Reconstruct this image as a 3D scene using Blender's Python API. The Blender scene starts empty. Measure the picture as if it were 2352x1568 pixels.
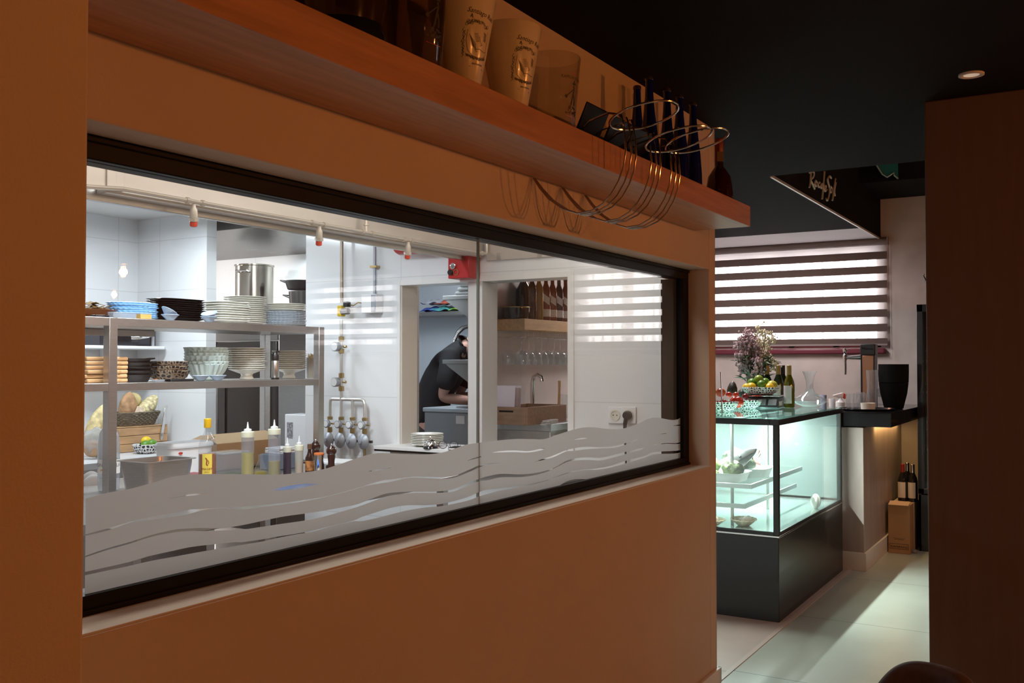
import bpy, bmesh, math, random
from mathutils import Vector, Matrix
random.seed(7)
PI = math.pi
C = bpy.context.scene.collection
S = bpy.context.scene
# ------------------------------------------------------------ camera, world, exposure
FPX, YAW, PITCH, CAMZ = 2220.0, math.radians(31.1), math.radians(1.25), 1.5
cam_d = bpy.data.cameras.new('camera'); cam = bpy.data.objects.new('camera', cam_d); C.objects.link(cam)
cam_d.sensor_fit = 'HORIZONTAL'; cam_d.sensor_width = 36.0; cam_d.lens = FPX / 2352 * 36.0
cam_d.clip_start = 0.02; cam_d.clip_end = 200
cam.location = (0, 0, CAMZ)
cam.rotation_euler = (PI / 2 + PITCH, 0, YAW - PI / 2)
S.camera = cam
S.view_settings.view_transform = 'Standard'; S.view_settings.look = 'None'
S.view_settings.exposure = 0.0; S.view_settings.gamma = 1.0; S.view_settings.use_curve_mapping = False
w = bpy.data.worlds.new('sky'); S.world = w; w.use_nodes = True
w.node_tree.nodes['Background'].inputs[0].default_value = (1.0, 0.96, 0.95, 1)
w.node_tree.nodes['Background'].inputs[1].default_value = 8.0

def light(name, kind, loc, energy, color, size=0.1, size_y=None, rot=(0, 0, 0), spread=None, parent=None):
    d = bpy.data.lights.new(name, kind); d.energy = energy; d.color = color
    if kind == 'AREA':
        d.size = size
        if size_y: d.shape = 'RECTANGLE'; d.size_y = size_y
        if spread: d.spread = spread
    else: d.shadow_soft_size = size
    o = bpy.data.objects.new(name, d); o.location = loc; o.rotation_euler = rot; C.objects.link(o)
    return o
# kitchen ceiling tubes (their fittings are built with the ceiling below)
KL = [(2.6, 3.02), (3.4, 4.6), (2.35, 2.0)]
for i, (x, y) in enumerate(KL):
    light('kitchen_tube', 'AREA', (x, y, 2.385), (38, 30, 23)[i], ((0.84, 0.92, 1.0), (0.84, 0.92, 1.0), (1.0, 0.95, 0.89))[i], (1.0, 1.0, 3.2)[i], 0.16)
light('dish_room_tube', 'AREA', (5.6, 4.1, 2.40), 20, (0.8, 0.9, 1.0), 0.8, 0.14)
light('alcove_tube', 'AREA', (4.75, 4.7, 2.24), 5, (0.85, 0.95, 1.0), 0.5, 0.1)
# warm filament bulbs hanging over the dining room
BULBS = [(4.28, -2.44, 2.12), (1.3, -1.6, 2.15), (6.4, -5.4, 2.2)]
WARM = (1.0, 0.31, 0.062)
for (x, y, z), p in zip(BULBS, (112, 64, 34)):
    light('bulb_glow', 'POINT', (x, y, z), p, WARM, 0.022)
# strip light inside the display case, under-counter strip, bar ceiling light, plus added fills for case rear and aisle
light('case_strip_light', 'AREA', (6.42, 2.02, 1.135), 62, (0.92, 1.0, 0.975), 1.5, 0.02, rot=(math.radians(-12), 0, 0))
light('case_back_fill', 'AREA', (6.42, 2.45, 1.13), 9, (0.92, 1.0, 0.975), 1.5, 0.02, rot=(math.radians(10), 0, 0))  # added fill that brightens the rear of the case, has no fitting
light('counter_strip_light', 'AREA', (8.2, 1.41, 1.02), 2.2, (1.0, 0.6, 0.22), 1.0, 0.02)
light('bar_ceiling_light', 'AREA', (7.3, 2.5, 2.56), 50, (1.0, 0.90, 0.87), 1.4, 0.15)
for dx, dy in ((6.9, 0.2),):  # added unseen spot that brightens the aisle floor, no fitting in the recess
    o = light('aisle_fill_spot', 'SPOT', (dx, dy, 2.55 if dx < 5 else 3.42), 34, (1.0, 0.93, 0.90), 0.03); o.data.spot_size = math.radians(105); o.data.spot_blend = 0.8

# ------------------------------------------------------------ pixel <-> plane helper (real places on real planes)
_F = Vector((math.cos(YAW) * math.cos(PITCH), math.sin(YAW) * math.cos(PITCH), math.sin(PITCH)))
_R = Vector((math.sin(YAW), -math.cos(YAW), 0)); _U = _R.cross(_F)
def at(px, py, ax, v):
    d = _F + _R * ((px - 1176) / FPX) + _U * ((784 - py) / FPX)
    i = 'XYZ'.index(ax); t = (v - (0, 0, CAMZ)[i]) / d[i]
    return Vector((0, 0, CAMZ)) + d * t
def XatY(px, Y): return at(px, 832, 'Y', Y).x
def YatX(px, X): return at(px, 832, 'X', X).y
def mpp(p): return (Vector(p) - Vector((0, 0, CAMZ))).dot(_F) / FPX      # metres per pixel at a place

# ------------------------------------------------------------ materials
MATS = {}
def mat(name, col, rough=0.5, metal=0.0, noise=0.0, nscale=8.0, bump=0.0, bscale=60.0, spec=0.5, trans=0.0, emit=None, estr=0.0, stretch=(1, 1, 1), alpha=1.0, coat=0.0, sss=0.0):
    if name in MATS: return MATS[name]
    m = bpy.data.materials.new(name); m.use_nodes = True; nt = m.node_tree; b = nt.nodes['Principled BSDF']
    b.inputs['Base Color'].default_value = (*col, 1); b.inputs['Roughness'].default_value = rough
    b.inputs['Metallic'].default_value = metal; b.inputs['Specular IOR Level'].default_value = spec
    b.inputs['Transmission Weight'].default_value = trans; b.inputs['Alpha'].default_value = alpha
    b.inputs['Coat Weight'].default_value = coat; b.inputs['Subsurface Weight'].default_value = sss
    if sss: b.inputs['Subsurface Scale'].default_value = 0.01
    if emit: b.inputs['Emission Color'].default_value = (*emit, 1); b.inputs['Emission Strength'].default_value = estr
    if noise or bump:
        tc = nt.nodes.new('ShaderNodeTexCoord'); mp = nt.nodes.new('ShaderNodeMapping'); mp.inputs['Scale'].default_value = stretch
        nt.links.new(tc.outputs['Object'], mp.inputs[0])
    if noise:
        n = nt.nodes.new('ShaderNodeTexNoise'); n.inputs['Scale'].default_value = nscale; n.inputs['Detail'].default_value = 6
        nt.links.new(mp.outputs[0], n.inputs['Vector'])
        r = nt.nodes.new('ShaderNodeValToRGB'); r.color_ramp.elements[0].position = 0.3; r.color_ramp.elements[1].position = 0.7
        r.color_ramp.elements[0].color = (*[max(0, c * (1 - noise)) for c in col], 1)
        r.color_ramp.elements[1].color = (*[min(1, c * (1 + noise)) for c in col], 1)
        nt.links.new(n.outputs['Fac'], r.inputs[0]); nt.links.new(r.outputs[0], b.inputs['Base Color'])
    if bump:
        n2 = nt.nodes.new('ShaderNodeTexNoise'); n2.inputs['Scale'].default_value = bscale; n2.inputs['Detail'].default_value = 5
        nt.links.new(mp.outputs[0], n2.inputs['Vector'])
        bu = nt.nodes.new('ShaderNodeBump'); bu.inputs['Strength'].default_value = bump; bu.inputs['Distance'].default_value = 0.01
        nt.links.new(n2.outputs['Fac'], bu.inputs['Height']); nt.links.new(bu.outputs[0], b.inputs['Normal'])
    MATS[name] = m; return m
def glassy(name, tint=(1, 1, 1), ior=1.45, body=0.0, bodycol=(0.8, 0.85, 0.9), rough=0.0):
    """thin clear glass or clear plastic: transparent with a fresnel gloss, and a little milky body"""
    if name in MATS: return MATS[name]
    m = bpy.data.materials.new(name); m.use_nodes = True; nt = m.node_tree; nt.nodes.clear()
    o = nt.nodes.new('ShaderNodeOutputMaterial'); t = nt.nodes.new('ShaderNodeBsdfTransparent'); t.inputs[0].default_value = (*tint, 1)
    g = nt.nodes.new('ShaderNodeBsdfGlossy'); g.inputs['Roughness'].default_value = rough
    f = nt.nodes.new('ShaderNodeFresnel')          # same index from both sides, so the far face of a thin sheet does not mirror
    ge = nt.nodes.new('ShaderNodeNewGeometry'); mr = nt.nodes.new('ShaderNodeMapRange')
    mr.inputs['To Min'].default_value = ior; mr.inputs['To Max'].default_value = 1 / ior
    nt.links.new(ge.outputs['Backfacing'], mr.inputs['Value']); nt.links.new(mr.outputs[0], f.inputs[0])
    mx = nt.nodes.new('ShaderNodeMixShader'); nt.links.new(f.outputs[0], mx.inputs[0])
    last = t
    if body:
        d = nt.nodes.new('ShaderNodeBsdfDiffuse'); d.inputs[0].default_value = (*bodycol, 1)
        tl = nt.nodes.new('ShaderNodeBsdfTranslucent'); tl.inputs[0].default_value = (*bodycol, 1)
        a = nt.nodes.new('ShaderNodeMixShader'); a.inputs[0].default_value = 0.5
        nt.links.new(d.outputs[0], a.inputs[1]); nt.links.new(tl.outputs[0], a.inputs[2])
        mb = nt.nodes.new('ShaderNodeMixShader'); mb.inputs[0].default_value = body
        nt.links.new(t.outputs[0], mb.inputs[1]); nt.links.new(a.outputs[0], mb.inputs[2]); last = mb
    nt.links.new(last.outputs[0], mx.inputs[1]); nt.links.new(g.outputs[0], mx.inputs[2]); nt.links.new(mx.outputs[0], o.inputs[0])
    MATS[name] = m; return m
def tiles(name, col, axes, w_, h_, off, mortar=(0.5, 0.5, 0.5), rough=0.2, msize=0.003, var=0.0, nscale=3):
    """large flat tiles with fine joints, laid out along two world axes"""
    if name in MATS: return MATS[name]
    m = bpy.data.materials.new(name); m.use_nodes = True; nt = m.node_tree; b = nt.nodes['Principled BSDF']
    tc = nt.nodes.new('ShaderNodeTexCoord'); sp = nt.nodes.new('ShaderNodeSeparateXYZ'); cb = nt.nodes.new('ShaderNodeCombineXYZ')
    nt.links.new(tc.outputs['Object'], sp.inputs[0])
    for k in range(2):
        ad = nt.nodes.new('ShaderNodeMath'); ad.operation = 'SUBTRACT'; ad.inputs[1].default_value = off[k]
        nt.links.new(sp.outputs['XYZ'.index(axes[k])], ad.inputs[0]); nt.links.new(ad.outputs[0], cb.inputs[k])
    br = nt.nodes.new('ShaderNodeTexBrick'); br.offset = 0.0; br.squash = 1.0
    br.inputs['Scale'].default_value = 1.0; br.inputs['Brick Width'].default_value = w_; br.inputs['Row Height'].default_value = h_
    br.inputs['Mortar Size'].default_value = msize; br.inputs['Mortar Smooth'].default_value = 0.2; br.inputs['Bias'].default_value = 0
    br.inputs['Color1'].default_value = (*col, 1); br.inputs['Color2'].default_value = (*col, 1); br.inputs['Mortar'].default_value = (*mortar, 1)
    nt.links.new(cb.outputs[0], br.inputs['Vector'])
    out = br.outputs['Color']
    if var:
        n = nt.nodes.new('ShaderNodeTexNoise'); n.inputs['Scale'].default_value = nscale; n.inputs['Detail'].default_value = 5
        nt.links.new(tc.outputs['Object'], n.inputs['Vector'])
        r = nt.nodes.new('ShaderNodeValToRGB'); r.color_ramp.elements[0].color = (1 - var,) * 3 + (1,); r.color_ramp.elements[1].color = (1, 1, 1, 1)
        r.color_ramp.elements[0].position = 0.35; r.color_ramp.elements[1].position = 0.65
        nt.links.new(n.outputs['Fac'], r.inputs[0])
        mm = nt.nodes.new('ShaderNodeMixRGB'); mm.blend_type = 'MULTIPLY'; mm.inputs[0].default_value = 1
        nt.links.new(out, mm.inputs[1]); nt.links.new(r.outputs[0], mm.inputs[2]); out = mm.outputs[0]
    nt.links.new(out, b.inputs['Base Color']); b.inputs['Roughness'].default_value = rough
    MATS[name] = m; return m
def cells(name, dark, pale, scale, thr=0.08, invert=False):
    """honeycomb print: dark round cells in a pale net"""
    if name in MATS: return MATS[name]
    m = bpy.data.materials.new(name); m.use_nodes = True; nt = m.node_tree; b = nt.nodes['Principled BSDF']
    tc = nt.nodes.new('ShaderNodeTexCoord'); v = nt.nodes.new('ShaderNodeTexVoronoi'); v.feature = 'DISTANCE_TO_EDGE'; v.inputs['Scale'].default_value = scale
    v.inputs['Randomness'].default_value = 0.6
    nt.links.new(tc.outputs['Object'], v.inputs['Vector'])
    r = nt.nodes.new('ShaderNodeValToRGB'); r.color_ramp.elements[0].position = thr; r.color_ramp.elements[1].position = thr + 0.05
    r.color_ramp.elements[0].color = (*pale, 1); r.color_ramp.elements[1].color = (*dark, 1)
    nt.links.new(v.outputs['Distance'], r.inputs[0]); nt.links.new(r.outputs[0], b.inputs['Base Color']); b.inputs['Roughness'].default_value = 0.5
    MATS[name] = m; return m

plaster = mat('plaster', (0.60, 0.47, 0.36), 0.75, noise=0.03, nscale=3, bump=0.12, bscale=180)
pillar_board = mat('pillar_board', (0.14, 0.078, 0.055), 0.6, noise=0.07, nscale=6, stretch=(6, 6, .5))
tile_x = tiles('tile_x', (0.80, 0.81, 0.82), 'YZ', 2.0, 0.332, (1.28, 1.307 - 0.332 * 4), (0.68, 0.68, 0.68), 0.14)
tile_y = tiles('tile_y', (0.80, 0.81, 0.82), 'XZ', 2.0, 0.332, (0.1, 1.307 - 0.332 * 4), (0.68, 0.68, 0.68), 0.14)
white_paint = mat('white_paint', (0.78, 0.77, 0.75), 0.5)
black_ceil = mat('black_ceiling_paint', (0.013, 0.011, 0.0115), 0.8, spec=0.04)
black_wall = mat('black_wall_paint', (0.013, 0.0115, 0.0115), 0.8, spec=0.06)
grey_ceil = mat('grey_ceiling_paint', (0.30, 0.28, 0.29), 0.6)
stucco = mat('stucco', (0.52, 0.46, 0.44), 0.55, noise=0.22, nscale=2.2, bump=0.25, bscale=7)
floor_m = tiles('floor_tile', (0.50, 0.53, 0.46), 'XY', 1.2, 1.2, (1.02, 0.33), (0.2, 0.22, 0.18), 0.33, 0.004, 0.14, 2.2)
floor_bar = tiles('floor_bar_tile', (0.55, 0.43, 0.37), 'XY', 1.2, 1.2, (0.99, 0.33), (0.28, 0.2, 0.18), 0.4, 0.004, 0.12, 3)
floor_k = tiles('floor_kitchen_tile', (0.35, 0.2, 0.15), 'XY', 0.3, 0.3, (0, 0), (0.2, 0.15, 0.12), 0.4)
frame_m = mat('black_aluminium', (0.005, 0.004, 0.004), 0.4, spec=0.15)
steel = mat('brushed_steel', (0.52, 0.50, 0.48), 0.3, 0.95, noise=0.08, nscale=30, stretch=(1, 1, 14))
steel_h = mat('hood_steel', (0.66, 0.61, 0.56), 0.48, 0.55, noise=0.05, nscale=5, stretch=(1, 1, 3))
steel_d = mat('dark_steel', (0.22, 0.21, 0.20), 0.35, 0.9)
chrome = mat('chrome', (0.75, 0.74, 0.73), 0.1, 1.0)
wire_m = mat('wire_steel', (0.55, 0.48, 0.42), 0.16, 1.0)
woodm = mat('oak_shelf_wood', (0.50, 0.235, 0.115), 0.42, noise=0.16, nscale=7, stretch=(0.6, 7, 9), coat=0.05)
wood_lt = mat('light_wood', (0.50, 0.30, 0.15), 0.5, noise=0.18, nscale=8, stretch=(1, 6, 6))
wood_brn = mat('brown_wood', (0.22, 0.12, 0.07), 0.5, noise=0.25, nscale=8, stretch=(6, 1, 6))
bamboo = mat('bamboo_board', (0.58, 0.34, 0.16), 0.5, noise=0.12, nscale=6, stretch=(1, 6, 8))
dark_wood = mat('turned_dark_wood', (0.03, 0.008, 0.005), 0.2, coat=0.2)
porcelain = mat('white_porcelain', (0.80, 0.78, 0.70), 0.18, coat=0.2)
black_gloss = mat('black_glazed', (0.012, 0.012, 0.014), 0.12, coat=0.4)
black_iron = mat('black_iron', (0.012, 0.011, 0.011), 0.55)
black_matt = mat('black_matt', (0.006, 0.006, 0.006), 0.7, spec=0.06)
black_plastic = mat('black_plastic', (0.015, 0.015, 0.015), 0.3)
blue_glass = mat('sky_blue_glass', (0.42, 0.66, 0.90), 0.2, trans=0.0)
clear_frost = mat('pale_ice_glass', (0.68, 0.74, 0.80), 0.2, trans=0.0)
green_frost = mat('sea_green_glass', (0.60, 0.70, 0.66), 0.25, trans=0.0)
blue_bowl = mat('pale_blue_porcelain', (0.42, 0.52, 0.65), 0.2)
glass = glassy('clear_glass', (0.97, 0.98, 0.98), 1.5)
glass_vis = glassy('drinking_glass', (0.965, 0.975, 0.98), 1.7, 0.06, (0.9, 0.93, 0.95))
pane_m = glassy('window_glass', (0.975, 0.985, 0.98), 1.52)
case_glass = glassy('case_glass', (0.96, 0.99, 0.975), 1.4, 0.02, (0.7, 0.9, 0.85))
plastic_clear = glassy('clear_plastic', (0.8, 0.82, 0.84), 1.45, 0.35, (0.75, 0.78, 0.82), 0.1)
acrylic = glassy('acrylic', (0.93, 0.92, 0.90), 1.5, 0.04, (0.75, 0.72, 0.66))
white_plastic = mat('white_plastic', (0.80, 0.81, 0.82), 0.3)
cream_plastic = mat('cream_bucket_plastic', (0.80, 0.71, 0.56), 0.22, coat=0.25)
ink = mat('black_print', (0.02, 0.015, 0.012), 0.5)
red_ink = mat('red_print', (0.5, 0.04, 0.03), 0.5)
red_paint = mat('red_paint', (0.42, 0.02, 0.02), 0.3)
brass = mat('brass', (0.42, 0.30, 0.14), 0.35, 0.9)
pipe_m = mat('galvanised_pipe', (0.60, 0.58, 0.55), 0.4, 0.7)
grey_cast = mat('grey_cast_metal', (0.36, 0.38, 0.42), 0.45, 0.4)
cardboard = mat('cardboard', (0.42, 0.26, 0.13), 0.8, noise=0.06, nscale=5)
paper = mat('paper', (0.75, 0.70, 0.70), 0.7)
cobalt = mat('cobalt_glass', (0.006, 0.012, 0.22), 0.08, trans=0.15, coat=0.5)
amber = mat('amber_spirit_glass', (0.035, 0.007, 0.002), 0.06, trans=0.1, coat=0.4)
film_m = None
def film_mat():
    m = bpy.data.materials.new('frosted_film'); m.use_nodes = True; nt = m.node_tree; nt.nodes.clear()
    o = nt.nodes.new('ShaderNodeOutputMaterial'); d = nt.nodes.new('ShaderNodeBsdfDiffuse'); d.inputs[0].default_value = (0.46, 0.52, 0.54, 1)
    t = nt.nodes.new('ShaderNodeBsdfTranslucent'); t.inputs[0].default_value = (0.80, 0.825, 0.82, 1)
    mx = nt.nodes.new('ShaderNodeMixShader'); mx.inputs[0].default_value = 0.55
    nt.links.new(d.outputs[0], mx.inputs[1]); nt.links.new(t.outputs[0], mx.inputs[2]); nt.links.new(mx.outputs[0], o.inputs[0])
    return m
film_m = film_mat()

# ------------------------------------------------------------ mesh builder
class MB:
    def __init__(s): s.v = []; s.f = []
    def add(s, vs, fs):
        n = len(s.v); s.v += [tuple(v) for v in vs]; s.f += [tuple(i + n for i in f) for f in fs]; return s
    def box(s, x0, x1, y0, y1, z0, z1):
        return s.add([(x0, y0, z0), (x1, y0, z0), (x1, y1, z0), (x0, y1, z0), (x0, y0, z1), (x1, y0, z1), (x1, y1, z1), (x0, y1, z1)],
                     [(0, 3, 2, 1), (4, 5, 6, 7), (0, 1, 5, 4), (1, 2, 6, 5), (2, 3, 7, 6), (3, 0, 4, 7)])
    def cbox(s, c, d, rz=0.0, rx=0.0, ry=0.0):
        M = Matrix.Translation(c) @ Matrix.Rotation(rz, 4, 'Z') @ Matrix.Rotation(ry, 4, 'Y') @ Matrix.Rotation(rx, 4, 'X')
        a, b, e = d[0] / 2, d[1] / 2, d[2] / 2
        vs = [M @ Vector(q) for q in [(-a, -b, -e), (a, -b, -e), (a, b, -e), (-a, b, -e), (-a, -b, e), (a, -b, e), (a, b, e), (-a, b, e)]]
        return s.add(vs, [(0, 3, 2, 1), (4, 5, 6, 7), (0, 1, 5, 4), (1, 2, 6, 5), (2, 3, 7, 6), (3, 0, 4, 7)])
    def loft(s, prof, plan=None, seg=24, c=(0, 0, 0), M=None, cap0=True, cap1=True):
        """prof: (r, z) pairs; plan(theta) -> (kx, ky) multiplies r"""
        vs = []; fs = []
        for r, z in prof:
            for k in range(seg):
                t = 2 * PI * k / seg; kx, ky = plan(t) if plan else (math.cos(t), math.sin(t))
                v = Vector((r * kx, r * ky, z)); v = (M @ v) if M else v
                vs.append((v.x + c[0], v.y + c[1], v.z + c[2]))
        for i in range(len(prof) - 1):
            for k in range(seg):
                a = i * seg + k; b = i * seg + (k + 1) % seg; fs.append((a, b, b + seg, a + seg))
        if cap0 and prof[0][0] > 1e-6: fs.append(tuple(reversed(range(seg))))
        if cap1 and prof[-1][0] > 1e-6: fs.append(tuple(range((len(prof) - 1) * seg, len(prof) * seg)))
        return s.add(vs, fs)
    def tube(s, pts, r, seg=8, closed=False, radii=None):
        pts = [Vector(p) for p in pts]; n = len(pts); vs = []; fs = []; up = None
        for i, p in enumerate(pts):
            a = pts[(i - 1) % n] if (closed or i > 0) else p; b = pts[(i + 1) % n] if (closed or i < n - 1) else p
            t = (b - a).normalized()
            if up is None:
                up = Vector((0, 0, 1)) if abs(t.z) < 0.9 else Vector((1, 0, 0))
            x = t.cross(up)
            if x.length < 1e-5: x = t.cross(Vector((0, 1, 0)))
            x.normalize(); y = t.cross(x).normalized(); up = -y
            rr = radii[i] if radii else r
            for k in range(seg):
                an = 2 * PI * k / seg; vs.append(p + x * (rr * math.cos(an)) + y * (rr * math.sin(an)))
        m = n if closed else n - 1
        for i in range(m):
            for k in range(seg):
                a = i * seg + k; b = i * seg + (k + 1) % seg; j = ((i + 1) % n) * seg
                fs.append((a, j + k, j + (k + 1) % seg, b))
        if not closed: fs.append(tuple(range(seg))); fs.append(tuple(reversed(range((n - 1) * seg, n * seg))))
        return s.add(vs, fs)
    def prism(s, poly, a0, a1, axis='z'):
        """poly of 2-D points extruded between a0 and a1 along axis"""
        n = len(poly); vs = []
        for a in (a0, a1):
            for u, v in poly: vs.append({'z': (u, v, a), 'y': (u, a, v), 'x': (a, u, v)}[axis])
        fs = [tuple(range(n)), tuple(reversed(range(n, 2 * n)))]
        for i in range(n): fs.append((i, i + n, (i + 1) % n + n, (i + 1) % n))
        return s.add(vs, fs)
    def ball(s, c, r, seg=16, rings=10, sc=(1, 1, 1), M=None):
        prof = [(max(1e-4, math.sin(PI * i / rings)) * r, -math.cos(PI * i / rings) * r) for i in range(rings + 1)]
        MM = Matrix.Diagonal((*sc, 1)); MM = (M.to_4x4() @ MM) if M else MM
        return s.loft(prof, None, seg, c, MM, True, True)
    def build(s, name, m=None, parent=None, loc=(0, 0, 0), rz=0.0, smooth=35, bevel=0.0, segs=2, subsurf=0, solid=0.0):
        me = bpy.data.meshes.new(name); me.from_pydata(s.v, [], s.f)
        bm = bmesh.new(); bm.from_mesh(me); bmesh.ops.recalc_face_normals(bm, faces=bm.faces); bm.to_mesh(me); bm.free()
        if smooth:
            me.polygons.foreach_set('use_smooth', [True] * len(me.polygons)); me.set_sharp_from_angle(angle=math.radians(smooth))
        if m: me.materials.append(m)
        o = bpy.data.objects.new(name, me); C.objects.link(o); o.location = loc; o.rotation_euler = (0, 0, rz)
        if parent: o.parent = parent
        if solid: q = o.modifiers.new('thick', 'SOLIDIFY'); q.thickness = solid; q.offset = 0
        if bevel: q = o.modifiers.new('bevel', 'BEVEL'); q.width = bevel; q.segments = segs; q.limit_method = 'ANGLE'
        if subsurf: q = o.modifiers.new('sub', 'SUBSURF'); q.levels = subsurf; q.render_levels = subsurf
        return o
def tag(o, label=None, cat=None, group=None, kind=None):
    if label: o['label'] = label
    if cat: o['category'] = cat
    if group: o['group'] = group
    if kind: o['kind'] = kind
    return o
def thing(name, label, cat, loc=(0, 0, 0), rz=0.0, group=None):
    o = bpy.data.objects.new(name, None); C.objects.link(o); o.location = loc; o.rotation_euler = (0, 0, rz); o.empty_display_size = 0.05
    return tag(o, label, cat, group)
def struct(name, mb, m, **k): return tag(mb.build(name, m, **k), kind='structure')
def children(o): return [c for c in C.objects if c.parent == o]
def copy_tree(o, loc, rz=None, label=None, group=None):
    c = o.copy(); C.objects.link(c); c.location = loc
    if rz is not None: c.rotation_euler = (0, 0, rz)
    if label: c['label'] = label
    if group: c['group'] = group
    for ch in children(o):
        d = ch.copy(); C.objects.link(d); d.parent = c
        for g in children(ch):
            e = g.copy(); C.objects.link(e); e.parent = d
    return c
ORD = ['topmost', 'second from the top', 'third from the top', 'fourth from the top', 'fifth from the top', 'sixth from the top', 'seventh from the top', 'eighth from the top',
       'ninth from the top', 'tenth from the top', 'eleventh from the top', 'twelfth from the top', 'thirteenth from the top', 'lowest']
def stack(proto, n, dz, base, what, where, group, jit=0.002, rzj=0.1):
    """copies of proto piled up from base; the label of each tells its place in the pile"""
    for k in range(n):
        pos = ORD[n - 1 - k] if k else 'lowest'
        loc = (base[0] + (random.uniform(-jit, jit) if k else 0), base[1] + (random.uniform(-jit, jit) if k else 0), base[2] + k * dz)
        lab = what + ', ' + pos + ' ' + where
        if k == 0:
            proto.location = loc; tag(proto, lab, None, group); o = proto
        else: o = copy_tree(proto, loc, proto.rotation_euler[2] + random.uniform(-rzj, rzj), lab, group)
def rrect(a, b, n=5.0):
    def f(t):
        c, s_ = math.cos(t), math.sin(t); k = (abs(c) ** n + abs(s_) ** n) ** (-1 / n)
        return (a * c * k, b * s_ * k)
    return f
def scallop(a, b, amp=0.05, cnt=18):
    return lambda t: (a * math.cos(t) * (1 + amp * math.cos(cnt * t)), b * math.sin(t) * (1 + amp * math.cos(cnt * t)))
def text_mesh(body, size, depth=0.001, shear=0.0, align='CENTER', sx=1.0):
    cu = bpy.data.curves.new('lettering', 'FONT'); cu.body = body; cu.size = size; cu.extrude = depth / 2; cu.shear = shear; cu.align_x = align; cu.resolution_u = 2
    o = bpy.data.objects.new('lettering', cu); C.objects.link(o); bpy.context.view_layer.update()
    me = bpy.data.meshes.new_from_object(o.evaluated_get(bpy.context.evaluated_depsgraph_get()))
    C.objects.unlink(o); bpy.data.objects.remove(o)
    vs = [(v.co.x * sx, v.co.y, v.co.z) for v in me.vertices]; fs = [tuple(p.vertices) for p in me.polygons]
    bpy.data.meshes.remove(me)
    return vs, fs
def wrap(vs, rfun, z0, a0):
    """flat (x, y, depth) drawing wrapped on a round side of radius rfun(z)"""
    out = []
    for x, y, d in vs:
        z = z0 + y; r = rfun(z) + 0.0006 + max(0, d); a = a0 + x / rfun(z)
        out.append((r * math.cos(a), r * math.sin(a), z))
    return out
# ============================================================ THE SETTING
WY = 1.504                                    # dining face of the window wall
OX0, OX1, OZ0, OZ1 = 0.78, 4.235, 1.026, 1.926
m = MB(); m.box(-3, OX0, WY, 1.72, 0, 2.75); m.box(OX1, 4.32, WY, 1.72, 0, 2.75); m.box(OX0, OX1, WY, 1.72, 0, OZ0); m.box(OX0, OX1, WY, 1.72, OZ1, 2.75)
struct('wall_left', m, plaster, bevel=0.004)
struct('wall_pier', MB().box(-3, 0.775, 1.10, WY, 0, 2.75), plaster, bevel=0.006)
struct('baseboard_left', MB().box(0.78, 4.335, 1.488, WY, 0, 0.1).box(4.32, 4.336, 1.49, 1.72, 0, 0.1), white_paint, bevel=0.002)
struct('trim_1', MB().box(OX0, OX1 + 0.0, 1.5, 1.604, OZ0, OZ0 + 0.006), mat('sill_plaster', (0.62, 0.52, 0.42), 0.5), bevel=0.002)
# big black framed window with two panes and a frosted wave film
fr = MB(); fz0, fz1 = OZ0 + 0.006, OZ1
fr.box(OX0, OX1, 1.603, 1.665, fz0, 1.068); fr.box(OX0, OX1, 1.603, 1.665, 1.880, fz1)
fr.box(OX0, 0.85, 1.603, 1.665, 1.068, 1.880); fr.box(4.165, OX1, 1.603, 1.665, 1.068, 1.880)
fr.box(OX0, OX1, 1.597, 1.603, fz0, fz0 + 0.012); fr.box(OX0, OX1, 1.597, 1.603, 1.912, fz1)
fr.box(4.135, 4.165, 1.635, 1.70, 1.068, 1.880)
win = struct('window_1', fr, frame_m, bevel=0.0025)
GY = 1.620
MB().box(0.85, 2.4875, GY, GY + 0.008, 1.068, 1.880).build('pane', pane_m, win, smooth=0)
MB().box(2.4915, 4.165, GY, GY + 0.008, 1.068, 1.880).build('pane', pane_m, win, smooth=0)
MB().box(2.4875, 2.4915, GY - 0.0005, GY + 0.0085, 1.068, 1.880).build('pane_joint', mat('glass_edge', (0.30, 0.36, 0.33), 0.15, coat=0.5), win, smooth=0)
def curve(pts):
    def f(x):
        if x <= pts[0][0]: return pts[0][1]
        if x >= pts[-1][0]: return pts[-1][1]
        for i in range(len(pts) - 1):
            if pts[i][0] <= x <= pts[i + 1][0]:
                p0 = pts[max(0, i - 1)]; p1 = pts[i]; p2 = pts[i + 1]; p3 = pts[min(len(pts) - 1, i + 2)]
                h = p2[0] - p1[0]; t = (x - p1[0]) / h
                m1 = (p2[1] - p0[1]) / max(1, p2[0] - p0[0]); m2 = (p3[1] - p1[1]) / max(1, p3[0] - p1[0])
                return (2*t**3-3*t**2+1)*p1[1] + (t**3-2*t**2+t)*h*m1 + (-2*t**3+3*t**2)*p2[1] + (t**3-t**2)*h*m2
    return f
top = curve([(200, 1144), (250, 1131), (300, 1122), (360, 1106), (400, 1094), (450, 1089), (520, 1088), (600, 1089), (650, 1089), (700, 1084), (740, 1078), (780, 1066), (820, 1052), (850, 1043), (870, 1040), (930, 1042), (980, 1043), (1020, 1038), (1050, 1028), (1075, 1020), (1120, 1014), (1180, 1008), (1220, 1008), (1250, 1008), (1280, 998), (1330, 983), (1360, 981), (1400, 985), (1430, 984), (1460, 975), (1490, 961), (1510, 959), (1540, 964), (1555, 963), (1575, 952)])
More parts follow.
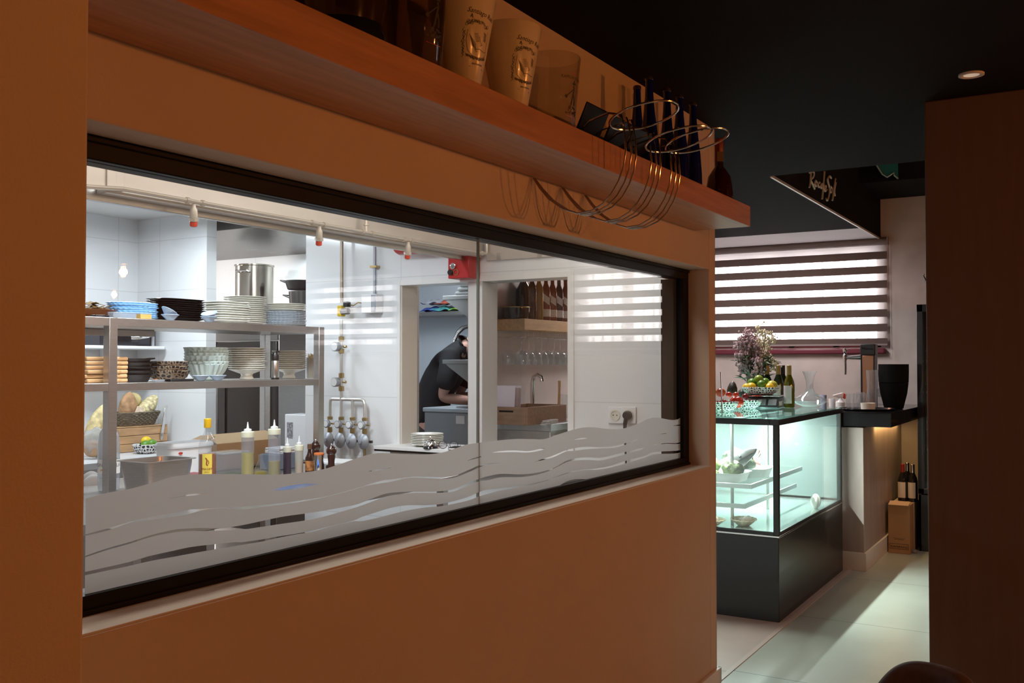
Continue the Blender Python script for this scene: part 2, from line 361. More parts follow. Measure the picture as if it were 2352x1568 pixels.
# clear slivers left between the waves: (points of x, centre y, thickness)
SL = [
 [(386, 1143.5, 0), (410, 1141, 2), (435, 1136.5, 4), (462, 1134, 3), (490, 1132, 0)],
 [(624, 1126, 0), (650, 1122, 7), (680, 1118, 10), (710, 1113.5, 6), (734, 1111, 0)],
 [(845, 1082.5, 0), (870, 1078.5, 3.5), (903, 1073, 0)],
 [(1072, 1058, 0), (1088, 1053, 2.5), (1105, 1048.5, 2)],
 [(1130, 1039, 0), (1150, 1037, 3), (1180, 1036, 4), (1215, 1037, 3), (1245, 1031.5, 4), (1252, 1030, 0)],
 [(1315, 1010, 0), (1335, 1007, 3), (1350, 1006, 0)],
 [(200, 1228, 3), (250, 1215, 5), (290, 1202, 2), (310, 1196, 2), (360, 1188, 7), (410, 1180, 9), (440, 1174, 9), (470, 1169, 2), (500, 1166.5, 1), (520, 1166, 1), (560, 1166, 6), (600, 1162, 5), (660, 1155, 3), (700, 1149, 3), (740, 1142, 1.5), (800, 1127, 1.2), (840, 1115, 1), (860, 1110, 4), (885, 1105, 6), (900, 1103, 5), (940, 1096, 2), (980, 1096, 3), (1020, 1097, 3.5), (1045, 1094, 4), (1080, 1080, 5), (1105, 1069, 5), (1125, 1065, 3), (1150, 1063, 0)],
 [(1225, 1061, 0), (1250, 1054, 3), (1270, 1048, 4), (1300, 1035, 3), (1312, 1033, 5), (1340, 1029, 6), (1380, 1028, 3), (1410, 1026, 4), (1440, 1018, 4), (1460, 1011, 3), (1466, 1009, 0)],
 [(1505, 998, 0.5), (1530, 995, 1), (1551, 977.5, 0.5)][:2],
 [(200, 1277, 3), (250, 1260, 4), (300, 1246, 4), (350, 1230, 4), (400, 1219, 6), (430, 1216, 6), (470, 1215, 7), (510, 1215, 5), (560, 1210, 10), (600, 1203, 13), (650, 1194, 16), (700, 1187, 16), (740, 1180, 14), (780, 1171, 10), (820, 1161, 6), (850, 1150, 7), (885, 1137, 7), (920, 1132, 5), (960, 1130, 2), (1000, 1130, 3), (1040, 1126, 5), (1080, 1110, 6), (1105, 1101, 6), (1120, 1098, 9), (1150, 1092, 8), (1200, 1092, 6), (1240, 1086, 4), (1270, 1076, 3), (1300, 1060, 3), (1320, 1055, 5), (1350, 1053, 6), (1380, 1054, 6), (1410, 1047, 6), (1440, 1039, 5), (1470, 1031, 4), (1480, 1028, 0)],
 [(1500, 1022, 0.8), (1530, 1018, 1.5), (1552, 1018.5, 2), (1566, 1016, 4)],
 [(200, 1316, 8), (250, 1305, 8), (300, 1294, 9), (350, 1281, 12), (400, 1271, 14), (440, 1263, 15), (480, 1257, 13), (540, 1249, 9), (560, 1247, 6), (600, 1241, 5), (640, 1233, 3), (680, 1226, 1.5), (720, 1219, 3), (760, 1208, 1), (816, 1195, 2), (830, 1192, 9), (860, 1184, 13), (900, 1173, 15), (935, 1166, 12), (980, 1162, 5), (1010, 1160, 5), (1040, 1154, 6), (1075, 1145, 8), (1105, 1133, 10), (1125, 1128, 9), (1140, 1125, 6), (1180, 1119, 4), (1220, 1112, 4), (1260, 1102, 1)],
 [(1270, 1097, 0.5), (1310, 1084, 3), (1330, 1080, 2), (1345, 1078.5, 1), (1370, 1077, 3), (1400, 1072, 4), (1440, 1060, 6), (1480, 1049, 4), (1500, 1041, 5), (1552, 1038, 6), (1567, 1035, 5)],
 [(1283, 1116, 0), (1300, 1109, 6), (1320, 1104, 7), (1340, 1101.5, 3), (1355, 1101, 0)],
 [(1545, 977.5, 0), (1552, 977, 1.5), (1568, 975, 3)],
]
slv = [(s[0][0], s[-1][0], curve([(p[0], p[1]) for p in s]), curve([(p[0], p[2]) for p in s])) for s in SL]
fm = MB(); prev = None; FYY = GY - 0.0012
zb = lambda x: at(x, 834 + (2517 - x) * 0.2437, 'Y', FYY)
def film_col(px):
    X = XatY(px, FYY); zt = at(px, top(px), 'Y', FYY).z
    cuts = []
    for i, (a, b, fc, ft) in enumerate(slv):
        if a <= px <= b:
            c, t = fc(px), max(0, ft(px)); cuts.append((at(px, c - t / 2, 'Y', FYY).z, at(px, c + t / 2, 'Y', FYY).z))
    return X, zt, sorted(cuts, reverse=True)
xs = sorted(set([200 + 4 * i for i in range(346)] + [int(p) for s in SL for p in (s[0][0], s[-1][0])])); xs = [x for x in xs if x <= 1580]
BOT = 1.066
for i in range(len(xs) - 1):
    a, b = xs[i], xs[i + 1]; mid = (a + b) / 2
    def edges(px):
        X = XatY(px, FYY); zt = at(px, top(px), 'Y', FYY).z; L = [zt]
        act = []
        for (s0, s1, fc, ft) in slv:
            if s0 <= mid <= s1:
                c, t = fc(px), max(0.0, ft(px)); act.append((c, t))
        act.sort()
        for c, t in act: L += [at(px, c - t / 2, 'Y', FYY).z, at(px, c + t / 2, 'Y', FYY).z]
        L.append(BOT); return X, L
    X0, L0 = edges(a); X1, L1 = edges(b)
    for k in range(0, len(L0), 2):
        t0, b0, t1, b1 = L0[k], max(BOT, L0[k + 1]), L1[k], max(BOT, L1[k + 1])
        if t0 <= b0 and t1 <= b1: continue
        n = len(fm.v)
        fm.add([(X0, FYY, b0), (X1, FYY, b1), (X1, FYY, max(t1, b1)), (X0, FYY, max(t0, b0))], [(0, 1, 2, 3)])
ff = fm.build('frosted_film', film_m, win, smooth=0); ff['label'] = 'grey frosted film cut in long waves'
# pass-through shapes in the kitchen end wall
KX, KX2 = 4.25, 4.39
PY0, PY1, PZ0, PZ1 = 2.239, 3.282, 1.03, 1.925
NY0, NY1 = 3.985, 4.832
m = MB(); m.box(KX, KX2, 1.72, PY0, 0, 2.46); m.box(KX, KX2, PY0, PY1, 0, PZ0); m.box(KX, KX2, PY0, PY1, PZ1, 2.46)
m.box(KX, KX2, PY1, 3.86, 0, 2.46); m.box(KX, 4.33, 3.86, NY0, 0, 2.46); m.box(KX, 4.33, NY1, 5.5, 0, 2.46)
struct('wall_kitchen', m, tile_x)
struct('trim_2', MB().box(4.244, 4.395, 2.742, 2.832, PZ0, PZ1), mat('post_paint', (0.55, 0.52, 0.50), 0.5), bevel=0.003)
t_ = MB(); t_.box(4.243, KX, PY0 - 0.035, PY0, PZ0, PZ1 + 0.03); t_.box(4.243, KX, PY0, PY1, PZ1, PZ1 + 0.03); t_.box(4.243, KX, PY1, PY1 + 0.02, PZ0, PZ1 + 0.03)
struct('trim_3', t_, white_paint, bevel=0.002)
struct('trim_4', MB().box(4.251, 4.389, 3.272, PY1 + 0.001, PZ0, PZ1), mat('jamb_beige', (0.66, 0.60, 0.53), 0.5))
struct('wall_kitchen_back', MB().box(-0.6, 4.33, 5.5, 5.6, 0, 2.46), tile_y)
struct('wall_kitchen_left', MB().box(-0.7, -0.6, 1.72, 5.6, 0, 2.46), tile_x)
m = MB(); m.box(4.33, 5.2, 3.86, 3.92, 0, 2.46); m.box(5.1, 5.2, 3.92, 6.0, 0, 2.46); m.box(4.33, 5.2, 6.0, 6.1, 0, 2.46)
struct('wall_alcove', m, tile_x)
struct('ceiling_kitchen', MB().box(-0.7, 4.33, 1.72, 6.1, 2.455, 2.60).box(4.33, 5.2, 3.86, 6.1, 2.455, 2.60), white_paint)
struct('floor_kitchen', MB().box(-0.7, 4.33, 1.72, 6.1, -0.1, 0).box(4.33, 5.1, 3.92, 6.1, -0.1, 0), floor_k)
# room behind the first opening, and the bar's back wall
m = MB(); m.box(6.7, 6.8, 3.47, 5.9, 0, 2.46); m.box(5.2, 6.8, 5.8, 5.9, 0, 2.46); struct('wall_dish_room', m, mat('dish_wall', (0.62, 0.66, 0.70), 0.4))
struct('ceiling_dish_room', MB().box(4.33, 6.8, 3.47, 3.86, 2.46, 2.58).box(5.2, 6.8, 3.86, 5.9, 2.46, 2.58), white_paint)
struct('floor_dish_room', MB().box(4.33, 8.9, 1.55, 3.86, -0.1, 0).box(5.2, 8.9, 3.86, 5.9, -0.1, 0), floor_bar)
m = MB(); m.box(5.2, 8.9, 3.36, 3.47, 0, 2.60); struct('wall_bar', m, mat('bar_wall', (0.50, 0.45, 0.43), 0.35, noise=0.05, nscale=4))
# dining floor, strip, outer walls
struct('floor', MB().box(-3, 8.9, -6.5, 1.525, -0.1, 0), floor_m)
struct('trim_5', MB().box(4.30, 7.3, 1.525, 1.55, -0.1, 0.004), mat('floor_strip_metal', (0.62, 0.50, 0.44), 0.4))
struct('wall_back', MB().box(-3.1, -3, -6.5, 1.8, 0, 2.75), mat('dining_wall', (0.45, 0.36, 0.28), 0.7))
struct('wall_right', MB().box(-3.1, 9.1, -6.6, -6.5, 0, 3.5), MATS['dining_wall'])
# end wall with three windows
WZ0, WZ1 = 1.635, 2.50
WINS = [(1.60, 3.20), (-1.32, -0.30), (-4.97, -3.70)]
m = MB(); ys = [3.47, 3.20, 1.60, -0.30, -1.32, -3.70, -4.97, -6.6]
for i in range(0, 8, 2): m.box(8.9, 9.1, ys[i + 1], ys[i], 0, 3.5)
for a, b in WINS: m.box(8.9, 9.1, a, b, 0, WZ0); m.box(8.9, 9.1, a, b, WZ1, 3.5)
struct('wall_far', m, stucco)
for i, (a, b) in enumerate(WINS):
    f = MB(); f.box(8.98, 9.04, a, a + 0.05, WZ0, WZ1); f.box(8.98, 9.04, b - 0.05, b, WZ0, WZ1); f.box(8.98, 9.04, a, b, WZ0, WZ0 + 0.05); f.box(8.98, 9.04, a, b, WZ1 - 0.05, WZ1)
    n = 4 if i == 0 else 2
    for k in range(1, n): y = a + (b - a) * k / n; f.box(8.98, 9.04, y - 0.03, y + 0.03, WZ0, WZ1)
    wo = struct('window_%d' % (i + 2), f, mat('burgundy_frame', (0.16, 0.02, 0.035), 0.4), bevel=0.003)
    MB().box(9.0, 9.006, a + 0.05, b - 0.05, WZ0 + 0.05, WZ1 - 0.05).build('pane', glass, wo, smooth=0)
    tag(MB().box(8.84, 8.9, a - 0.04, b + 0.02, 1.575, 1.625).build('window_sill', mat('burgundy_sill', (0.13, 0.018, 0.035), 0.35), wo, bevel=0.012, segs=3), 'dark red painted sill')
    # bars of the grille outside
    g = MB(); nb = 16 if i == 0 else 9
    for k in range(nb): y = a + (b - a) * (k + .5) / nb; g.box(9.12, 9.135, y - 0.008, y + 0.008, WZ0, WZ1)
    g.build('window_grille', black_iron, wo, smooth=0)
# ceilings
m = MB(); m.box(-3.1, 5.567, -6.6, 1.56, 2.583, 2.75); m.box(4.33, 8.1, 1.60, 3.47, 2.583, 2.75); m.box(4.33, 5.567, 1.56, 1.60, 2.583, 2.75)
struct('ceiling', m, black_ceil)
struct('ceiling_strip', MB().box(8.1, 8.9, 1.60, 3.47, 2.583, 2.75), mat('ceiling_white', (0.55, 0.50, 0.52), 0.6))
struct('trim_6', MB().box(5.567, 8.9, 1.594, 1.606, 2.575, 2.59), mat('edge_metal', (0.55, 0.50, 0.48), 0.35, 0.3))
m = MB(); m.box(5.5, 8.9, 1.597, 1.7, 2.591, 3.5); m.box(5.46, 5.567, -6.6, 1.6, 2.76, 3.5)
struct('wall_recess', m, black_wall)
struct('ceiling_recess', MB().box(5.46, 9.1, -6.6, 1.7, 3.45, 3.55), black_wall)
struct('beam', MB().box(8.03, 8.9, -6.5, 1.594, 2.93, 3.44), black_wall)
# pillar at the right edge
struct('wall_pillar', MB().box(4.30, 4.52, 0.06, 0.596, 0, 2.583), pillar_board, bevel=0.006)
# pier under the bar counter with its skirting
struct('wall_counter_pier', MB().box(7.3, 8.9, 1.44, 1.70, 0, 1.03), mat('pier_panel', (0.40, 0.33, 0.30), 0.45, noise=0.12, nscale=4, stretch=(3, 3, .6)), bevel=0.003)
struct('baseboard_right', MB().box(7.29, 8.9, 1.425, 1.44, 0, 0.13).box(7.285, 7.30, 1.425, 1.60, 0, 0.13), white_paint, bevel=0.002)
# light fittings on the kitchen and dish room ceilings
for i, (x, y) in enumerate(KL):
    t = thing('ceiling_light', ['white tube light over the steel rack', 'white tube light near the kitchen back wall', 'white tube light near the window end of the kitchen'][i], 'light', (x, y, 2.455), 0, 'tube lights on the kitchen ceiling')
    MB().box((-0.55, -0.55, -1.65)[i], (0.55, 0.55, 1.65)[i], -0.1, 0.1, -0.06, 0).build('housing', white_plastic, t, bevel=0.004)

# recessed ceiling downlight near the pillar
p = at(2231, 170, 'Z', 2.583)
t = thing('downlight', 'small round white downlight in the black ceiling left of the wooden pillar top', 'light', (p.x, p.y, 2.583))
MB().loft([(0.028, 0), (0.045, 0), (0.045, -0.006), (0.036, -0.008), (0.028, -0.004)], None, 28, cap0=False, cap1=False).build('ring', mat('downlight_ring', (0.65, 0.6, 0.55), 0.4), t)
MB().loft([(0.0295, -0.002), (0.0295, -0.004)], None, 24).build('lens', mat('downlight_lens', (0.8, 0.7, 0.6), 0.4, emit=(1, 0.75, 0.55), estr=0.35), t)
# filament pendants over the dining room
for i, (x, y, z) in enumerate(BULBS):
    t = thing('pendant_lamp', ['bare filament bulb on a black cord, mirrored in the kitchen window', 'bare filament bulb on a cord above the near dining tables', 'bare filament bulb on a cord above the far dining tables'][i], 'lamp', (x, y, 2.583), 0, 'bare bulbs over the dining room')
    L = 2.583 - z
    MB().loft([(0.045, 0), (0.045, -0.02), (0.01, -0.03)], None, 20).build('canopy', black_plastic, t)
    MB().tube([(0, 0, -0.02), (0, 0, -L + 0.1)], 0.003).build('cord', black_plastic, t)
    MB().loft([(0.006, -L + 0.11), (0.02, -L + 0.10), (0.02, -L + 0.055), (0.014, -L + 0.05)], None, 16).build('socket', brass, t)
    MB().loft([(0.013, -L + 0.055), (0.02, -L + 0.045), (0.042, -L + 0.0), (0.045, -L - 0.02), (0.035, -L - 0.045), (0.012, -L - 0.058), (0.001, -L - 0.06)], None, 20, cap0=False).build('bulb_glass', glass, t)
    g = MB()
    for k in range(5):
        a = 2 * PI * k / 5; g.tube([(0.008 * math.cos(a), 0.008 * math.sin(a), -L + 0.04), (0.018 * math.cos(a), 0.018 * math.sin(a), -L), (0.008 * math.cos(a), 0.008 * math.sin(a), -L - 0.035)], 0.0022, 6)
    g.build('filament', mat('hot_filament', (1, .6, .2), 0.5, emit=(1, 0.5, 0.17), estr=60), t)
# zebra blinds: dense bands and sheer bands
def sheer_mat():
    m = bpy.data.materials.new('sheer_fabric'); m.use_nodes = True; nt = m.node_tree; nt.nodes.clear()
    o = nt.nodes.new('ShaderNodeOutputMaterial'); tr = nt.nodes.new('ShaderNodeBsdfTransparent'); tl = nt.nodes.new('ShaderNodeBsdfTranslucent'); tl.inputs[0].default_value = (0.9, 0.85, 0.85, 1)
    mx = nt.nodes.new('ShaderNodeMixShader'); mx.inputs[0].default_value = 0.5
    nt.links.new(tr.outputs[0], mx.inputs[1]); nt.links.new(tl.outputs[0], mx.inputs[2]); nt.links.new(mx.outputs[0], o.inputs[0]); return m
def dense_mat():
    m = bpy.data.materials.new('dense_fabric'); m.use_nodes = True; nt = m.node_tree; nt.nodes.clear()
    o = nt.nodes.new('ShaderNodeOutputMaterial'); d = nt.nodes.new('ShaderNodeBsdfDiffuse'); d.inputs[0].default_value = (0.12, 0.09, 0.085, 1)
    tl = nt.nodes.new('ShaderNodeBsdfTranslucent'); tl.inputs[0].default_value = (0.050, 0.034, 0.027, 1)
    ad = nt.nodes.new('ShaderNodeAddShader'); nt.links.new(d.outputs[0], ad.inputs[0]); nt.links.new(tl.outputs[0], ad.inputs[1]); nt.links.new(ad.outputs[0], o.inputs[0]); return m
sheer, dense = sheer_mat(), dense_mat()
def blind(y0, y1, zt, zb, label):
    t = thing('zebra_blind', label, 'blind', (8.86, (y0 + y1) / 2, zt), 0, 'striped day and night roller blinds')
    h = (y1 - y0) / 2
    b = MB(); b.loft([(0.032, -h), (0.032, h)], None, 18, M=Matrix.Rotation(-PI / 2, 4, 'X')); b.build('roller_tube', mat('roller', (0.20, 0.16, 0.155), 0.5), t)
    for s_ in (-1, 1): MB().box(-0.035, 0.038, s_ * (h + 0.004) - 0.004, s_ * (h + 0.004) + 0.004, -0.03, 0.04).build('end_bracket', mat('bracket_grey', (0.3, 0.27, 0.27), 0.4), t)
    pitch = 0.126; z = -0.015; i = 0; dm, sm = MB(), MB(); H = zt - zb
    first = 0.087
    segs = [(0, first, 's')]; zz = first
    while zz < H - 0.001:
        segs.append((zz, min(H, zz + 0.066), "d")); zz += 0.066
        if zz < H: segs.append((zz, min(H, zz + pitch - 0.066), 's')); zz += pitch - 0.066
    for a, b_, k in segs:
        (dm if k == 'd' else sm).box(0.0, 0.0012, -h + 0.005, h - 0.005, -b_, -a)
    o = sm.build('fabric', sheer, t, smooth=0); o['label'] = 'sheer white bands'
    o = dm.build('fabric', dense, t, smooth=0); o['label'] = 'dense brown bands'
    MB().box(-0.006, 0.008, -h + 0.003, h - 0.003, -H - 0.018, -H).build('bottom_rail', mat('rail', (0.25, 0.2, 0.2), 0.4), t, bevel=0.003)
    MB().tube([(-0.01, -h - 0.02, 0), (-0.01, -h - 0.022, -H * 0.6), (-0.01, -h - 0.024, -H - 0.12)], 0.0015, 6).build('pull_chain', white_plastic, t)
    return t
blind(1.535, 3.30, 2.555, 1.665, 'wide striped roller blind over the window above the bar')
blind(-1.40, -0.24, 2.555, 1.655, 'striped roller blind over the middle dining window, mirrored in the right pane')
blind(-5.05, -3.62, 2.555, 1.655, 'striped roller blind over the far dining window, mirrored in the left pane')
# ============================================================ THE LONG SHELF AND WHAT STANDS ON IT
SZ0, SZ1, SY = 2.081, 2.168, 1.256
m = MB().box(0.2, 4.055, SY, WY - 0.001, SZ0, SZ1)
tag(m.build('wall_shelf', woodm, bevel=0.0015), 'long thick reddish oak shelf on the orange wall above the kitchen window', 'shelf')
T = SZ1 + 0.0005
def bucket(name, label, px, Y, r0, r1, h, wall, material, group=None):
    X = XatY(px, Y); t = thing(name, label, 'bucket', (X, Y, T), 0, group)
    MB().loft([(r0 - .012, 0.0), (r0 - .004, 0.0), (r0, 0.006), (r1, h - 0.004), (r1 - 0.001, h), (r1 - wall, h), (r0 - wall, 0.012), (0.0005, 0.010)], None, 48, cap0=True, cap1=False).build('body', material, t)
    return t, (lambda z: r0 + (r1 - r0) * z / h)
def cyl_print(parent, rf, items, a0, material, name='print'):
    """items: ('t', text, size, dx, z, rot) or ('l', [(dx, z)...])"""
    b = MB()
    for it in items:
        if it[0] == 't':
            vs, fs = text_mesh(it[1], it[2], 0.0004, it[6] if len(it) > 6 else 0.0); c, s_ = math.cos(it[5]), math.sin(it[5])
            vs = [(x * c - y * s_ + it[3], x * s_ + y * c, d) for x, y, d in vs]; b.add(wrap(vs, rf, it[4], a0), fs)
        else:
            pts = [(x, z) for x, z in it[1]]; w_ = it[2]
            for (xa, za), (xb, zb_) in zip(pts[:-1], pts[1:]):
                dx, dz = xb - xa, zb_ - za; L = math.hypot(dx, dz) or 1e-6; nx, nz = -dz / L * w_, dx / L * w_
                q = [(xa + nx, za + nz, 0.0003), (xb + nx, zb_ + nz, 0.0003), (xb - nx, zb_ - nz, 0.0003), (xa - nx, za - nz, 0.0003)]
                n = len(b.v); b.add(wrap([(x, z_, d) for x, z_, d in q], rf, 0, a0), [(0, 1, 2, 3)])
    o = b.build(name, material, parent, smooth=0); return o
def face_lines(z):
    """loose line drawing of a curly old head, as printed on the buckets"""
    L = []; rnd = random.Random(5)
    def curl(cx, cz, r, turns=1.3, w_=0.0004):
        L.append(('l', [(cx + r * (1 - .05 * i) * math.cos(i * .8), cz + r * .8 * (1 - .05 * i) * math.sin(i * .8)) for i in range(int(turns * 8))], w_))
    for k in range(16): curl(-0.030 + 0.0042 * k, z + 0.042 + 0.010 * math.sin(PI * k / 15) + rnd.uniform(-.003, .003), rnd.uniform(.003, .0065))
    L.append(('l', [(-0.022, z + .060), (-0.019, z + .068), (-0.016, z + .058)], 0.0010))
    for k in range(9):
        x = -0.034 + rnd.uniform(-.003, .003); q = z + .035 - .007 * k; L.append(('l', [(x, q), (x - .004, q - .006), (x + .001, q - .010), (x - .003, q - .015)], 0.0004))
    L.append(('l', [(-0.026, z + .03), (-0.028, z + .005), (-0.022, z - .018), (-0.010, z - .030), (0.008, z - .034)], 0.0004))
    for k in range(6): L.append(('l', [(-0.020 + .0035 * k, z + .020 - .004 * k), (-0.014 + .003 * k, z + .004 - .005 * k), (-0.010 + .003 * k, z - .008 - .002 * k)], 0.00045))
    for k in range(7): L.append(('l', [(-0.008 + .0012 * k, z + .022 - .003 * k), (0.003 + .001 * k, z + .024 - .003 * k)], 0.0005))
    for k in range(7): L.append(('l', [(0.022 + .001 * (k % 3), z + .030 - .003 * k), (0.032 + .001 * (k % 2), z + .027 - .003 * k)], 0.0006))
    L.append(('l', [(0.008, z + .018), (0.013, z + .004), (0.019, z - .001), (0.012, z - .005)], 0.0005))
    L.append(('l', [(0.000, z - .014), (0.012, z - .012), (0.030, z - .016), (0.036, z - .014)], 0.0006))
    L.append(('l', [(0.038, z + .036), (0.042, z + .018), (0.037, z + .002), (0.039, z - .018), (0.033, z - .030)], 0.0004))
    for k in range(26):
        x = -0.026 + 0.0024 * k + rnd.uniform(-.001, .001); q = z - .026 - 0.006 * math.sin(PI * k / 25); L.append(('l', [(x, q), (x + .003, q - .006 - rnd.uniform(0, .003)), (x + .005, q - .002)], 0.00045))
    return L
CAMA = -2.15      # angle on the buckets that faces the dining room, a little to the right
def deco_bucket(px, label):
    t, rf = bucket('ice_bucket', label, px, 1.375, 0.043, 0.088, 0.252, 0.003, cream_plastic, 'white tapered buckets on the oak shelf')
    it = [('t', 'Santiago Ruiz', 0.017, 0.012, 0.196, -0.10, 0.35), ('t', 'O Rosal', 0.010, -0.016, 0.176, 0.06, 0.3), ('t', 'RIAS BAIXAS', 0.006, 0.010, 0.077, 0.0), ('l', [(-0.014, 0.072), (0.03, 0.070), (0.032, 0.066)], 0.0005)] + face_lines(0.128)
    cyl_print(t, rf, it, CAMA + 0.18, ink); return t
deco_bucket(1060, 'cream bucket with a drawn head between the smoky bucket and the other cream one')
deco_bucket(1172, 'cream tapered bucket with a drawn head beside the clear bucket near the blue bottles')
def figure(z):
    L = [('l', [(0, z + .045), (0.004, z + .035), (0.0, z + .02), (-0.004, z), (-0.007, z - .012)], 0.003), ('l', [(0.002, z + .02), (0.008, z + .004), (0.008, z - .012)], 0.003), ('l', [(-0.005, z + .05), (0.009, z + .05)], 0.0025), ('l', [(0.0, z + .055), (0.005, z + .058)], 0.003),
         ('l', [(0.0, z + .034), (-0.014, z + .022), (-0.026, z + .012)], 0.0016), ('l', [(-0.030, z + .014), (-0.023, z + .008)], 0.004)]
    r = random.Random(3)
    for k in range(22):
        x = r.uniform(-.03, .02); q = z - .018 - r.random() * .02; L.append(('l', [(x, q), (x + r.uniform(.003, .01), q + r.uniform(-.004, .006))], 0.0022))
    return L
t, rf = bucket('ice_bucket', 'clear see-through bucket printed with a small figure, beside the rack clamp', 1268, 1.375, 0.066, 0.086, 0.235, 0.003, acrylic)
cyl_print(t, rf, [('t', 'RAMON BILBAO', 0.013, 0.0, 0.158, 0.0), ('t', 'MIRTO', 0.006, 0.004, 0.144, 0.0)] + figure(0.095), CAMA + 0.45, ink)
cyl_print(t, rf, [('l', [(-.02, 0.052), (.015, 0.050)], 0.0008)], CAMA + 0.45, red_ink, 'red_print')
cyl_print(t, rf, [('t', 'Rioja', 0.009, 0.0, 0.172, 0.0)], CAMA + 0.45, red_ink, 'red_lettering')
t, rf = bucket('ice_bucket', 'clear smoky bucket printed with a dark figure, left of the cream buckets', 945, 1.375, 0.068, 0.092, 0.30, 0.003, glassy('smoked_acrylic', (0.7, 0.62, 0.52), 1.5, 0.06, (0.3, 0.2, 0.14)))
cyl_print(t, rf, [('t', 'RAMON BILBAO', 0.013, 0.0, 0.19, -0.05)] + figure(0.12), CAMA + 0.45, ink)
cyl_print(t, rf, [('l', [(-.025, 0.07), (.02, 0.068)], 0.0008)], CAMA + 0.45, red_ink, 'red_print')
# dark bottle-like jar at the far left of the shelf
X = XatY(800, 1.36); t = thing('storage_jar', 'large dark brown jar on a black foot, cut off by the top of the photo', 'jar', (X, 1.375, T))
MB().loft([(0.07, 0), (0.088, 0.004), (0.092, 0.022), (0.088, 0.04), (0.084, 0.05)], None, 36).build('foot', black_gloss, t)
MB().loft([(0.084, 0.0505), (0.092, 0.10), (0.094, 0.2), (0.08, 0.29), (0.05, 0.33)], None, 36).build('body', mat('dark_brown_glass', (0.035, 0.014, 0.008), 0.12, coat=0.4), t)
# blue bottles
def blue_bottle(h):
    t = thing('wine_bottle', '', 'bottle')
    MB().loft([(0.030, 0), (0.0345, 0.004), (0.0355, 0.02), (0.0345, 0.08), (0.029, 0.16), (0.0205, h * 0.62), (0.0155, h * 0.78), (0.0130, h - 0.02), (0.0130, h - 0.012)], None, 28).build('body', cobalt, t)
    MB().loft([(0.0135, h - 0.014), (0.0155, h - 0.012), (0.0155, h - 0.004), (0.013, h), (0.006, h), (0.006, h - 0.01)], None, 24, cap0=True, cap1=True).build('lip', mat('dark_lip', (0.05, 0.04, 0.05), 0.12, coat=0.6), t)
    return t
bp = blue_bottle(0.372)
BB = [(1465, 1.455, 'leftmost slim blue bottle, standing back against the wall', 0.98), (1493, 1.345, 'tallest-looking slim blue bottle, second from the left of its row', 0.93), (1534, 1.400, 'middle slim blue bottle of the five, behind the tall wire ring', 1.04), (1563, 1.335, 'slim blue bottle, second from the amber spirit bottle', 0.92), (1594, 1.360, 'slim blue bottle standing next to the amber spirit bottle', 0.985)]
for i, (px, Y, lab, sc) in enumerate(BB):
    loc = (XatY(px, Y), Y, T); o = bp if i == 0 else copy_tree(bp, loc)
    o.location = loc; o.scale = (1, 1, sc); tag(o, lab, 'bottle', 'slim blue bottles on the oak shelf')
# amber spirit bottle
Y = 1.335; t = thing('liquor_bottle', 'squat amber spirit bottle with a long red neck at the end of the oak shelf', 'bottle', (XatY(1654, Y), Y, T), 0.4)
MB().loft([(0.045, 0), (0.056, 0.004), (0.058, 0.012), (0.054, 0.06), (0.047, 0.105), (0.028, 0.135), (0.018, 0.148), (0.0165, 0.20)], None, 32).build('body', amber, t)
MB().loft([(0.0172, 0.168), (0.0178, 0.17), (0.0172, 0.205), (0.0185, 0.21), (0.0185, 0.262), (0.016, 0.265)], None, 24).build('neck_wrap', mat('red_capsule', (0.22, 0.03, 0.012), 0.3), t)
MB().box(-0.03, -0.0175, -0.016, 0.01, 0.166, 0.206).build('neck_tag', mat('tag_paper', (0.22, 0.15, 0.1), 0.6), t)
MB().loft([(0.058, 0.002), (0.061, 0.004), (0.060, 0.012), (0.0585, 0.014)], None, 32, cap0=False, cap1=False).build('base_rim', chrome, t)
# three wire bucket holders clamped over the shelf
def holder():
    t = thing('bucket_holder', '', 'wire holder')
    path = [(1.495, 2.074), (1.47, 2.040), (1.436, 2.003), (1.385, 1.968), (1.333, 1.950), (1.285, 1.953), (1.246, 1.970), (1.215, 1.998), (1.192, 2.033), (1.176, 2.075), (1.169, 2.12), (1.172, 2.17), (1.180, 2.215)]
    for k, dx in enumerate((-0.030, 0.010, 0.045)):
        pts = []
        for i, (y, z) in enumerate(path):
            f = min(1, i / 7.0); pts.append((dx * (0.15 + 0.85 * f), y - WY, z - SZ1))
        pts += [(dx, 1.185 - WY, 2.228 - SZ1)]
        MB().tube(pts, 0.0029, 8).build('rod', wire_m, t)
    # bent arm from the clamp over the front edge
    MB().tube([(0.05, 1.36 - WY, 0.05), (0.0, 1.30 - WY, 0.062), (-0.040, 1.22 - WY, 0.066), (-0.032, 1.19 - WY, 0.060), (-0.030, 1.180 - WY, 0.045)], 0.0032, 8).build('arm', wire_m, t)
    MB().tube([(0.12, 1.36 - WY, 0.04), (0.08, 1.30 - WY, 0.050), (0.046, 1.19 - WY, 0.060)], 0.0022, 8).build('arm', wire_m, t)
    R = 0.103; rp = []
    tl = math.radians(-13)
    for k in range(48):
        a = 2 * PI * k / 48; x, y = R * math.cos(a), R * math.sin(a)
        rp.append((0.012 + x, 1.185 - R - WY + y * math.cos(tl), 0.078 + y * math.sin(tl) - 0.024))
    MB().tube(rp, 0.0036, 8, closed=True).build('ring', wire_m, t)
    b = MB(); b.cbox((0.105, 1.352 - WY, 0.070), (0.155, 0.007, 0.135), rx=math.radians(25)); b.box(0.035, 0.175, 1.372 - WY, 1.392 - WY, 0.0, 0.02)
    b.build('clamp_plate', mat('clamp_black', (0.004, 0.004, 0.004), 0.35, spec=0.15), t, bevel=0.003)
    return t
hp = holder(); X0 = 2.61
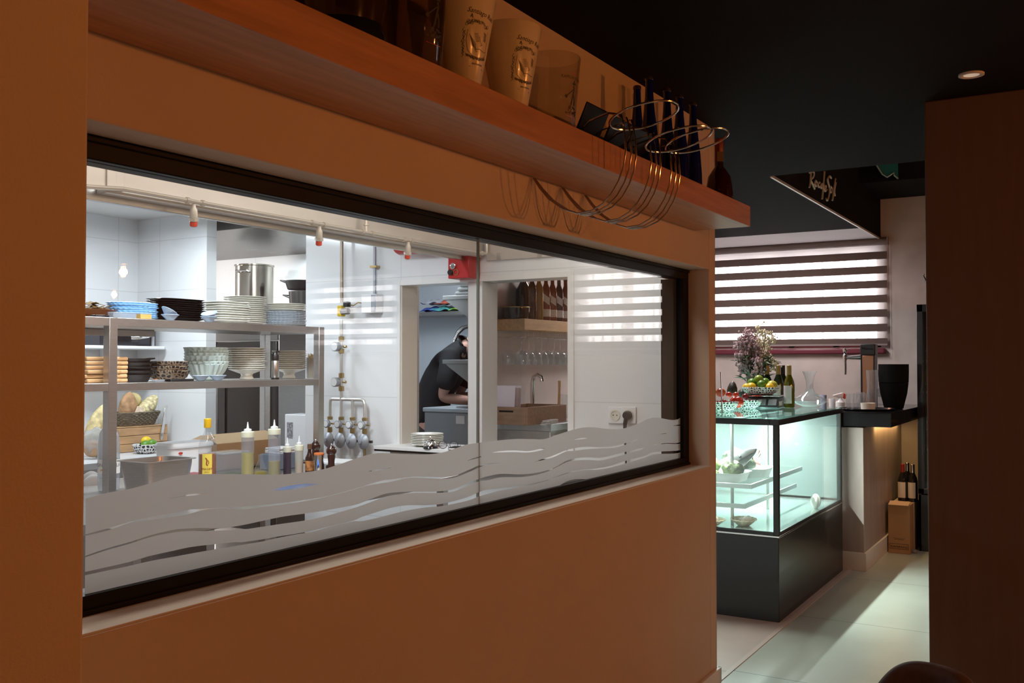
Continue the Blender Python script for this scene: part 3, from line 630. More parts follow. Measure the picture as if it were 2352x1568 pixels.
HL = ['wire bucket holder with the highest ring, nearest the clear bucket', 'middle wire bucket holder of the three on the shelf', 'wire bucket holder nearest the amber spirit bottle']
for i, dx in enumerate((0, 0.19, 0.355)):
    loc = (X0 + dx, WY - 0.001, SZ1); o = hp if i == 0 else copy_tree(hp, loc); o.location = loc; tag(o, HL[i], 'wire holder', 'wire bucket holders hooked over the shelf')
    for ch in children(o):
        if ch.name.startswith('ring'): ch.location = ((0, 0.047, 0.004), (0, 0.014, -0.032), (0, 0.016, -0.004))[i]
# seat back in the foreground
p = at(2152, 1524, 'Z', 0.80); t = thing('dining_chair', 'dark brown upholstered chair, only the rounded top of its back in view', 'chair', (p.x, p.y, 0), math.radians(-20))
def arcpts(n=15, R=0.19, a0=-52, a1=52): return [(R * math.cos(math.radians(a)) - R, R * math.sin(math.radians(a))) for a in [a0 + (a1 - a0) * i / (n - 1) for i in range(n)]]
b = MB(); A = arcpts(); vs = []; fs = []; n = len(A); rows = 9
for j in range(rows):
    for i, (x, y) in enumerate(A):
        u = (i - (n - 1) / 2) / ((n - 1) / 2); top_ = 0.80 - 0.16 * abs(u) ** 3.4; z = 0.50 + (top_ - 0.50) * j / (rows - 1); vs.append((x, y, z))
for j in range(rows - 1):
    for i in range(n - 1): a = j * n + i; fs.append((a, a + 1, a + n + 1, a + n))
b.add(vs, fs); uph = mat('dark_brown_upholstery', (0.085, 0.05, 0.046), 0.7, noise=0.2, nscale=40, sss=0)
b.build('backrest', uph, t, solid=0.05, subsurf=2)
MB().loft([(0.16, 0.43), (0.215, 0.435), (0.228, 0.46), (0.22, 0.495), (0.19, 0.51)], None, 36, c=(-0.27, 0, 0)).build('seat', uph, t)
for sx, sy in ((0.12, 0.14), (0.12, -0.14), (-0.14, 0.14), (-0.14, -0.14)):
    MB().tube([(-0.27 + sx, sy, 0.435), (-0.27 + sx * 1.4, sy * 1.35, 0.0)], 0.014, 10, radii=[0.017, 0.010]).build('leg', black_matt, t)
# ============================================================ KITCHEN
# extraction hood fascia, its returns, and the suppression pipe with nozzles
t = thing('extraction_hood', 'long pale steel hood face hanging across the top of the kitchen', 'hood', (3.0, 2.73, 2.05))
b = MB(); b.box(-1.01, 1.245, 0, 0.012, 0.0, 0.40); b.box(-1.01, 1.245, 0.012, 0.05, 0.0, 0.012); b.box(-1.01, 1.245, 0.045, 0.055, 0, 0.03); b.build('front_panel', steel_h, t, bevel=0.002)
b = MB(); b.box(-1.45, -0.95, -0.008, 0.004, 0.012, 0.40); b.box(-1.02, -0.985, -0.014, -0.008, 0.012, 0.40); b.box(-1.16, -1.15, -0.014, -0.008, 0.012, 0.40); b.box(-1.19, -1.18, -0.014, -0.008, 0.012, 0.40); b.build('side_panel', steel_h, t, bevel=0.001)
b = MB(); b.box(-1.45, 1.245, 0.055, 0.075, -0.022, 0.03); b.build('grease_rail', steel, t, bevel=0.002)
t = thing('wall_panel', 'pale steel panel with clips on the end wall beside the hood', 'panel', (4.249, 2.73, 2.03))
MB().box(-0.015, 0, -0.98, -0.02, 0.0, 0.42).build('sheet', steel_h, t, bevel=0.002)
for y in (-0.10, -0.34, -0.58, -0.82): MB().box(-0.022, -0.015, y - 0.012, y + 0.012, 0.0, 0.035).build('clip', steel, t, bevel=0.001)
PZ = 2.068; PY = 2.70
pz = lambda px, py: at(px, py, 'Y', PY)
t = thing('suppression_pipe', 'thin pale pipe running along the lower edge of the hood', 'pipe', (0, 0, 0))
a, b_ = pz(225, 452), pz(1118, 583); z0 = b_.z
MB().tube([(a.x - 0.1, PY + 0.02, z0 - 0.015), (a.x, PY + .01, z0 - 0.008), (a.x + 0.09, PY, z0 - 0.0), (b_.x - 0.02, PY, z0), (b_.x - 0.005, PY, z0 + 0.004), (b_.x, PY, z0 + 0.02), (b_.x, PY, z0 + 0.06)], 0.0075, 10).build('main_pipe', mat('pale_pipe', (0.72, 0.66, 0.58), 0.35, 0.6), t)
xr = pz(841, 540).x
b = MB(); b.tube([(xr, PY, z0), (xr, PY, z0 + 0.2)], 0.0065, 10); b.build('riser', MATS['pale_pipe'], t)
for px in (430, 465, 718, 745, 832, 855, 928, 945, 1108): x = pz(px, 520).x; MB().tube([(x - 0.006, PY, z0), (x + 0.006, PY, z0)], 0.0115, 10).build('collar', MATS['pale_pipe'], t)
MB().tube([(xr, PY, z0 + 0.03), (xr, PY, z0 + 0.034)], 0.013, 10).build('collar', MATS['pale_pipe'], t)
NLAB = ['spray nozzle with a red cap, leftmost of the three on the hood pipe', 'spray nozzle with a red cap, middle one of the three on the hood pipe', 'spray nozzle with a red cap, nearest the red box']
for i, (px, py) in enumerate(((445, 500), (734, 543), (938, 576))):
    x = pz(px, py).x; n_ = thing('spray_nozzle', NLAB[i], 'nozzle', (x, PY, z0 - 0.008), 0, 'red capped nozzles on the hood pipe')
    MM = Matrix.Rotation(math.radians(-12), 4, 'Y') @ Matrix.Rotation(math.radians(14), 4, 'X')
    MB().loft([(0.006, 0), (0.008, -0.012), (0.013, -0.02), (0.0145, -0.048), (0.013, -0.05)], None, 12, M=MM).build('body', mat('nozzle_cream', (0.72, 0.66, 0.58), 0.4, 0.3), n_)
    MB().loft([(0.018, -0.0495), (0.018, -0.060), (0.012, -0.062)], None, 6, M=MM).build('hex_collar', brass if 0 else MATS['nozzle_cream'], n_)
    MB().loft([(0.0125, -0.0615), (0.0135, -0.064), (0.013, -0.078), (0.009, -0.081)], None, 16, M=MM).build('cap', mat('coral_cap', (0.75, 0.10, 0.06), 0.35), n_)
# red suppression box, red cylinder on the wall
p = at(1080, 614, 'X', 4.25); b = thing('control_box', 'red metal box with a gauge and a black knob near the hood end', 'box', (4.248, p.y, p.z))
MB().box(-0.11, 0, -0.065, 0.065, -0.065, 0.075).build('housing', red_paint, b, bevel=0.004)
MM = Matrix.Rotation(-PI / 2, 4, 'Y')
MB().loft([(0.016, 0), (0.016, 0.012), (0.012, 0.013)], None, 20, c=(-0.11, 0.028, -0.002), M=MM).build('gauge', chrome, b)
MB().loft([(0.013, 0), (0.015, 0.015), (0.012, 0.02)], None, 16, c=(-0.11, 0.043, -0.034), M=MM).build('knob', black_plastic, b)
MB().tube([(-0.114, 0.012 + 0.015 * math.cos(a), -0.034 + 0.015 * math.sin(a)) for a in [2 * PI * k / 20 for k in range(20)]], 0.002, 6, closed=True).build('pull_ring', brass, b)
p = at(985, 580, 'X', 4.2); c_ = thing('gas_cylinder', 'dark red horizontal cylinder on the wall just under the hood', 'cylinder', (4.17, p.y, p.z + 0.045))
MB().loft([(0.02, -0.20), (0.042, -0.19), (0.052, -0.17), (0.052, 0.13), (0.045, 0.15), (0.02, 0.16)], None, 24, M=Matrix.Rotation(PI / 2, 4, 'X')).build('body', red_paint, c_)
MB().box(0.0, 0.08, -0.15, -0.12, -0.012, 0.012).build('bracket', steel_d, c_)
# gas pipes on the end wall
def P(px, py): q = at(px, py, 'X', 4.20); return (4.20, q.y, q.z)
t = thing('gas_pipe', 'vertical galvanised gas pipe down the white tiles to a four way manifold', 'pipe')
x, yv, _ = P(786, 545)
b = MB(); b.tube([P(785, 500), P(785, 695)], 0.0095, 10); b.build('upper_pipe', mat('brown_pipe', (0.30, 0.24, 0.18), 0.4, 0.6), t)
b = MB(); b.tube([P(784, 735), P(784, 915)], 0.010, 10); b.build('lower_pipe', pipe_m, t)
for py in (778, 806, 862, 892): q = P(784, py); MB().loft([(0.0135, -0.014), (0.016, -0.012), (0.016, 0.012), (0.0135, 0.014)], None, 6, c=q).build('union_nut', brass, t)
XM = Matrix.Rotation(-PI / 2, 4, 'Y')
for (px, py) in ((783, 796), (782, 877)):
    q = P(px, py); b = MB().loft([(0.010, 0.0), (0.020, 0.01), (0.027, 0.02), (0.027, 0.045), (0.024, 0.048)], None, 24, c=(q[0] + 0.005, q[1] + 0.012, q[2]), M=XM).build('gauge', grey_cast, t)
    MB().loft([(0.0225, 0.0482), (0.0225, 0.0494), (0.0005, 0.0495)], None, 24, c=(q[0] + 0.005, q[1] + 0.012, q[2]), M=XM).build('dial', white_plastic, b)
    MB().loft([(0.006, 0.0), (0.008, 0.02)], None, 8, c=(q[0], q[1] - 0.02, q[2]), M=Matrix.Rotation(PI / 2, 4, 'X')).build('side_screw', brass, t)
q = P(784, 714); MB().cbox(q, (0.035, 0.034, 0.062)).build('valve_body', mat('yellow_enamel', (0.70, 0.47, 0.02), 0.35), t, bevel=0.004)
MB().loft([(0.012, 0.0), (0.018, 0.008), (0.018, 0.055), (0.012, 0.06)], None, 16, c=(q[0] - 0.02, q[1] - 0.015, q[2] - 0.004), M=Matrix.Rotation(PI / 2, 4, 'X')).build('solenoid', mat('dark_grey', (0.08, 0.08, 0.08), 0.4), t)
MB().cbox((q[0] - 0.01, q[1] - 0.05, q[2] + 0.036), (0.03, 0.034, 0.03)).build('coil_connector', black_plastic, t, bevel=0.003)
MB().tube([(q[0] - 0.01, q[1] - 0.06, q[2] + 0.035), (q[0], q[1] - 0.09, q[2] + 0.028), (q[0] + 0.01, q[1] - 0.115, q[2] + 0.045), (q[0] + 0.03, q[1] - 0.16, q[2] + 0.036)], 0.0035, 6).build('wire', brass, t)
# junction box
q = at(866, 697, 'X', 4.25); jb = thing('junction_box', 'white square junction box with a grey lid side by the yellow gas valve', 'box', (4.249, q.y, q.z))
MB().box(-0.065, 0, -0.045, 0.06, -0.055, 0.05).build('housing', white_plastic, jb, bevel=0.004)
MB().box(-0.068, -0.065, -0.044, -0.012, -0.05, 0.045).build('side_plate', grey_cast, jb, bevel=0.002)
MB().tube([(-0.02, 0.0, 0.05), (-0.02, 0.0, 0.33), (-0.02, 0.0, 0.55)], 0.009, 8).build('conduit', grey_cast, jb)
MB().cbox((-0.02, 0, 0.205), (0.035, 0.045, 0.012)).build('clamp', brass, jb)
# manifold with four valves and pressure regulators
zt = P(800, 917)[2]; ys_ = [P(px, 917)[1] for px in (758, 784, 810, 838)]
mf = thing('gas_manifold', 'four branched gas manifold with round grey regulators on the tiled wall', 'manifold', (4.20, ys_[1], zt))
L = lambda y: y - ys_[1]
MB().tube([(0, L(ys_[0]), -0.11), (0, L(ys_[0]), -0.02), (0, L(ys_[0]) - 0.006, -0.004), (0, L(ys_[0]) - 0.02, 0), (0, L(ys_[3]) + 0.025, 0), (0, L(ys_[3]) + 0.008, -0.006), (0, L(ys_[3]), -0.025), (0, L(ys_[3]), -0.11)], 0.0095, 10).build('header_pipe', pipe_m, mf)
for k, y in enumerate(ys_):
    y = L(y)
    if k in (1, 2): MB().tube([(0, y, 0), (0, y, -0.11)], 0.009, 10).build('branch_pipe', pipe_m, mf)
    MB().loft([(0.014, -0.118), (0.016, -0.114), (0.016, -0.102), (0.012, -0.098)], None, 6, c=(0, y, 0)).build('union_nut', brass, mf)
    v = MB().loft([(0.010, 0.0), (0.022, 0.01), (0.024, 0.026), (0.020, 0.03)], None, 20, c=(0, y + 0.006, -0.14), M=XM).build('valve', grey_cast, mf)
    MB().loft([(0.017, 0.0302), (0.017, 0.0312), (0.0005, 0.0313)], None, 20, c=(0, y + 0.006, -0.14), M=XM).build('dial', white_plastic, v)
    MB().tube([(0, y - 0.012, -0.14), (0, y - 0.032, -0.14)], 0.005, 8).build('handle', brass, mf)
    MB().loft([(0.013, -0.19), (0.015, -0.182), (0.013, -0.16)], None, 8, c=(0, y, 0)).build('lower_nut', brass, mf)
    MB().loft([(0.008, 0.0), (0.030, 0.004), (0.044, 0.013), (0.044, 0.018), (0.030, 0.03), (0.012, 0.036), (0.010, 0.045), (0.0005, 0.046)], None, 28, c=(0.008, y + 0.004, -0.232), M=XM @ Matrix.Diagonal((1, 0.86, 1, 1))).build('regulator', grey_cast, mf)
    MB().cbox((0, y - 0.044, -0.232), (0.014, 0.016, 0.014)).build('vent_plug', black_plastic, mf)
    pts = [(0, y, -0.26), (0, y, -0.30), (0, y, -0.42)] if k != 3 else [(0, y, -0.26), (0, y, -0.315), (0, y - 0.01, -0.335), (0, y - 0.04, -0.345), (0, y - 0.42, -0.352)]
    MB().tube(pts, 0.0085, 8).build('outlet_pipe', pipe_m if k != 3 else brass, mf)
# power sockets
for i, (px, lab) in enumerate(((1415, 'round white wall socket left empty, on the tiles above the waves'), (1446, 'white wall socket with a black plug in it, on the tiles above the waves'))):
    q = at(px, 953, 'X', 4.25); so = thing('wall_socket', lab, 'socket', (4.249, q.y, q.z), 0, 'pair of wall sockets')
    MB().box(-0.010, 0, -0.037, 0.037, -0.040, 0.040).build('cover', white_plastic, so, bevel=0.003)
    MB().loft([(0.027, 0.0101), (0.027, 0.013), (0.020, 0.013), (0.019, 0.0102)], None, 28, M=XM).build('insert', mat('socket_cream', (0.72, 0.70, 0.62), 0.35), so)
    b = MB()
    for s_ in (-1, 1): b.loft([(0.003, 0.0103), (0.003, 0.0112)], None, 10, c=(0, s_ * 0.0095, 0), M=XM)
    b.build('pin_hole', black_matt, so)
    if i:
        pl = thing('power_plug', 'black plug with its cable in the right wall socket', 'plug', (4.2362, q.y, q.z))
        MB().loft([(0.021, 0.0), (0.022, 0.02), (0.016, 0.034), (0.006, 0.036)], None, 20, M=XM).build('body', black_plastic, pl)
        MB().tube([(-0.022, 0, -0.008), (-0.03, 0.004, -0.04), (-0.024, 0.008, -0.09), (-0.012, 0.004, -0.3)], 0.0075, 10, radii=[0.012, 0.010, 0.006, 0.004]).build('cable', black_plastic, pl)
# pass-through ledge with its things
LZ = 1.052
t = thing('serving_ledge', 'white ledge with a dark underside in the opening, carrying plates and a bell', 'ledge', (4.25, 2.76, LZ))
MB().prism([(-0.165, 0.575), (-0.165, -0.54), (0.14, -0.54), (0.14, 0.52), (-0.0, 0.52), (-0.0, 0.575)], -0.018, 0).build('top', white_paint, t, bevel=0.002)
MB().prism([(-0.163, 0.573), (-0.163, -0.52), (-0.002, -0.52), (-0.002, 0.573)], -0.027, -0.0185).build('edge_band', black_matt, t)
MB().box(-0.12, -0.001, -0.5, 0.50, -0.075, -0.0275).build('support', white_paint, t, bevel=0.002)
def round_plate(r, h=0.018, name='plate', m_=porcelain):
    return MB().loft([(r * 0.52, 0), (r * 0.56, 0.002), (r * 0.62, 0.004), (r * 0.97, h - 0.002), (r, h), (r * 0.985, h + 0.0025), (r * 0.90, h - 0.001), (r * 0.58, 0.006), (0.0005, 0.005)], None, 40, cap1=False).build(name, m_)
def plate_thing(o, cat='plate'): tag(o, 'x', cat); return o
q = at(982, 1018, 'Z', LZ); pp = plate_thing(round_plate(0.088, 0.014))
q = (4.213, YatY_ if False else YatX(982, 4.213), LZ + 0.0005)
stack(pp, 7, 0.0088, q, 'white round plate', 'on the serving ledge', 'white plates piled on the serving ledge')
q = at(989, 1022, 'Z', LZ); bx = 4.112; be = thing('service_bell', 'shiny chrome desk bell on a black base in front of the ledge plates', 'bell', (bx, YatX(989, bx), LZ + 0.0005))
MB().loft([(0.038, 0), (0.040, 0.003), (0.036, 0.010), (0.030, 0.012)], None, 28).build('base', black_gloss, be)
MB().loft([(0.034, 0.0125), (0.033, 0.018), (0.027, 0.034), (0.014, 0.045), (0.004, 0.048)], None, 28).build('dome', chrome, be)
MB().loft([(0.003, 0.047), (0.003, 0.056), (0.006, 0.058), (0.004, 0.062)], None, 12).build('button', chrome, be)
gx = 4.12; gl = thing('eyeglasses', 'folded pair of eyeglasses beside the desk bell', 'glasses', (gx, YatX(1030, gx), LZ + 0.0005), 0.3)
b = MB()
for s_ in (-1, 1):
    b.tube([(0.0, s_ * 0.03 + 0.022 * math.cos(a), 0.022 + 0.019 * math.sin(a)) for a in [2 * PI * k / 18 for k in range(18)]], 0.0017, 6, closed=True)
b.tube([(0, -0.01, 0.028), (0, 0.01, 0.028)], 0.0015, 6); b.build('rim', mat('dark_rim', (0.05, 0.03, 0.05), 0.3), gl)
for s_ in (-1, 1):
    MB().loft([(0.0205, -0.0005), (0.0205, 0.0005)], None, 18, c=(0, s_ * 0.03, 0.022), M=XM).build('lens', glass_vis, gl)
    MB().tube([(0, s_ * 0.053, 0.03), (0.06, s_ * 0.045, 0.02), (0.11, s_ * 0.03, 0.003)], 0.0015, 6).build('temple', MATS['dark_rim'], gl)
nx = 4.14; nb = thing('notebook', 'black closed notebook lying flat at the right end of the ledge', 'notebook', (nx, YatX(1068, nx), LZ + 0.0005), 0.25)
MB().box(-0.05, 0.05, -0.075, 0.075, 0, 0.014).build('cover', black_matt, nb, bevel=0.003)
MB().box(-0.0505, 0.049, -0.072, 0.072, 0.003, 0.011).build('pages', paper, nb)

# ---------------------------------------------------- steel table with the two tier rack
TZ = 0.955; RY0, RY1 = 3.5, 3.92; Z2, Z1 = 1.415, 1.688
RX0, RX1 = 2.05, 3.872
t = thing('work_table', 'long stainless steel work table behind the frosted waves', 'table', (3.0, 3.4, 0))
MB().box(-0.95, 0.90, -0.75, 0.55, TZ - 0.04, TZ).build('tabletop', steel, t, bevel=0.003)
MB().box(-0.9, 0.85, -0.7, 0.5, 0.25, 0.28).build('undershelf', steel_d, t, bevel=0.003)
for sx in (-0.88, 0.84):
    for sy in (-0.69, 0.49): MB().cbox((sx, sy, (TZ - 0.04) / 2), (0.04, 0.04, TZ - 0.041)).build('leg', steel, t, bevel=0.002)
t = thing('steel_rack', 'two tier stainless steel rack loaded with plates and bowls', 'rack', (3.0, 3.7, TZ))
H1, H2 = Z1 - TZ, Z2 - TZ; x0, x1 = RX0 - 3, RX1 - 3; y0, y1 = RY0 - 3.7, RY1 - 3.7
MB().box(x0, x1, y0, y1, H1 - 0.036, H1).build('upper_tier', steel, t, bevel=0.002)
MB().box(x0, x1, y0, y1, H2 - 0.034, H2).build('lower_tier', steel, t, bevel=0.002)
for px_ in (2.587, 3.852):
    MB().box(px_ - 3 - 0.02, px_ - 3 + 0.02, y0 - 0.003, y0 + 0.037, 0.0005, H1 - 0.0).build('post', steel, t, bevel=0.002)
for px_ in (2.70, 3.845):
    MB().box(px_ - 3 - 0.02, px_ - 3 + 0.02, y1 - 0.037, y1 + 0.003, 0.0005, H1 - 0.036).build('post', steel, t, bevel=0.002)
# wide board hanging below the tier
MB().box(x0, 0.05, y1 - 0.1, y1 - 0.08, H1 - 0.066, H1 - 0.0365).build('rear_rail', steel, t, bevel=0.002)
U = Z1 + 0.0006; V = Z2 + 0.0006
def onU(px, Y): return (XatY(px, Y), Y, U)
def onV(px, Y): return (XatY(px, Y), Y, V)
# -- top tier, left to right
dm = thing('serving_dish', 'amber glass dish with dark leaves at the far left of the top tier', 'dish', onU(212, 3.66))
MB().loft([(0.05, 0), (0.055, 0.003), (0.10, 0.035), (0.098, 0.036), (0.05, 0.008), (0.001, 0.007)], None, 32, cap1=False).build('dish', mat('amber_glass', (0.30, 0.10, 0.03), 0.15, trans=0.4), dm)
b = MB()
for k in range(26):
    a = random.uniform(0, 2 * PI); r = random.uniform(0, 0.07); b.cbox((r * math.cos(a), r * math.sin(a) * .8, 0.036 + random.uniform(0, 0.028)), (0.05, 0.014, 0.002), a, random.uniform(-.4, .4), random.uniform(-.4, .4))
b.build('dried_leaves', mat('dry_leaf', (0.16, 0.10, 0.035), 0.6), dm)
dd = thing('black_tray', 'thin flat black tray at the left front edge of the top tier', 'tray', onU(229, 3.535)); MB().box(-0.035, 0.03, -0.02, 0.02, 0, 0.009).build('tray', black_gloss, dd, bevel=0.002)
sp = MB().loft([(0.075, 0), (0.08, 0.002), (0.104, 0.010), (0.110, 0.013), (0.104, 0.0145), (0.078, 0.005), (0.001, 0.004)], scallop(1.08, 0.75, 0.035, 26), 156, cap1=False).build('scalloped_plate', blue_glass); tag(sp, 'x', 'plate')
stack(sp, 8, 0.0088, onU(303, 3.66), 'crinkled sky blue plate', 'of its pile on the top tier', 'crinkled sky blue plates on the top tier', 0.003)
for i, (px, w_, cc, lab) in enumerate(((280, 0.058, plastic_clear, 'long clear plastic box at the front of the top tier before the blue plates'), (332, 0.036, mat('gold_label', (0.55, 0.33, 0.10), 0.3), 'small gold and clear box next to the long clear box on the top tier'))):
    d = thing('storage_box', lab, 'box', onU(px, 3.527), 0, 'little boxes at the front of the top tier')
    MB().box(-w_ / 1.0, w_ / 1.0 if i == 0 else w_ * .6, -0.018, 0.018, 0, 0.020).build('box', cc, d, bevel=0.002)
    MB().box(-w_ / 1.0 - .001, w_ / 1.0 + .001 if i == 0 else w_ * .6 + .001, -0.019, 0.019, 0.0202, 0.0235).build('lid', plastic_clear, d, bevel=0.001)
bp_ = MB().loft([(0.062, 0), (0.07, 0.002), (0.098, 0.013), (0.104, 0.0155), (0.101, 0.017), (0.068, 0.0045), (0.001, 0.004)], rrect(1.28, 0.82, 4), 64, cap1=False).build('oval_platter', black_gloss); tag(bp_, 'x', 'platter')
stack(bp_, 10, 0.0098, onU(404, 3.67), 'glossy black platter', 'of its pile on the top tier', 'black platters on the top tier', 0.003, 0.03)
def small_bowl(): return MB().loft([(0.014, 0), (0.016, 0.001), (0.031, 0.018), (0.038, 0.024), (0.037, 0.0255), (0.028, 0.017), (0.010, 0.004), (0.001, 0.0035)], lambda t: (math.cos(t) * 1.12, math.sin(t) * .9), 32, cap1=False)
sbw = tag(small_bowl().build('sauce_bowl', blue_bowl), 'small pale blue sauce bowl flat on the top tier before the black platters', 'bowl', 'small pale blue sauce bowls'); sbw.location = onU(390, 3.53)
def put_bowl(loc, lab, rx=0.0, ry=0.0):
    o = sbw.copy(); C.objects.link(o); o.location = loc; o.rotation_euler = (rx, ry, random.uniform(-.4, .4)); o['label'] = lab; return o
q = onU(385, 3.53); put_bowl((q[0] - 0.004, q[1], q[2] + 0.0195), 'small pale blue sauce bowl tipped on top of another before the black platters', 0.2, 0.42)
put_bowl(onU(479, 3.53), 'small pale blue sauce bowl flat on the top tier before the white platters')
q = onU(481, 3.53); put_bowl((q[0], q[1], q[2] + 0.018), 'small pale blue sauce bowl tilted on top of another before the white platters', 0.1, -0.3)
wp = MB().loft([(0.062, 0), (0.07, 0.002), (0.094, 0.012), (0.100, 0.014), (0.098, 0.0165), (0.068, 0.0045), (0.001, 0.004)], rrect(1.02, 0.78, 5), 64, cap1=False).build('square_platter', porcelain); tag(wp, 'x', 'platter')
stack(wp, 9, 0.0112, onU(520, 3.63), 'white rectangular platter', 'of its pile on the top tier', 'white rectangular platters on the top tier', 0.003, 0.03)
wr = plate_thing(round_plate(0.110, 0.016)); stack(wr, 14, 0.0104, onU(563, 3.80), 'white round plate', 'of the tallest top tier pile', 'tall pile of white round plates on the top tier', 0.002)
cg = MB().loft([(0.06, 0), (0.075, 0.003), (0.102, 0.013), (0.108, 0.016), (0.103, 0.0175), (0.07, 0.006), (0.001, 0.005)], scallop(1.0, 0.9, 0.03, 28), 168, cap1=False).build('scalloped_plate', clear_frost); tag(cg, 'x', 'plate')
q = onU(657, 3.68); stack(cg, 8, 0.0090, q, 'clear beaded glass plate', 'of its pile on the top tier', 'clear beaded glass plates on the top tier', 0.003)
wr2 = plate_thing(round_plate(0.104, 0.016)); stack(wr2, 4, 0.0095, (q[0], q[1], U + 8 * 0.0090 + 0.003), 'white round plate', 'resting on the clear beaded plates', 'white plates resting on the beaded glass plates', 0.002)
# -- lower tier, left to right
wb = MB().prism([(-0.13, -0.075), (0.02, -0.075), (0.05, -0.05), (0.085, -0.05), (0.092, -0.03), (0.092, 0.03), (0.085, 0.05), (0.05, 0.05), (0.02, 0.075), (-0.13, 0.075)], 0, 0.0165).build('serving_board', bamboo, bevel=0.005); tag(wb, 'x', 'board')
stack(wb, 6, 0.0185, onV(238, 3.64), 'pale bamboo serving board', 'of its pile on the lower tier', 'bamboo serving boards on the lower tier', 0.004, 0.05)
def iron_pan():
    t = thing('cast_iron_pan', 'x', 'pan')
    MB().loft([(0.060, 0), (0.064, 0.002), (0.078, 0.028), (0.080, 0.031), (0.076, 0.031), (0.060, 0.006), (0.001, 0.005)], lambda t: (math.cos(t), math.sin(t) * .8), 36, cap1=False).build('body', black_iron, t)
    for s_ in (-1, 1): MB().tube([(s_ * 0.076, -0.018, 0.028), (s_ * 0.100, -0.018, 0.031), (s_ * 0.104, 0, 0.031), (s_ * 0.100, 0.018, 0.031), (s_ * 0.076, 0.018, 0.028)], 0.0035, 6).build('handle', black_iron, t)
    return t
ip = iron_pan(); q = onV(308, 3.64)
stack(ip, 5, 0.018, q, 'black iron mini pan', 'of its pile on the lower tier', 'black cast iron pans on the lower tier', 0.004, 0.15)
hc = cells('honeycomb_black_tan', (0.015, 0.012, 0.012), (0.33, 0.24, 0.16), 55, 0.12)
hc2 = cells('honeycomb_black_white', (0.012, 0.012, 0.012), (0.75, 0.74, 0.72), 55, 0.13)
def honey_bowl(m_, r=0.095, h=0.05): return MB().loft([(r * .5, 0), (r * .6, 0.002), (r * .85, h * .35), (r, h), (r * .96, h + .002), (r * .8, h * .4), (r * .5, 0.006), (0.001, 0.005)], lambda t: (math.cos(t) * (1 + .02 * math.cos(9 * t)), math.sin(t) * (1 + .02 * math.cos(9 * t))), 72, cap1=False).build('patterned_bowl', m_)
hb = tag(honey_bowl(hc, 0.092, 0.046), 'x', 'bowl'); stack(hb, 3, 0.0215, onV(388, 3.66), 'tan honeycomb spotted bowl', 'of its pile on the lower tier', 'honeycomb patterned bowls on the lower tier', 0.006, 0.5)
ob = thing('black_tray', 'flat black tray under the front of the honeycomb bowls', 'tray', onV(415, 3.545)); MB().box(-0.07, 0.06, -0.02, 0.02, 0, 0.011).build('tray', black_gloss, ob, bevel=0.003)
ob = thing('storage_box', 'small clear box with orange specks before the honeycomb bowls', 'box', onV(362, 3.545)); MB().box(-0.022, 0.03, -0.012, 0.012, 0, 0.010).build('box', plastic_clear, ob, bevel=0.002); MB().box(-0.018, -0.006, -0.010, 0.010, 0.0105, 0.0125).build('sticker', mat('orange_sticker', (0.7, 0.25, 0.08), 0.5), ob)
gb = MB().loft([(0.04, 0), (0.055, 0.003), (0.085, 0.040), (0.102, 0.075), (0.099, 0.077), (0.08, 0.044), (0.05, 0.010), (0.001, 0.008)], scallop(1, 1, 0.035, 22), 132, cap1=False).build('scalloped_bowl', green_frost); tag(gb, 'x', 'bowl')
stack(gb, 7, 0.0135, onV(474, 3.68), 'jagged sea green glass bowl', 'of its pile on the lower tier', 'jagged glass bowls on the lower tier', 0.003, 0.2)
put_bowl(onV(462, 3.53), 'small pale blue sauce bowl, left of the pair before the jagged glass bowls'); put_bowl(onV(500, 3.53), 'small pale blue sauce bowl, right of the pair before the jagged glass bowls')
def foot(px, Y, lab):
    o = thing('footed_dish', lab, 'dish', onV(px, Y)); MB().loft([(0.034, 0), (0.036, 0.002), (0.028, 0.018), (0.032, 0.028), (0.075, 0.044), (0.092, 0.050), (0.090, 0.052), (0.05, 0.040), (0.001, 0.036)], None, 40, cap1=False).build('dish', porcelain, o); return o
foot(567, 3.68, 'white footed dish carrying the middle pile of plates on the lower tier'); wp2 = plate_thing(round_plate(0.096, 0.015)); q = onV(567, 3.68)
stack(wp2, 10, 0.0108, (q[0], q[1], V + 0.0445), 'white round plate', 'between jagged bowls and steel mill', 'white plates in the middle of the lower tier', 0.002)
foot(664, 3.74, 'white footed dish carrying the right pile of plates on the lower tier'); wp3 = plate_thing(round_plate(0.094, 0.015)); q = onV(664, 3.74)
stack(wp3, 9, 0.0108, (q[0], q[1], V + 0.0445), 'white round plate', 'right of the steel mill', 'white plates at the right of the lower tier', 0.002)
t = thing('hand_mill', 'upright steel hand mill with a black top between two plate piles', 'mill', onV(632, 3.545))
MB().loft([(0.018, 0), (0.019, 0.002), (0.019, 0.092), (0.018, 0.094)], None, 24).build('body', steel, t); MB().loft([(0.020, 0), (0.0205, 0.001), (0.0205, 0.008), (0.0195, 0.009)], None, 24).build('base_ring', black_plastic, t)
MB().loft([(0.0185, 0.0945), (0.019, 0.12), (0.012, 0.135), (0.004, 0.138)], None, 20).build('cap', black_plastic, t); MB().tube([(0, 0, 0.134), (0.012, 0, 0.142), (0.03, 0, 0.142)], 0.003, 8).build('crank', black_plastic, t)
t = thing('skewer_bundle', 'bundle of wooden skewers in a clear bag at the right end of the lower tier', 'skewers', onV(716, 3.63))
b = MB()
for k in range(60):
    a = random.uniform(0, 2 * PI); r = 0.024 * math.sqrt(random.random()); b.tube([(r * math.cos(a), r * math.sin(a), 0.001), (r * 1.1 * math.cos(a + .2), r * 1.1 * math.sin(a + .2), 0.125 + random.uniform(-.012, .01))], 0.0016, 4)
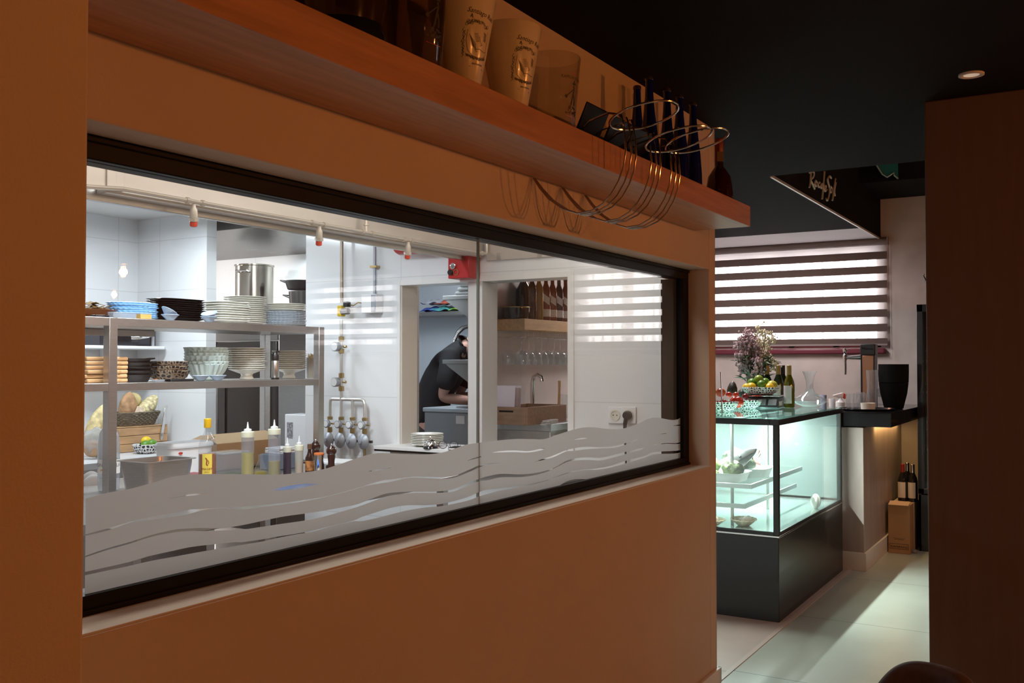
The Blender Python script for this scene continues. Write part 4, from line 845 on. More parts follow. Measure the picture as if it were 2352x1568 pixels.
b.build('sticks', mat('skewer_wood', (0.62, 0.45, 0.22), 0.6), t)
MB().loft([(0.028, 0.0), (0.030, 0.03), (0.030, 0.11)], None, 20, cap0=False, cap1=False).build('bag', plastic_clear, t); MB().box(-0.008, 0.012, -0.032, -0.0305, 0.055, 0.08).build('label', paper, t)
# -- things standing on the work table
def tab(px, Y, z=TZ): return (XatY(px, Y), Y, z + 0.0006)
t = thing('gastro_pan', 'deep steel gastronorm pan with a wide rim, beside the rack post', 'pan', tab(362, 3.30), 0.02)
b = MB(); b.loft([(0.085, 0), (0.094, 0.006), (0.112, 0.128), (0.113, 0.146), (0.126, 0.1465), (0.126, 0.1495), (0.111, 0.149), (0.108, 0.128), (0.09, 0.010), (0.001, 0.008)], rrect(1.05, 0.82, 8), 72, cap1=False); b.build('body', steel, t)
def lb(name, label, px, Y, prof, m_, cap=None, rz=0, cat='bottle', group=None):
    t = thing(name, label, cat, tab(px, Y), rz, group); MB().loft(prof, None, 28).build('body', m_, t); return t
t = thing('water_bottle', 'large clear plastic water bottle behind the rack post', 'bottle', tab(252, 3.60))
MB().loft([(0.036, 0), (0.042, 0.004), (0.044, 0.05), (0.042, 0.055), (0.044, 0.06), (0.044, 0.20), (0.038, 0.245), (0.016, 0.285), (0.014, 0.30)], None, 32).build('body', plastic_clear, t)
MB().loft([(0.016, 0.301), (0.016, 0.318), (0.014, 0.32)], None, 20).build('cap', mat('navy_cap', (0.03, 0.05, 0.2), 0.4), t)
o = MB().loft([(0.0447, 0.075), (0.0447, 0.135)], None, 32, cap0=False, cap1=False).build('label', mat('bottle_label', (0.74, 0.72, 0.70), 0.5), t)
cyl_print(t, lambda z: 0.0452, [('t', 'FONT VELLA', 0.022, 0.0, 0.105, 0.0)], -2.35, mat('grey_print', (0.25, 0.22, 0.24), 0.5))
cyl_print(t, lambda z: 0.0452, [('l', [(-0.03, 0.09), (-0.015, 0.094), (0.0, 0.086), (0.02, 0.09)], 0.003)], -2.35, mat('orange_print', (0.75, 0.35, 0.12), 0.5), 'logo')
t = thing('napkin', 'crumpled white cloth beside the water bottle', 'cloth', tab(222, 3.86)); b = MB(); n = 14; vs = []; fs = []
for i in range(n):
    for j in range(n):
        u, v = i / (n - 1) - .5, j / (n - 1) - .5; vs.append((u * 0.17, v * 0.12, 0.04 + 0.014 * math.sin(9 * u + 3) * math.cos(7 * v) + 0.012 * math.sin(15 * v + 5 * u) - 0.14 * (u * u + v * v)))
for i in range(n - 1):
    for j in range(n - 1): a = i * n + j; fs.append((a, a + 1, a + n + 1, a + n))
b.add(vs, fs); b.build('cloth', mat('white_cloth', (0.6, 0.59, 0.58), 0.9), t, solid=0.01, subsurf=1)
# yellow capped spirit bottle
t = thing('liquor_bottle', 'spirit bottle with a yellow cap and a yellow label, half full of amber drink', 'bottle', tab(478, 3.30))
MB().loft([(0.034, 0), (0.038, 0.004), (0.038, 0.18), (0.030, 0.215), (0.016, 0.24), (0.0135, 0.252), (0.0135, 0.272)], None, 32).build('body', glass_vis, t)
MB().loft([(0.033, 0.004), (0.0365, 0.008), (0.0365, 0.150), (0.001, 0.150)], None, 28, cap1=False).build('drink', mat('amber_drink', (0.45, 0.14, 0.04), 0.2, trans=0.5), t)
MB().loft([(0.015, 0.262), (0.0155, 0.264), (0.0155, 0.300), (0.014, 0.302)], None, 24).build('cap', mat('yellow_cap', (0.80, 0.47, 0.01), 0.35), t)
A0 = -2.33
lv = []; lf = []
for i in range(11):
    a = A0 - 0.55 + 1.1 * i / 10; lv += [(0.0387 * math.cos(a), 0.0387 * math.sin(a), 0.055), (0.0387 * math.cos(a), 0.0387 * math.sin(a), 0.152)]
for i in range(10): lf.append((2 * i, 2 * i + 2, 2 * i + 3, 2 * i + 1))
MB().add(lv, lf).build('label', mat('yellow_label', (0.78, 0.62, 0.10), 0.5), t)
cyl_print(t, lambda z: 0.0390, [('t', 'MAGEY', 0.0135, 0.0, 0.083, 0.0), ('l', [(-0.006, 0.135), (0.0, 0.125), (-0.003, 0.108), (0.003, 0.102)], 0.0022), ('l', [(0.004, 0.125), (0.008, 0.115), (0.004, 0.108)], 0.0012), ('t', 'ANISADO', 0.005, 0.0, 0.073, 0.0)], A0, mat('maroon_print', (0.25, 0.03, 0.02), 0.5))
def squeeze(px, Y, label, fill, fh, h=0.205, r=0.0265, body=None):
    t = thing('squeeze_bottle', label, 'bottle', tab(px, Y), 0, 'squeeze bottles on the work table')
    MB().loft([(r - .003, 0), (r, 0.003), (r, h - .004), (r - .003, h)], None, 28).build('body', body or plastic_clear, t)
    MB().loft([(r - .004, 0.002), (r - .0012, 0.004), (r - .0012, fh), (0.001, fh)], None, 24, cap1=False).build('sauce', fill, t)
    MB().loft([(r + .001, h - .022), (r + .0015, h - .02), (r + .0015, h + .002), (r - .004, h + .004)], None, 28).build('collar', mat('collar_cream', (0.72, 0.72, 0.55), 0.45), t)
    MB().loft([(r * .62, h + .0045), (r * .62, h + .014), (0.006, h + .018), (0.0022, h + .046), (0.001, h + .047)], None, 20).build('nozzle', mat('nozzle_plastic', (0.72, 0.74, 0.74), 0.4), t)
    return t
oil = mat('olive_oil', (0.62, 0.50, 0.03), 0.25, trans=0.3); oil2 = mat('dark_olive_oil', (0.45, 0.36, 0.04), 0.3, trans=0.3); msb = glassy('milky_plastic', (0.8, 0.82, 0.86), 1.4, 0.25, (0.78, 0.80, 0.86), 0.2)
squeeze(570, 3.30, 'tall squeeze bottle two thirds full of yellow oil, nearer the yellow capped bottle', oil, 0.135, 0.228, 0.0280, msb)
squeeze(631, 3.28, 'tall squeeze bottle half full of darker oil, right of the fuller one', oil2, 0.085, 0.232, 0.0280, msb)
squeeze(661, 3.30, 'short squeeze bottle full of dark brown sauce', mat('dark_sauce', (0.035, 0.022, 0.025), 0.3), 0.136, 0.140, 0.0185, mat('smoky_plastic', (0.05, 0.04, 0.06), 0.25))
squeeze(688, 3.28, 'short pale squeeze bottle with a little brown sauce at the bottom', mat('brown_sauce', (0.42, 0.24, 0.12), 0.4), 0.068, 0.145, 0.020, glassy('pale_squeeze', (0.85, 0.85, 0.8), 1.4, 0.7, (0.75, 0.74, 0.66), 0.3))
t = thing('sauce_bottle', 'small dark sauce bottle with a gold and red label beside the pepper mills', 'bottle', tab(712, 3.25))
MB().loft([(0.018, 0), (0.0205, 0.003), (0.0205, 0.085), (0.012, 0.105), (0.009, 0.115), (0.009, 0.128)], None, 24).build('body', mat('dark_bottle', (0.03, 0.012, 0.008), 0.12, coat=0.4), t)
MB().loft([(0.011, 0.129), (0.011, 0.150), (0.009, 0.152)], None, 16).build('cap', mat('tan_cap', (0.12, 0.06, 0.03), 0.4), t)
MB().loft([(0.0210, 0.025), (0.0210, 0.072)], None, 24, cap0=False, cap1=False).build('label', mat('gold_red_label', (0.35, 0.14, 0.04), 0.5, noise=0.7, nscale=60), t)
t = thing('spice_jar', 'chrome spice jar with an orange rim between the pepper mills', 'jar', tab(734, 3.18))
MB().loft([(0.022, 0), (0.024, 0.003), (0.024, 0.104)], None, 28).build('body', chrome, t); MB().loft([(0.0248, 0.1045), (0.0248, 0.112), (0.022, 0.114)], None, 28).build('lid', mat('orange_lid', (0.62, 0.16, 0.04), 0.4), t)
def mill(px, Y, lab):
    t = thing('pepper_mill', lab, 'pepper mill', tab(px, Y), 0, 'dark turned pepper mills')
    MB().loft([(0.022, 0), (0.0235, 0.004), (0.021, 0.02), (0.0165, 0.05), (0.0155, 0.075), (0.019, 0.100), (0.018, 0.106)], None, 28).build('body', dark_wood, t)
    MB().loft([(0.0185, 0.107), (0.024, 0.117), (0.0245, 0.130), (0.019, 0.140), (0.012, 0.146), (0.010, 0.150)], None, 28).build('head', dark_wood, t)
    MB().loft([(0.004, 0.1505), (0.005, 0.154), (0.003, 0.159)], None, 12).build('finial', chrome, t)
mill(726, 3.36, 'dark turned pepper mill behind the spice jar'); mill(762, 3.12, 'dark turned pepper mill at the right end of the bottle row')
t = thing('oil_carafe', 'small glass carafe with yellow oil between the two tall squeeze bottles', 'carafe', tab(600, 3.38))
MB().loft([(0.03, 0), (0.034, 0.004), (0.028, 0.045), (0.012, 0.085), (0.012, 0.11)], None, 24).build('body', glass_vis, t); MB().loft([(0.029, 0.002), (0.0325, 0.006), (0.029, 0.03), (0.001, 0.03)], None, 24, cap1=False).build('oil', oil2, t)
t = thing('food_container', 'clear plastic food box with green herbs behind the yellow capped bottle', 'container', tab(526, 3.52))
MB().box(-0.075, 0.075, -0.05, 0.05, 0, 0.115).build('box', msb, t, bevel=0.012, segs=3); MB().box(-0.08, 0.08, -0.055, 0.055, 0.1155, 0.125).build('lid', plastic_clear, t, bevel=0.004); MB().box(-0.07, 0.07, -0.045, 0.045, 0.0, 0.02).build('herbs', mat('green_herb', (0.08, 0.14, 0.03), 0.7, noise=0.5, nscale=90), t)
t = thing('food_container', 'large milky white lidded tub on the table between steel pan and yellow capped bottle', 'container', tab(425, 3.70))
MB().loft([(0.10, 0), (0.108, 0.005), (0.120, 0.145), (0.001, 0.1455)], rrect(1.05, 0.6, 5), 64, cap1=False).build('tub', white_plastic, t)
MB().loft([(0.124, 0.146), (0.126, 0.150), (0.126, 0.160), (0.118, 0.170), (0.001, 0.172)], rrect(1.05, 0.62, 5), 64, cap1=False).build('lid', mat('tub_lid', (0.74, 0.76, 0.79), 0.25), t); MB().loft([(0.009, -0.0005), (0.009, 0.0005)], lambda a: (math.cos(a) * 1.4, math.sin(a) * .7), 20, c=(-0.085, -0.0755, 0.125), M=Matrix.Rotation(PI / 2, 4, 'X')).build('badge', red_ink, t)
t = thing('cutting_board', 'dark red cutting board lying under the bottles', 'board', tab(452, 3.48)); MB().box(-0.10, 0.04, -0.06, 0.06, 0, 0.045).build('board', mat('dark_red_board', (0.22, 0.02, 0.03), 0.4), t, bevel=0.006)
t = thing('black_crate', 'low black crate with a white lid at the right end of the work table', 'crate', tab(800, 3.12)); MB().box(-0.05, 0.10, -0.07, 0.10, 0, 0.045).build('crate', black_plastic, t, bevel=0.006); MB().box(-0.055, 0.105, -0.02, 0.20, 0.046, 0.062).build('lid', white_plastic, t, bevel=0.004)
pn = MB().box(-0.06, 0.06, -0.05, 0.05, 0, 0.006).build('napkin', mat('white_napkin', (0.74, 0.75, 0.76), 0.8), bevel=0.002); tag(pn, 'x', 'napkin')
stack(pn, 4, 0.0075, (XatY(645, 3.60), 3.60, TZ + 0.0815), 'folded white napkin', 'behind the darker oil bottle', 'folded napkins behind the squeeze bottles', 0.003)
t = thing('metal_box', 'grey box under the folded napkins behind the squeeze bottles', 'box', (XatY(645, 3.60), 3.60, TZ + 0.0006)); MB().box(-0.09, 0.10, -0.055, 0.055, 0, 0.08).build('box', mat('slate_box', (0.12, 0.15, 0.2), 0.5), t, bevel=0.004)
t = thing('folded_towel', 'bright blue folded towel lying on the work table seen between the waves', 'towel', (XatY(682, 3.12), 3.12, TZ + 0.0006))
MB().box(-0.13, 0.10, -0.05, 0.05, 0, 0.018).build('towel', mat('bright_blue_cloth', (0.05, 0.25, 0.95), 0.8), t, bevel=0.006)
# low counter against the window
t = thing('prep_counter', 'dark low counter standing right behind the window, glimpsed through the slits', 'counter', (2.5, 2.012, 0))
MB().box(-1.4, 1.6, -0.28, 0.38, 0.80, 0.84).build('worktop', steel, t, bevel=0.003)
MB().box(-1.38, 1.58, -0.27, 0.36, 0.10, 0.799).build('cabinet', steel_d, t, bevel=0.003)
for k in range(5): MB().box(-1.36 + k * 0.59, -0.79 + k * 0.59, 0.361, 0.372, 0.14, 0.77).build('door', steel, t, bevel=0.002)
t = thing('roll_of_tape', 'white paper roll on the prep counter, seen through a slit in the film', 'roll', (2.20, 2.26, 0.8406))
MB().loft([(0.02, 0), (0.05, 0), (0.05, 0.05), (0.02, 0.05), (0.02, 0)], None, 32, cap0=False, cap1=False).build('roll', paper, t)
for i in range(5):
    t = thing('serving_spoon', ['steel spoon nearest the roll on the prep counter', 'steel spoon beside the one nearest the roll', 'middle steel spoon on the prep counter', 'steel spoon next to the last one on the prep counter', 'steel spoon farthest right on the prep counter'][i], 'spoon', (2.42 + 0.07 * i, 2.1 + 0.02 * i, 0.842), 0.5 + 0.15 * i, 'steel spoons on the prep counter')
    MB().tube([(-0.11, 0, 0.006), (0.0, 0, 0.004), (0.06, 0, 0.003)], 0.004, 6).build('handle', chrome, t); MB().loft([(0.004, 0), (0.02, 0.006), (0.026, 0.012)], lambda a: (math.cos(a) * 1.4, math.sin(a)), 20, c=(0.09, 0, 0), cap1=False).build('bowl', chrome, t)
# ---------------------------------------------------- back counter along the tiled wall
BZ = 0.945
t = thing('back_counter', 'white topped counter along the tiled back wall of the kitchen', 'counter', (3.0, 5.1, 0))
MB().box(-1.6, 1.24, -0.35, 0.395, BZ - 0.04, BZ).build('worktop', mat('pale_worktop', (0.62, 0.63, 0.64), 0.3), t, bevel=0.003); MB().box(-1.58, 1.22, -0.32, 0.39, 0.0, BZ - 0.041).build('cabinet', steel, t, bevel=0.002)
MB().box(-1.6, 1.24, 0.378, 0.395, BZ + 0.0002, BZ + 0.10).build('upstand', white_paint, t, bevel=0.002)
def bk(px, Y, z=BZ): return (XatY(px, Y), Y, z + 0.0006)
t = thing('wooden_crate', 'low crate of light wooden planks holding up the bread basket', 'crate', bk(316, 5.22))
b = MB()
for k in range(3): b.box(-0.20, 0.155, -0.10, -0.085, 0.002 + k * 0.05, 0.049 + k * 0.05); b.box(-0.20, 0.155, 0.085, 0.10, 0.002 + k * 0.05, 0.049 + k * 0.05); b.box(-0.20, -0.185, -0.0848, 0.0848, 0.002 + k * 0.05, 0.049 + k * 0.05); b.box(0.14, 0.155, -0.0848, 0.0848, 0.002 + k * 0.05, 0.049 + k * 0.05)
b.box(-0.184, 0.139, -0.0848, 0.0848, 0, 0.012); b.build('planks', wood_lt, t, bevel=0.002)
MB().box(-0.20, 0.155, -0.10, 0.10, 0.1515, 0.158).build('lid', wood_lt, t, bevel=0.001)
BB_ = bk(305, 5.22, BZ + 0.1586)
t = thing('bread_basket', 'grey wicker basket of bread standing on the light wooden crate', 'basket', BB_)
b = MB(); rnd = random.Random(2)
pl = rrect(1.15, 0.62, 4)
for k in range(9):
    z = 0.006 + k * 0.0095; r = 0.115 + 0.004 * k; pts = []
    for i in range(60):
        a = 2 * PI * i / 60; kx, ky = pl(a); w_ = 0.004 * math.sin(i * 1.57 * 1.9 + k * PI); pts.append(((r + w_) * kx, (r + w_) * ky, z + 0.001 * math.sin(i + k)))
    b.tube(pts, 0.005, 6, closed=True)
b.loft([(0.112, 0.0), (0.112, 0.004)], pl, 40); b.build('weave', mat('grey_wicker', (0.16, 0.13, 0.09), 0.8, noise=0.3, nscale=60), t)
def loaf(name, lab, off, L_, r, col, tilt, rz, flour=0.2, group='breads in the kitchen', spots=False):
    m_ = mat('crust_' + name + str(round(col[0] * 100)), col, 0.75, noise=0.4 if not spots else 0.6, nscale=22 if not spots else 50, bump=1.0, bscale=26)
    o = MB().loft([(max(0.002, r * math.sin(PI * (i / 16)) ** 0.55), -L_ / 2 + L_ * i / 16) for i in range(17)], lambda a: (math.cos(a), math.sin(a) * .85), 24, M=Matrix.Rotation(rz, 4, 'Z') @ Matrix.Rotation(tilt, 4, 'Y')).build('bread_loaf', m_)
    o.location = (BB_[0] + off[0], BB_[1] + off[1], BB_[2] + off[2]); tag(o, lab, 'bread', group); return o
loaf('a', 'brown crusty rounded loaf at the left of the wicker basket', (-0.050, -0.02, 0.105), 0.22, 0.058, (0.42, 0.24, 0.12), 0.15, 0)
loaf('b', 'pale floury loaf in the middle front of the wicker basket', (0.00, -0.045, 0.065), 0.12, 0.045, (0.66, 0.52, 0.38), 0.35, 0)
loaf('c', 'round yellow bread behind the others in the wicker basket', (0.040, 0.04, 0.150), 0.12, 0.055, (0.62, 0.50, 0.24), 1.3, 0.5)
loaf('d', 'long seeded bread leaning to the right in the wicker basket', (0.085, -0.03, 0.105), 0.22, 0.05, (0.64, 0.53, 0.30), 0.75, 0, spots=True)
o = loaf('e', 'long pale bread in a clear bag left of the rack post', (XatY(226, 5.06) - BB_[0], -0.16, 0.03), 0.30, 0.06, (0.60, 0.48, 0.24), 0.62, 0.2)
t = thing('bread_bag', 'crumpled clear bag of rolls under the long bread at the left edge', 'bag', (XatY(222, 4.94), 4.94, BZ + 0.0006))
b = MB(); b.ball((0, 0, 0.085), 0.085, 26, 18, (.95, .75, 1)); b.v = [tuple(Vector((v[0], v[1], v[2] - .085)) * (1 + .10 * math.sin(v[0] * 90 + v[2] * 40) * math.cos(v[1] * 80 + v[2] * 70)) + Vector((0, 0, .093))) for v in b.v]; b.build('bag', plastic_clear, t)
MB().ball((-0.02, 0, 0.06), 0.05, 14, 10).ball((0.035, 0.01, 0.045), 0.04, 14, 10).build('rolls', mat('roll_crust', (0.45, 0.28, 0.16), 0.8), t)
t = thing('bread_knife', 'steel knife leaning on the front of the light wooden crate', 'knife', (BB_[0] + 0.145, BB_[1] - 0.107, BB_[2] - 0.06))
MB().cbox((0.012, 0, 0.085), (0.022, 0.004, 0.20), ry=0.18).build('blade', chrome, t, bevel=0.001); MB().loft([(0.004, -0.04), (0.011, -0.03), (0.012, 0.0), (0.010, 0.01)], None, 14, c=(-0.008, 0, 0)).build('handle', steel, t)
hbw = tag(honey_bowl(hc2, 0.078, 0.055), 'white bowl with black honeycomb spots full of limes by the wooden crate', 'bowl'); q = bk(336, 4.98); hbw.location = q
def fruit(nm, lab, loc, r, m_, sc=(1, 1, 1), grp=None):
    o = MB().ball((0, 0, 0), r, 18, 12, sc).build(nm, m_); o.location = loc; tag(o, lab, nm, grp); return o
lime = mat('lime_skin', (0.10, 0.26, 0.02), 0.4, noise=0.15, nscale=30); lemon = mat('lemon_skin', (0.78, 0.52, 0.02), 0.4, noise=0.06, nscale=40)
fruit('lime', 'green lime at the left of the kitchen lime bowl', (q[0] - 0.022, q[1] - 0.03, q[2] + 0.052), 0.030, lime, (1.15, 1, 1), 'limes in the kitchen bowl')
fruit('lime', 'green lime at the right of the kitchen lime bowl', (q[0] + 0.030, q[1] - 0.02, q[2] + 0.054), 0.030, lime, (1.15, 1, 1), 'limes in the kitchen bowl')
fruit('lemon', 'yellow lemon on top of the limes in the kitchen bowl', (q[0] + 0.022, q[1] + 0.022, q[2] + 0.073), 0.028, lemon, (1.2, 1, 1))
t = thing('cardboard_box', 'open brown cardboard carton with raised flaps behind the bottles', 'box', (3.53, 3.815, TZ + 0.0006), 0.0)
b = MB(); W_, D_, H_ = 0.285, 0.055, 0.135
b.box(-W_, W_, -D_, -D_ + 0.006, 0, H_); b.box(-W_, W_, D_ - 0.006, D_, 0, H_); b.box(-W_, -W_ + 0.006, -D_, D_, 0, H_); b.box(W_ - 0.006, W_, -D_, D_, 0, H_); b.box(-W_, W_, -D_, D_, 0, 0.006); b.build('carton', cardboard, t)
MB().cbox((0.06, -D_ + 0.045, H_ + 0.022), (0.42, 0.10, 0.004), rx=0.42).build('flap', mat('pale_cardboard', (0.52, 0.38, 0.22), 0.8), t); MB().cbox((-W_ + 0.06, 0.0, H_ + 0.022), (0.14, 0.10, 0.004), ry=-0.28).build('flap', cardboard, t)
# wall shelf with boxes behind the rack
wz = at(300, 794, 'Y', 5.2).z
t = thing('wall_rack', 'white wall shelf with rounded ends on the tiles behind the steel rack', 'shelf', (XatY(290, 5.3), 5.3, wz))
MB().prism([(-0.42, -0.12), (0.20, -0.12), (0.24, -0.08), (0.24, 0.199), (-0.42, 0.199)], -0.022, 0).build('board', white_plastic, t, bevel=0.006); MB().box(-0.05, -0.035, 0.02, 0.199, -0.10, -0.0225).build('bracket', white_plastic, t)
t2 = thing('microwave_oven', 'dark oven with a curved chrome handle on the white wall shelf behind the rack', 'oven', (XatY(286, 5.3), 5.32, wz + 0.0006))
MB().box(-0.25, 0.16, -0.12, 0.17, 0, 0.22).build('housing', mat('dark_blue_grey', (0.02, 0.022, 0.03), 0.3), t2, bevel=0.006); MB().box(-0.22, 0.02, -0.126, -0.1205, 0.02, 0.2).build('window', black_gloss, t2, bevel=0.002)
for zz in (0.05, 0.115): MB().tube([(-0.03, -0.125, zz), (0.0, -0.16, zz), (0.06, -0.165, zz + 0.01), (0.115, -0.14, zz + 0.02), (0.12, -0.122, zz + 0.022)], 0.010, 10).build('handle', chrome, t2)
MB().box(0.122, 0.142, -0.128, -0.1205, 0.0, 0.2).build('trim_strip', mat('light_grey_strip', (0.4, 0.4, 0.42), 0.4), t2)
# ---------------------------------------------------- alcove: oven, shelf and pots
AX = 4.60
oy1, oy0 = YatX(486, AX), YatX(641, AX); OT = 1.775
t = thing('combi_oven', 'tall steel oven with a dark glass door in the alcove', 'oven', (AX, (oy0 + oy1) / 2, 0)); hw = (oy1 - oy0) / 2
MB().box(0, 0.48, -hw, hw, 0.35, OT).build('housing', steel, t, bevel=0.004); MB().box(0.02, 0.46, -hw + 0.03, hw - 0.03, 0, 0.3495).build('stand', steel_d, t)
MB().box(-0.02, -0.001, -hw + 0.005, hw - 0.07, 0.40, 1.64).build('door', mat('oven_glass', (0.018, 0.017, 0.015), 0.08, coat=0.6), t, bevel=0.003)
MB().box(-0.028, -0.001, hw - 0.065, hw - 0.002, 0.40, 1.64).build('door_frame', steel, t, bevel=0.003); MB().box(-0.012, -0.001, -hw + 0.002, hw - 0.002, 1.648, 1.76).build('control_panel', steel_d, t, bevel=0.002)
MB().tube([(-0.03, hw - 0.12, 0.7), (-0.06, hw - 0.12, 0.75), (-0.06, hw - 0.12, 1.35), (-0.03, hw - 0.12, 1.40)], 0.010, 10).build('handle', steel, t)
q = at(584, 690, 'X', 4.84); t = thing('stock_pot', 'tall steel stock pot with a lid rim and side handles on top of the oven', 'pot', (4.84, q.y, OT + 0.0006))
MB().loft([(0.125, 0), (0.130, 0.005), (0.130, 0.39), (0.137, 0.394), (0.137, 0.402), (0.127, 0.404), (0.126, 0.39), (0.12, 0.012), (0.001, 0.01)], None, 48, cap1=False).build('body', mat('pot_steel', (0.42, 0.38, 0.33), 0.16, 1.0), t)
for a in (PI * 1.08, PI * 0.08):
    c, s_ = math.cos(a), math.sin(a); e = (-s_, c)
    MB().tube([(0.128 * c + e[0] * .04, 0.128 * s_ + e[1] * .04, 0.345), (0.165 * c + e[0] * .04, 0.165 * s_ + e[1] * .04, 0.352), (0.165 * c - e[0] * .04, 0.165 * s_ - e[1] * .04, 0.352), (0.128 * c - e[0] * .04, 0.128 * s_ - e[1] * .04, 0.345)], 0.006, 8).build('handle', chrome, t)
t = thing('alcove_shelf', 'steel shelf beside the oven in the alcove carrying dark pans', 'shelf', (4.85, 4.20, OT)); MB().box(-0.25, 0.249, -0.28, oy0 - 4.20 - 0.01, -0.03, 0).build('board', steel, t, bevel=0.002)
for lab, px, r, h, dz, mm_ in (('small pot with loop handles standing in the alcove right of the stock pot', 692, 0.085, 0.20, 0, mat('pan_dull', (0.10, 0.095, 0.09), 0.35, 0.8)), ('black frying pan stacked on the small pot in the alcove', 692, 0.11, 0.06, 0.212, black_iron)):
    yy = YatX(px, 4.82); p_ = thing('cooking_pot' if dz == 0 else 'frying_pan', lab, 'pot' if dz == 0 else 'pan', (4.82, yy, OT + 0.0006 + dz))
    MB().loft([(r * .8, 0), (r * .85, 0.004), (r, h - .004), (r, h), (r - .005, h), (r * .8, 0.008), (0.001, 0.007)], None, 36, cap1=False).build('body', mm_, p_)
    for a, zz in ((PI / 2, h * .8), (-PI / 2, h * .8)):
        s_ = 1 if a > 0 else -1; MB().tube([(-0.03, s_ * (r - .004), zz), (-0.034, s_ * (r + .05), zz + .02), (0.034, s_ * (r + .05), zz + .02), (0.03, s_ * (r - .004), zz)], 0.005, 8).build('handle', mm_, p_)
q = at(683, 970, 'X', 4.5); t = thing('polystyrene_box', 'white box with grey marks low down in the alcove', 'box', (4.5, q.y - .04, 0.0)); MB().box(-0.07, 0.07, -0.10, 0.08, 0.9, 1.18).build('box', white_plastic, t, bevel=0.006); MB().box(-0.08, 0.2, -0.16, 0.14, 0.0, 0.899).build('stand', steel_d, t, bevel=0.004)
MB().box(-0.071, -0.0702, 0.01, 0.06, 1.03, 1.13).build('print', mat('grey_label', (0.3, 0.3, 0.32), 0.5, noise=0.8, nscale=70), t)
q = at(600, 560, 'X', 4.8); t = thing('alcove_hood', 'dark sloping steel hood over the oven in the alcove', 'hood', (4.7, 4.9, 2.27)); MB().prism([(-0.30, 0.13), (-0.30, 0.09), (0.395, -0.0), (0.395, 0.17), (-0.30, 0.17)], -0.9, 0.9, 'y').build('canopy', steel_d, t, bevel=0.003)
# ---------------------------------------------------- dish room
def rs(zc, lab, d=0.36):
    t = thing('bracket_shelf', lab, 'shelf', (5.5, 3.4705, zc)); MB().box(-0.06, 1.1, 0, d, -0.028, 0).build('board', mat('bracket_steel', (0.32, 0.32, 0.31), 0.45, 0.7), t, bevel=0.002)
    for x in (-0.05, 1.0): MB().prism([(0.0, -0.0285), (d - 0.02, -0.0285), (d - 0.04, -0.045), (0.0, -0.26)], x, x + 0.006, 'x').build('bracket', MATS['bracket_steel'], t)
    return t
dX = 5.44; rs(at(1010, 826, 'X', dX).z, 'lower steel bracket shelf in the dish room in front of the person', 0.37); zs_ = at(1010, 680, 'X', dX).z; rs(zs_, 'upper steel bracket shelf in the dish room above the person', 0.37)
t = thing('folded_cloths', 'grey folded cloths on the upper steel bracket shelf', 'cloths', (5.52, 3.64, zs_ + 0.0006)); b = MB()
for k in range(3): b.box(-0.05, 0.2, -0.15, 0.12 - 0.02 * k, 0.002 + 0.028 * k, 0.028 + 0.028 * k)
b.build('cloths', mat('grey_cloth', (0.32, 0.33, 0.32), 0.9), t, bevel=0.01, segs=3)
FX = 6.45; fz = at(990, 716, 'X', FX).z; fy = YatX(1000, FX)
t = thing('wall_shelf', 'steel wall shelf at the back of the dish room carrying colourful cloths', 'shelf', (FX, fy, fz)); MB().box(0, 0.2495, -0.35, 0.45, -0.03, 0).build('board', steel, t, bevel=0.002)
cl = [((0.06, 0.12, 0.5), 'blue'), ((0.5, 0.5, 0.55), 'pale grey'), ((0.6, 0.12, 0.08), 'orange red'), ((0.1, 0.45, 0.45), 'turquoise'), ((0.35, 0.75, 0.1), 'lime green')]
pos = [(0.10, 0.0), (0.08, 0.06), (-0.06, 0.055), (-0.02, 0.0), (-0.20, 0.0)]
for i, (c_, nm) in enumerate(cl):
    o = MB(); n = 10; vs = []; fs = []; r_ = random.Random(i)
    for a in range(n):
        for b_ in range(n):
            u, v = a / (n - 1) - .5, b_ / (n - 1) - .5; e = 1 - max(abs(u), abs(v)) * 1.7; vs.append((u * 0.2, v * 0.2, max(0.004, 0.05 * e + 0.016 * math.sin(11 * u + i) * math.cos(9 * v + 2 * i))))
    for a in range(n - 1):
        for b_ in range(n - 1): k = a * n + b_; fs.append((k, k + 1, k + n + 1, k + n))
    o.add(vs, fs); ob = o.build('cloth', mat('cloth_' + str(i), c_, 0.85, noise=0.45, nscale=25), solid=0.006, subsurf=1); ob.location = (FX + 0.12, fy + pos[i][0], fz + 0.004 + pos[i][1]); tag(ob, nm + ' crumpled cloth on the shelf at the back of the dish room', 'cloth', 'crumpled cloths on the dish room shelf')
t = thing('steel_machine', 'low grey steel machine with a lid in front of the person', 'machine', (5.48, 3.72, 0)); mz = at(1000, 946, 'X', 5.48).z; my = YatX(975, 5.48) - 3.72
MB().box(0, 0.40, -0.22, my, 0.02, mz).build('housing', mat('machine_steel', (0.36, 0.37, 0.38), 0.45, 0.5), t, bevel=0.006); MB().box(-0.012, 0.41, -0.22, my + 0.008, mz + 0.0005, mz + 0.03).build('lid', mat('machine_lid', (0.5, 0.54, 0.58), 0.35, 0.4), t, bevel=0.006)
MB().box(-0.004, -0.0005, my - 0.34, my - 0.27, mz - 0.075, mz - 0.02).build('sticker', paper, t); MB().box(0.1, 0.3, -0.1, 0.1, mz + 0.0305, mz + 0.036).build('tray', steel_d, t)
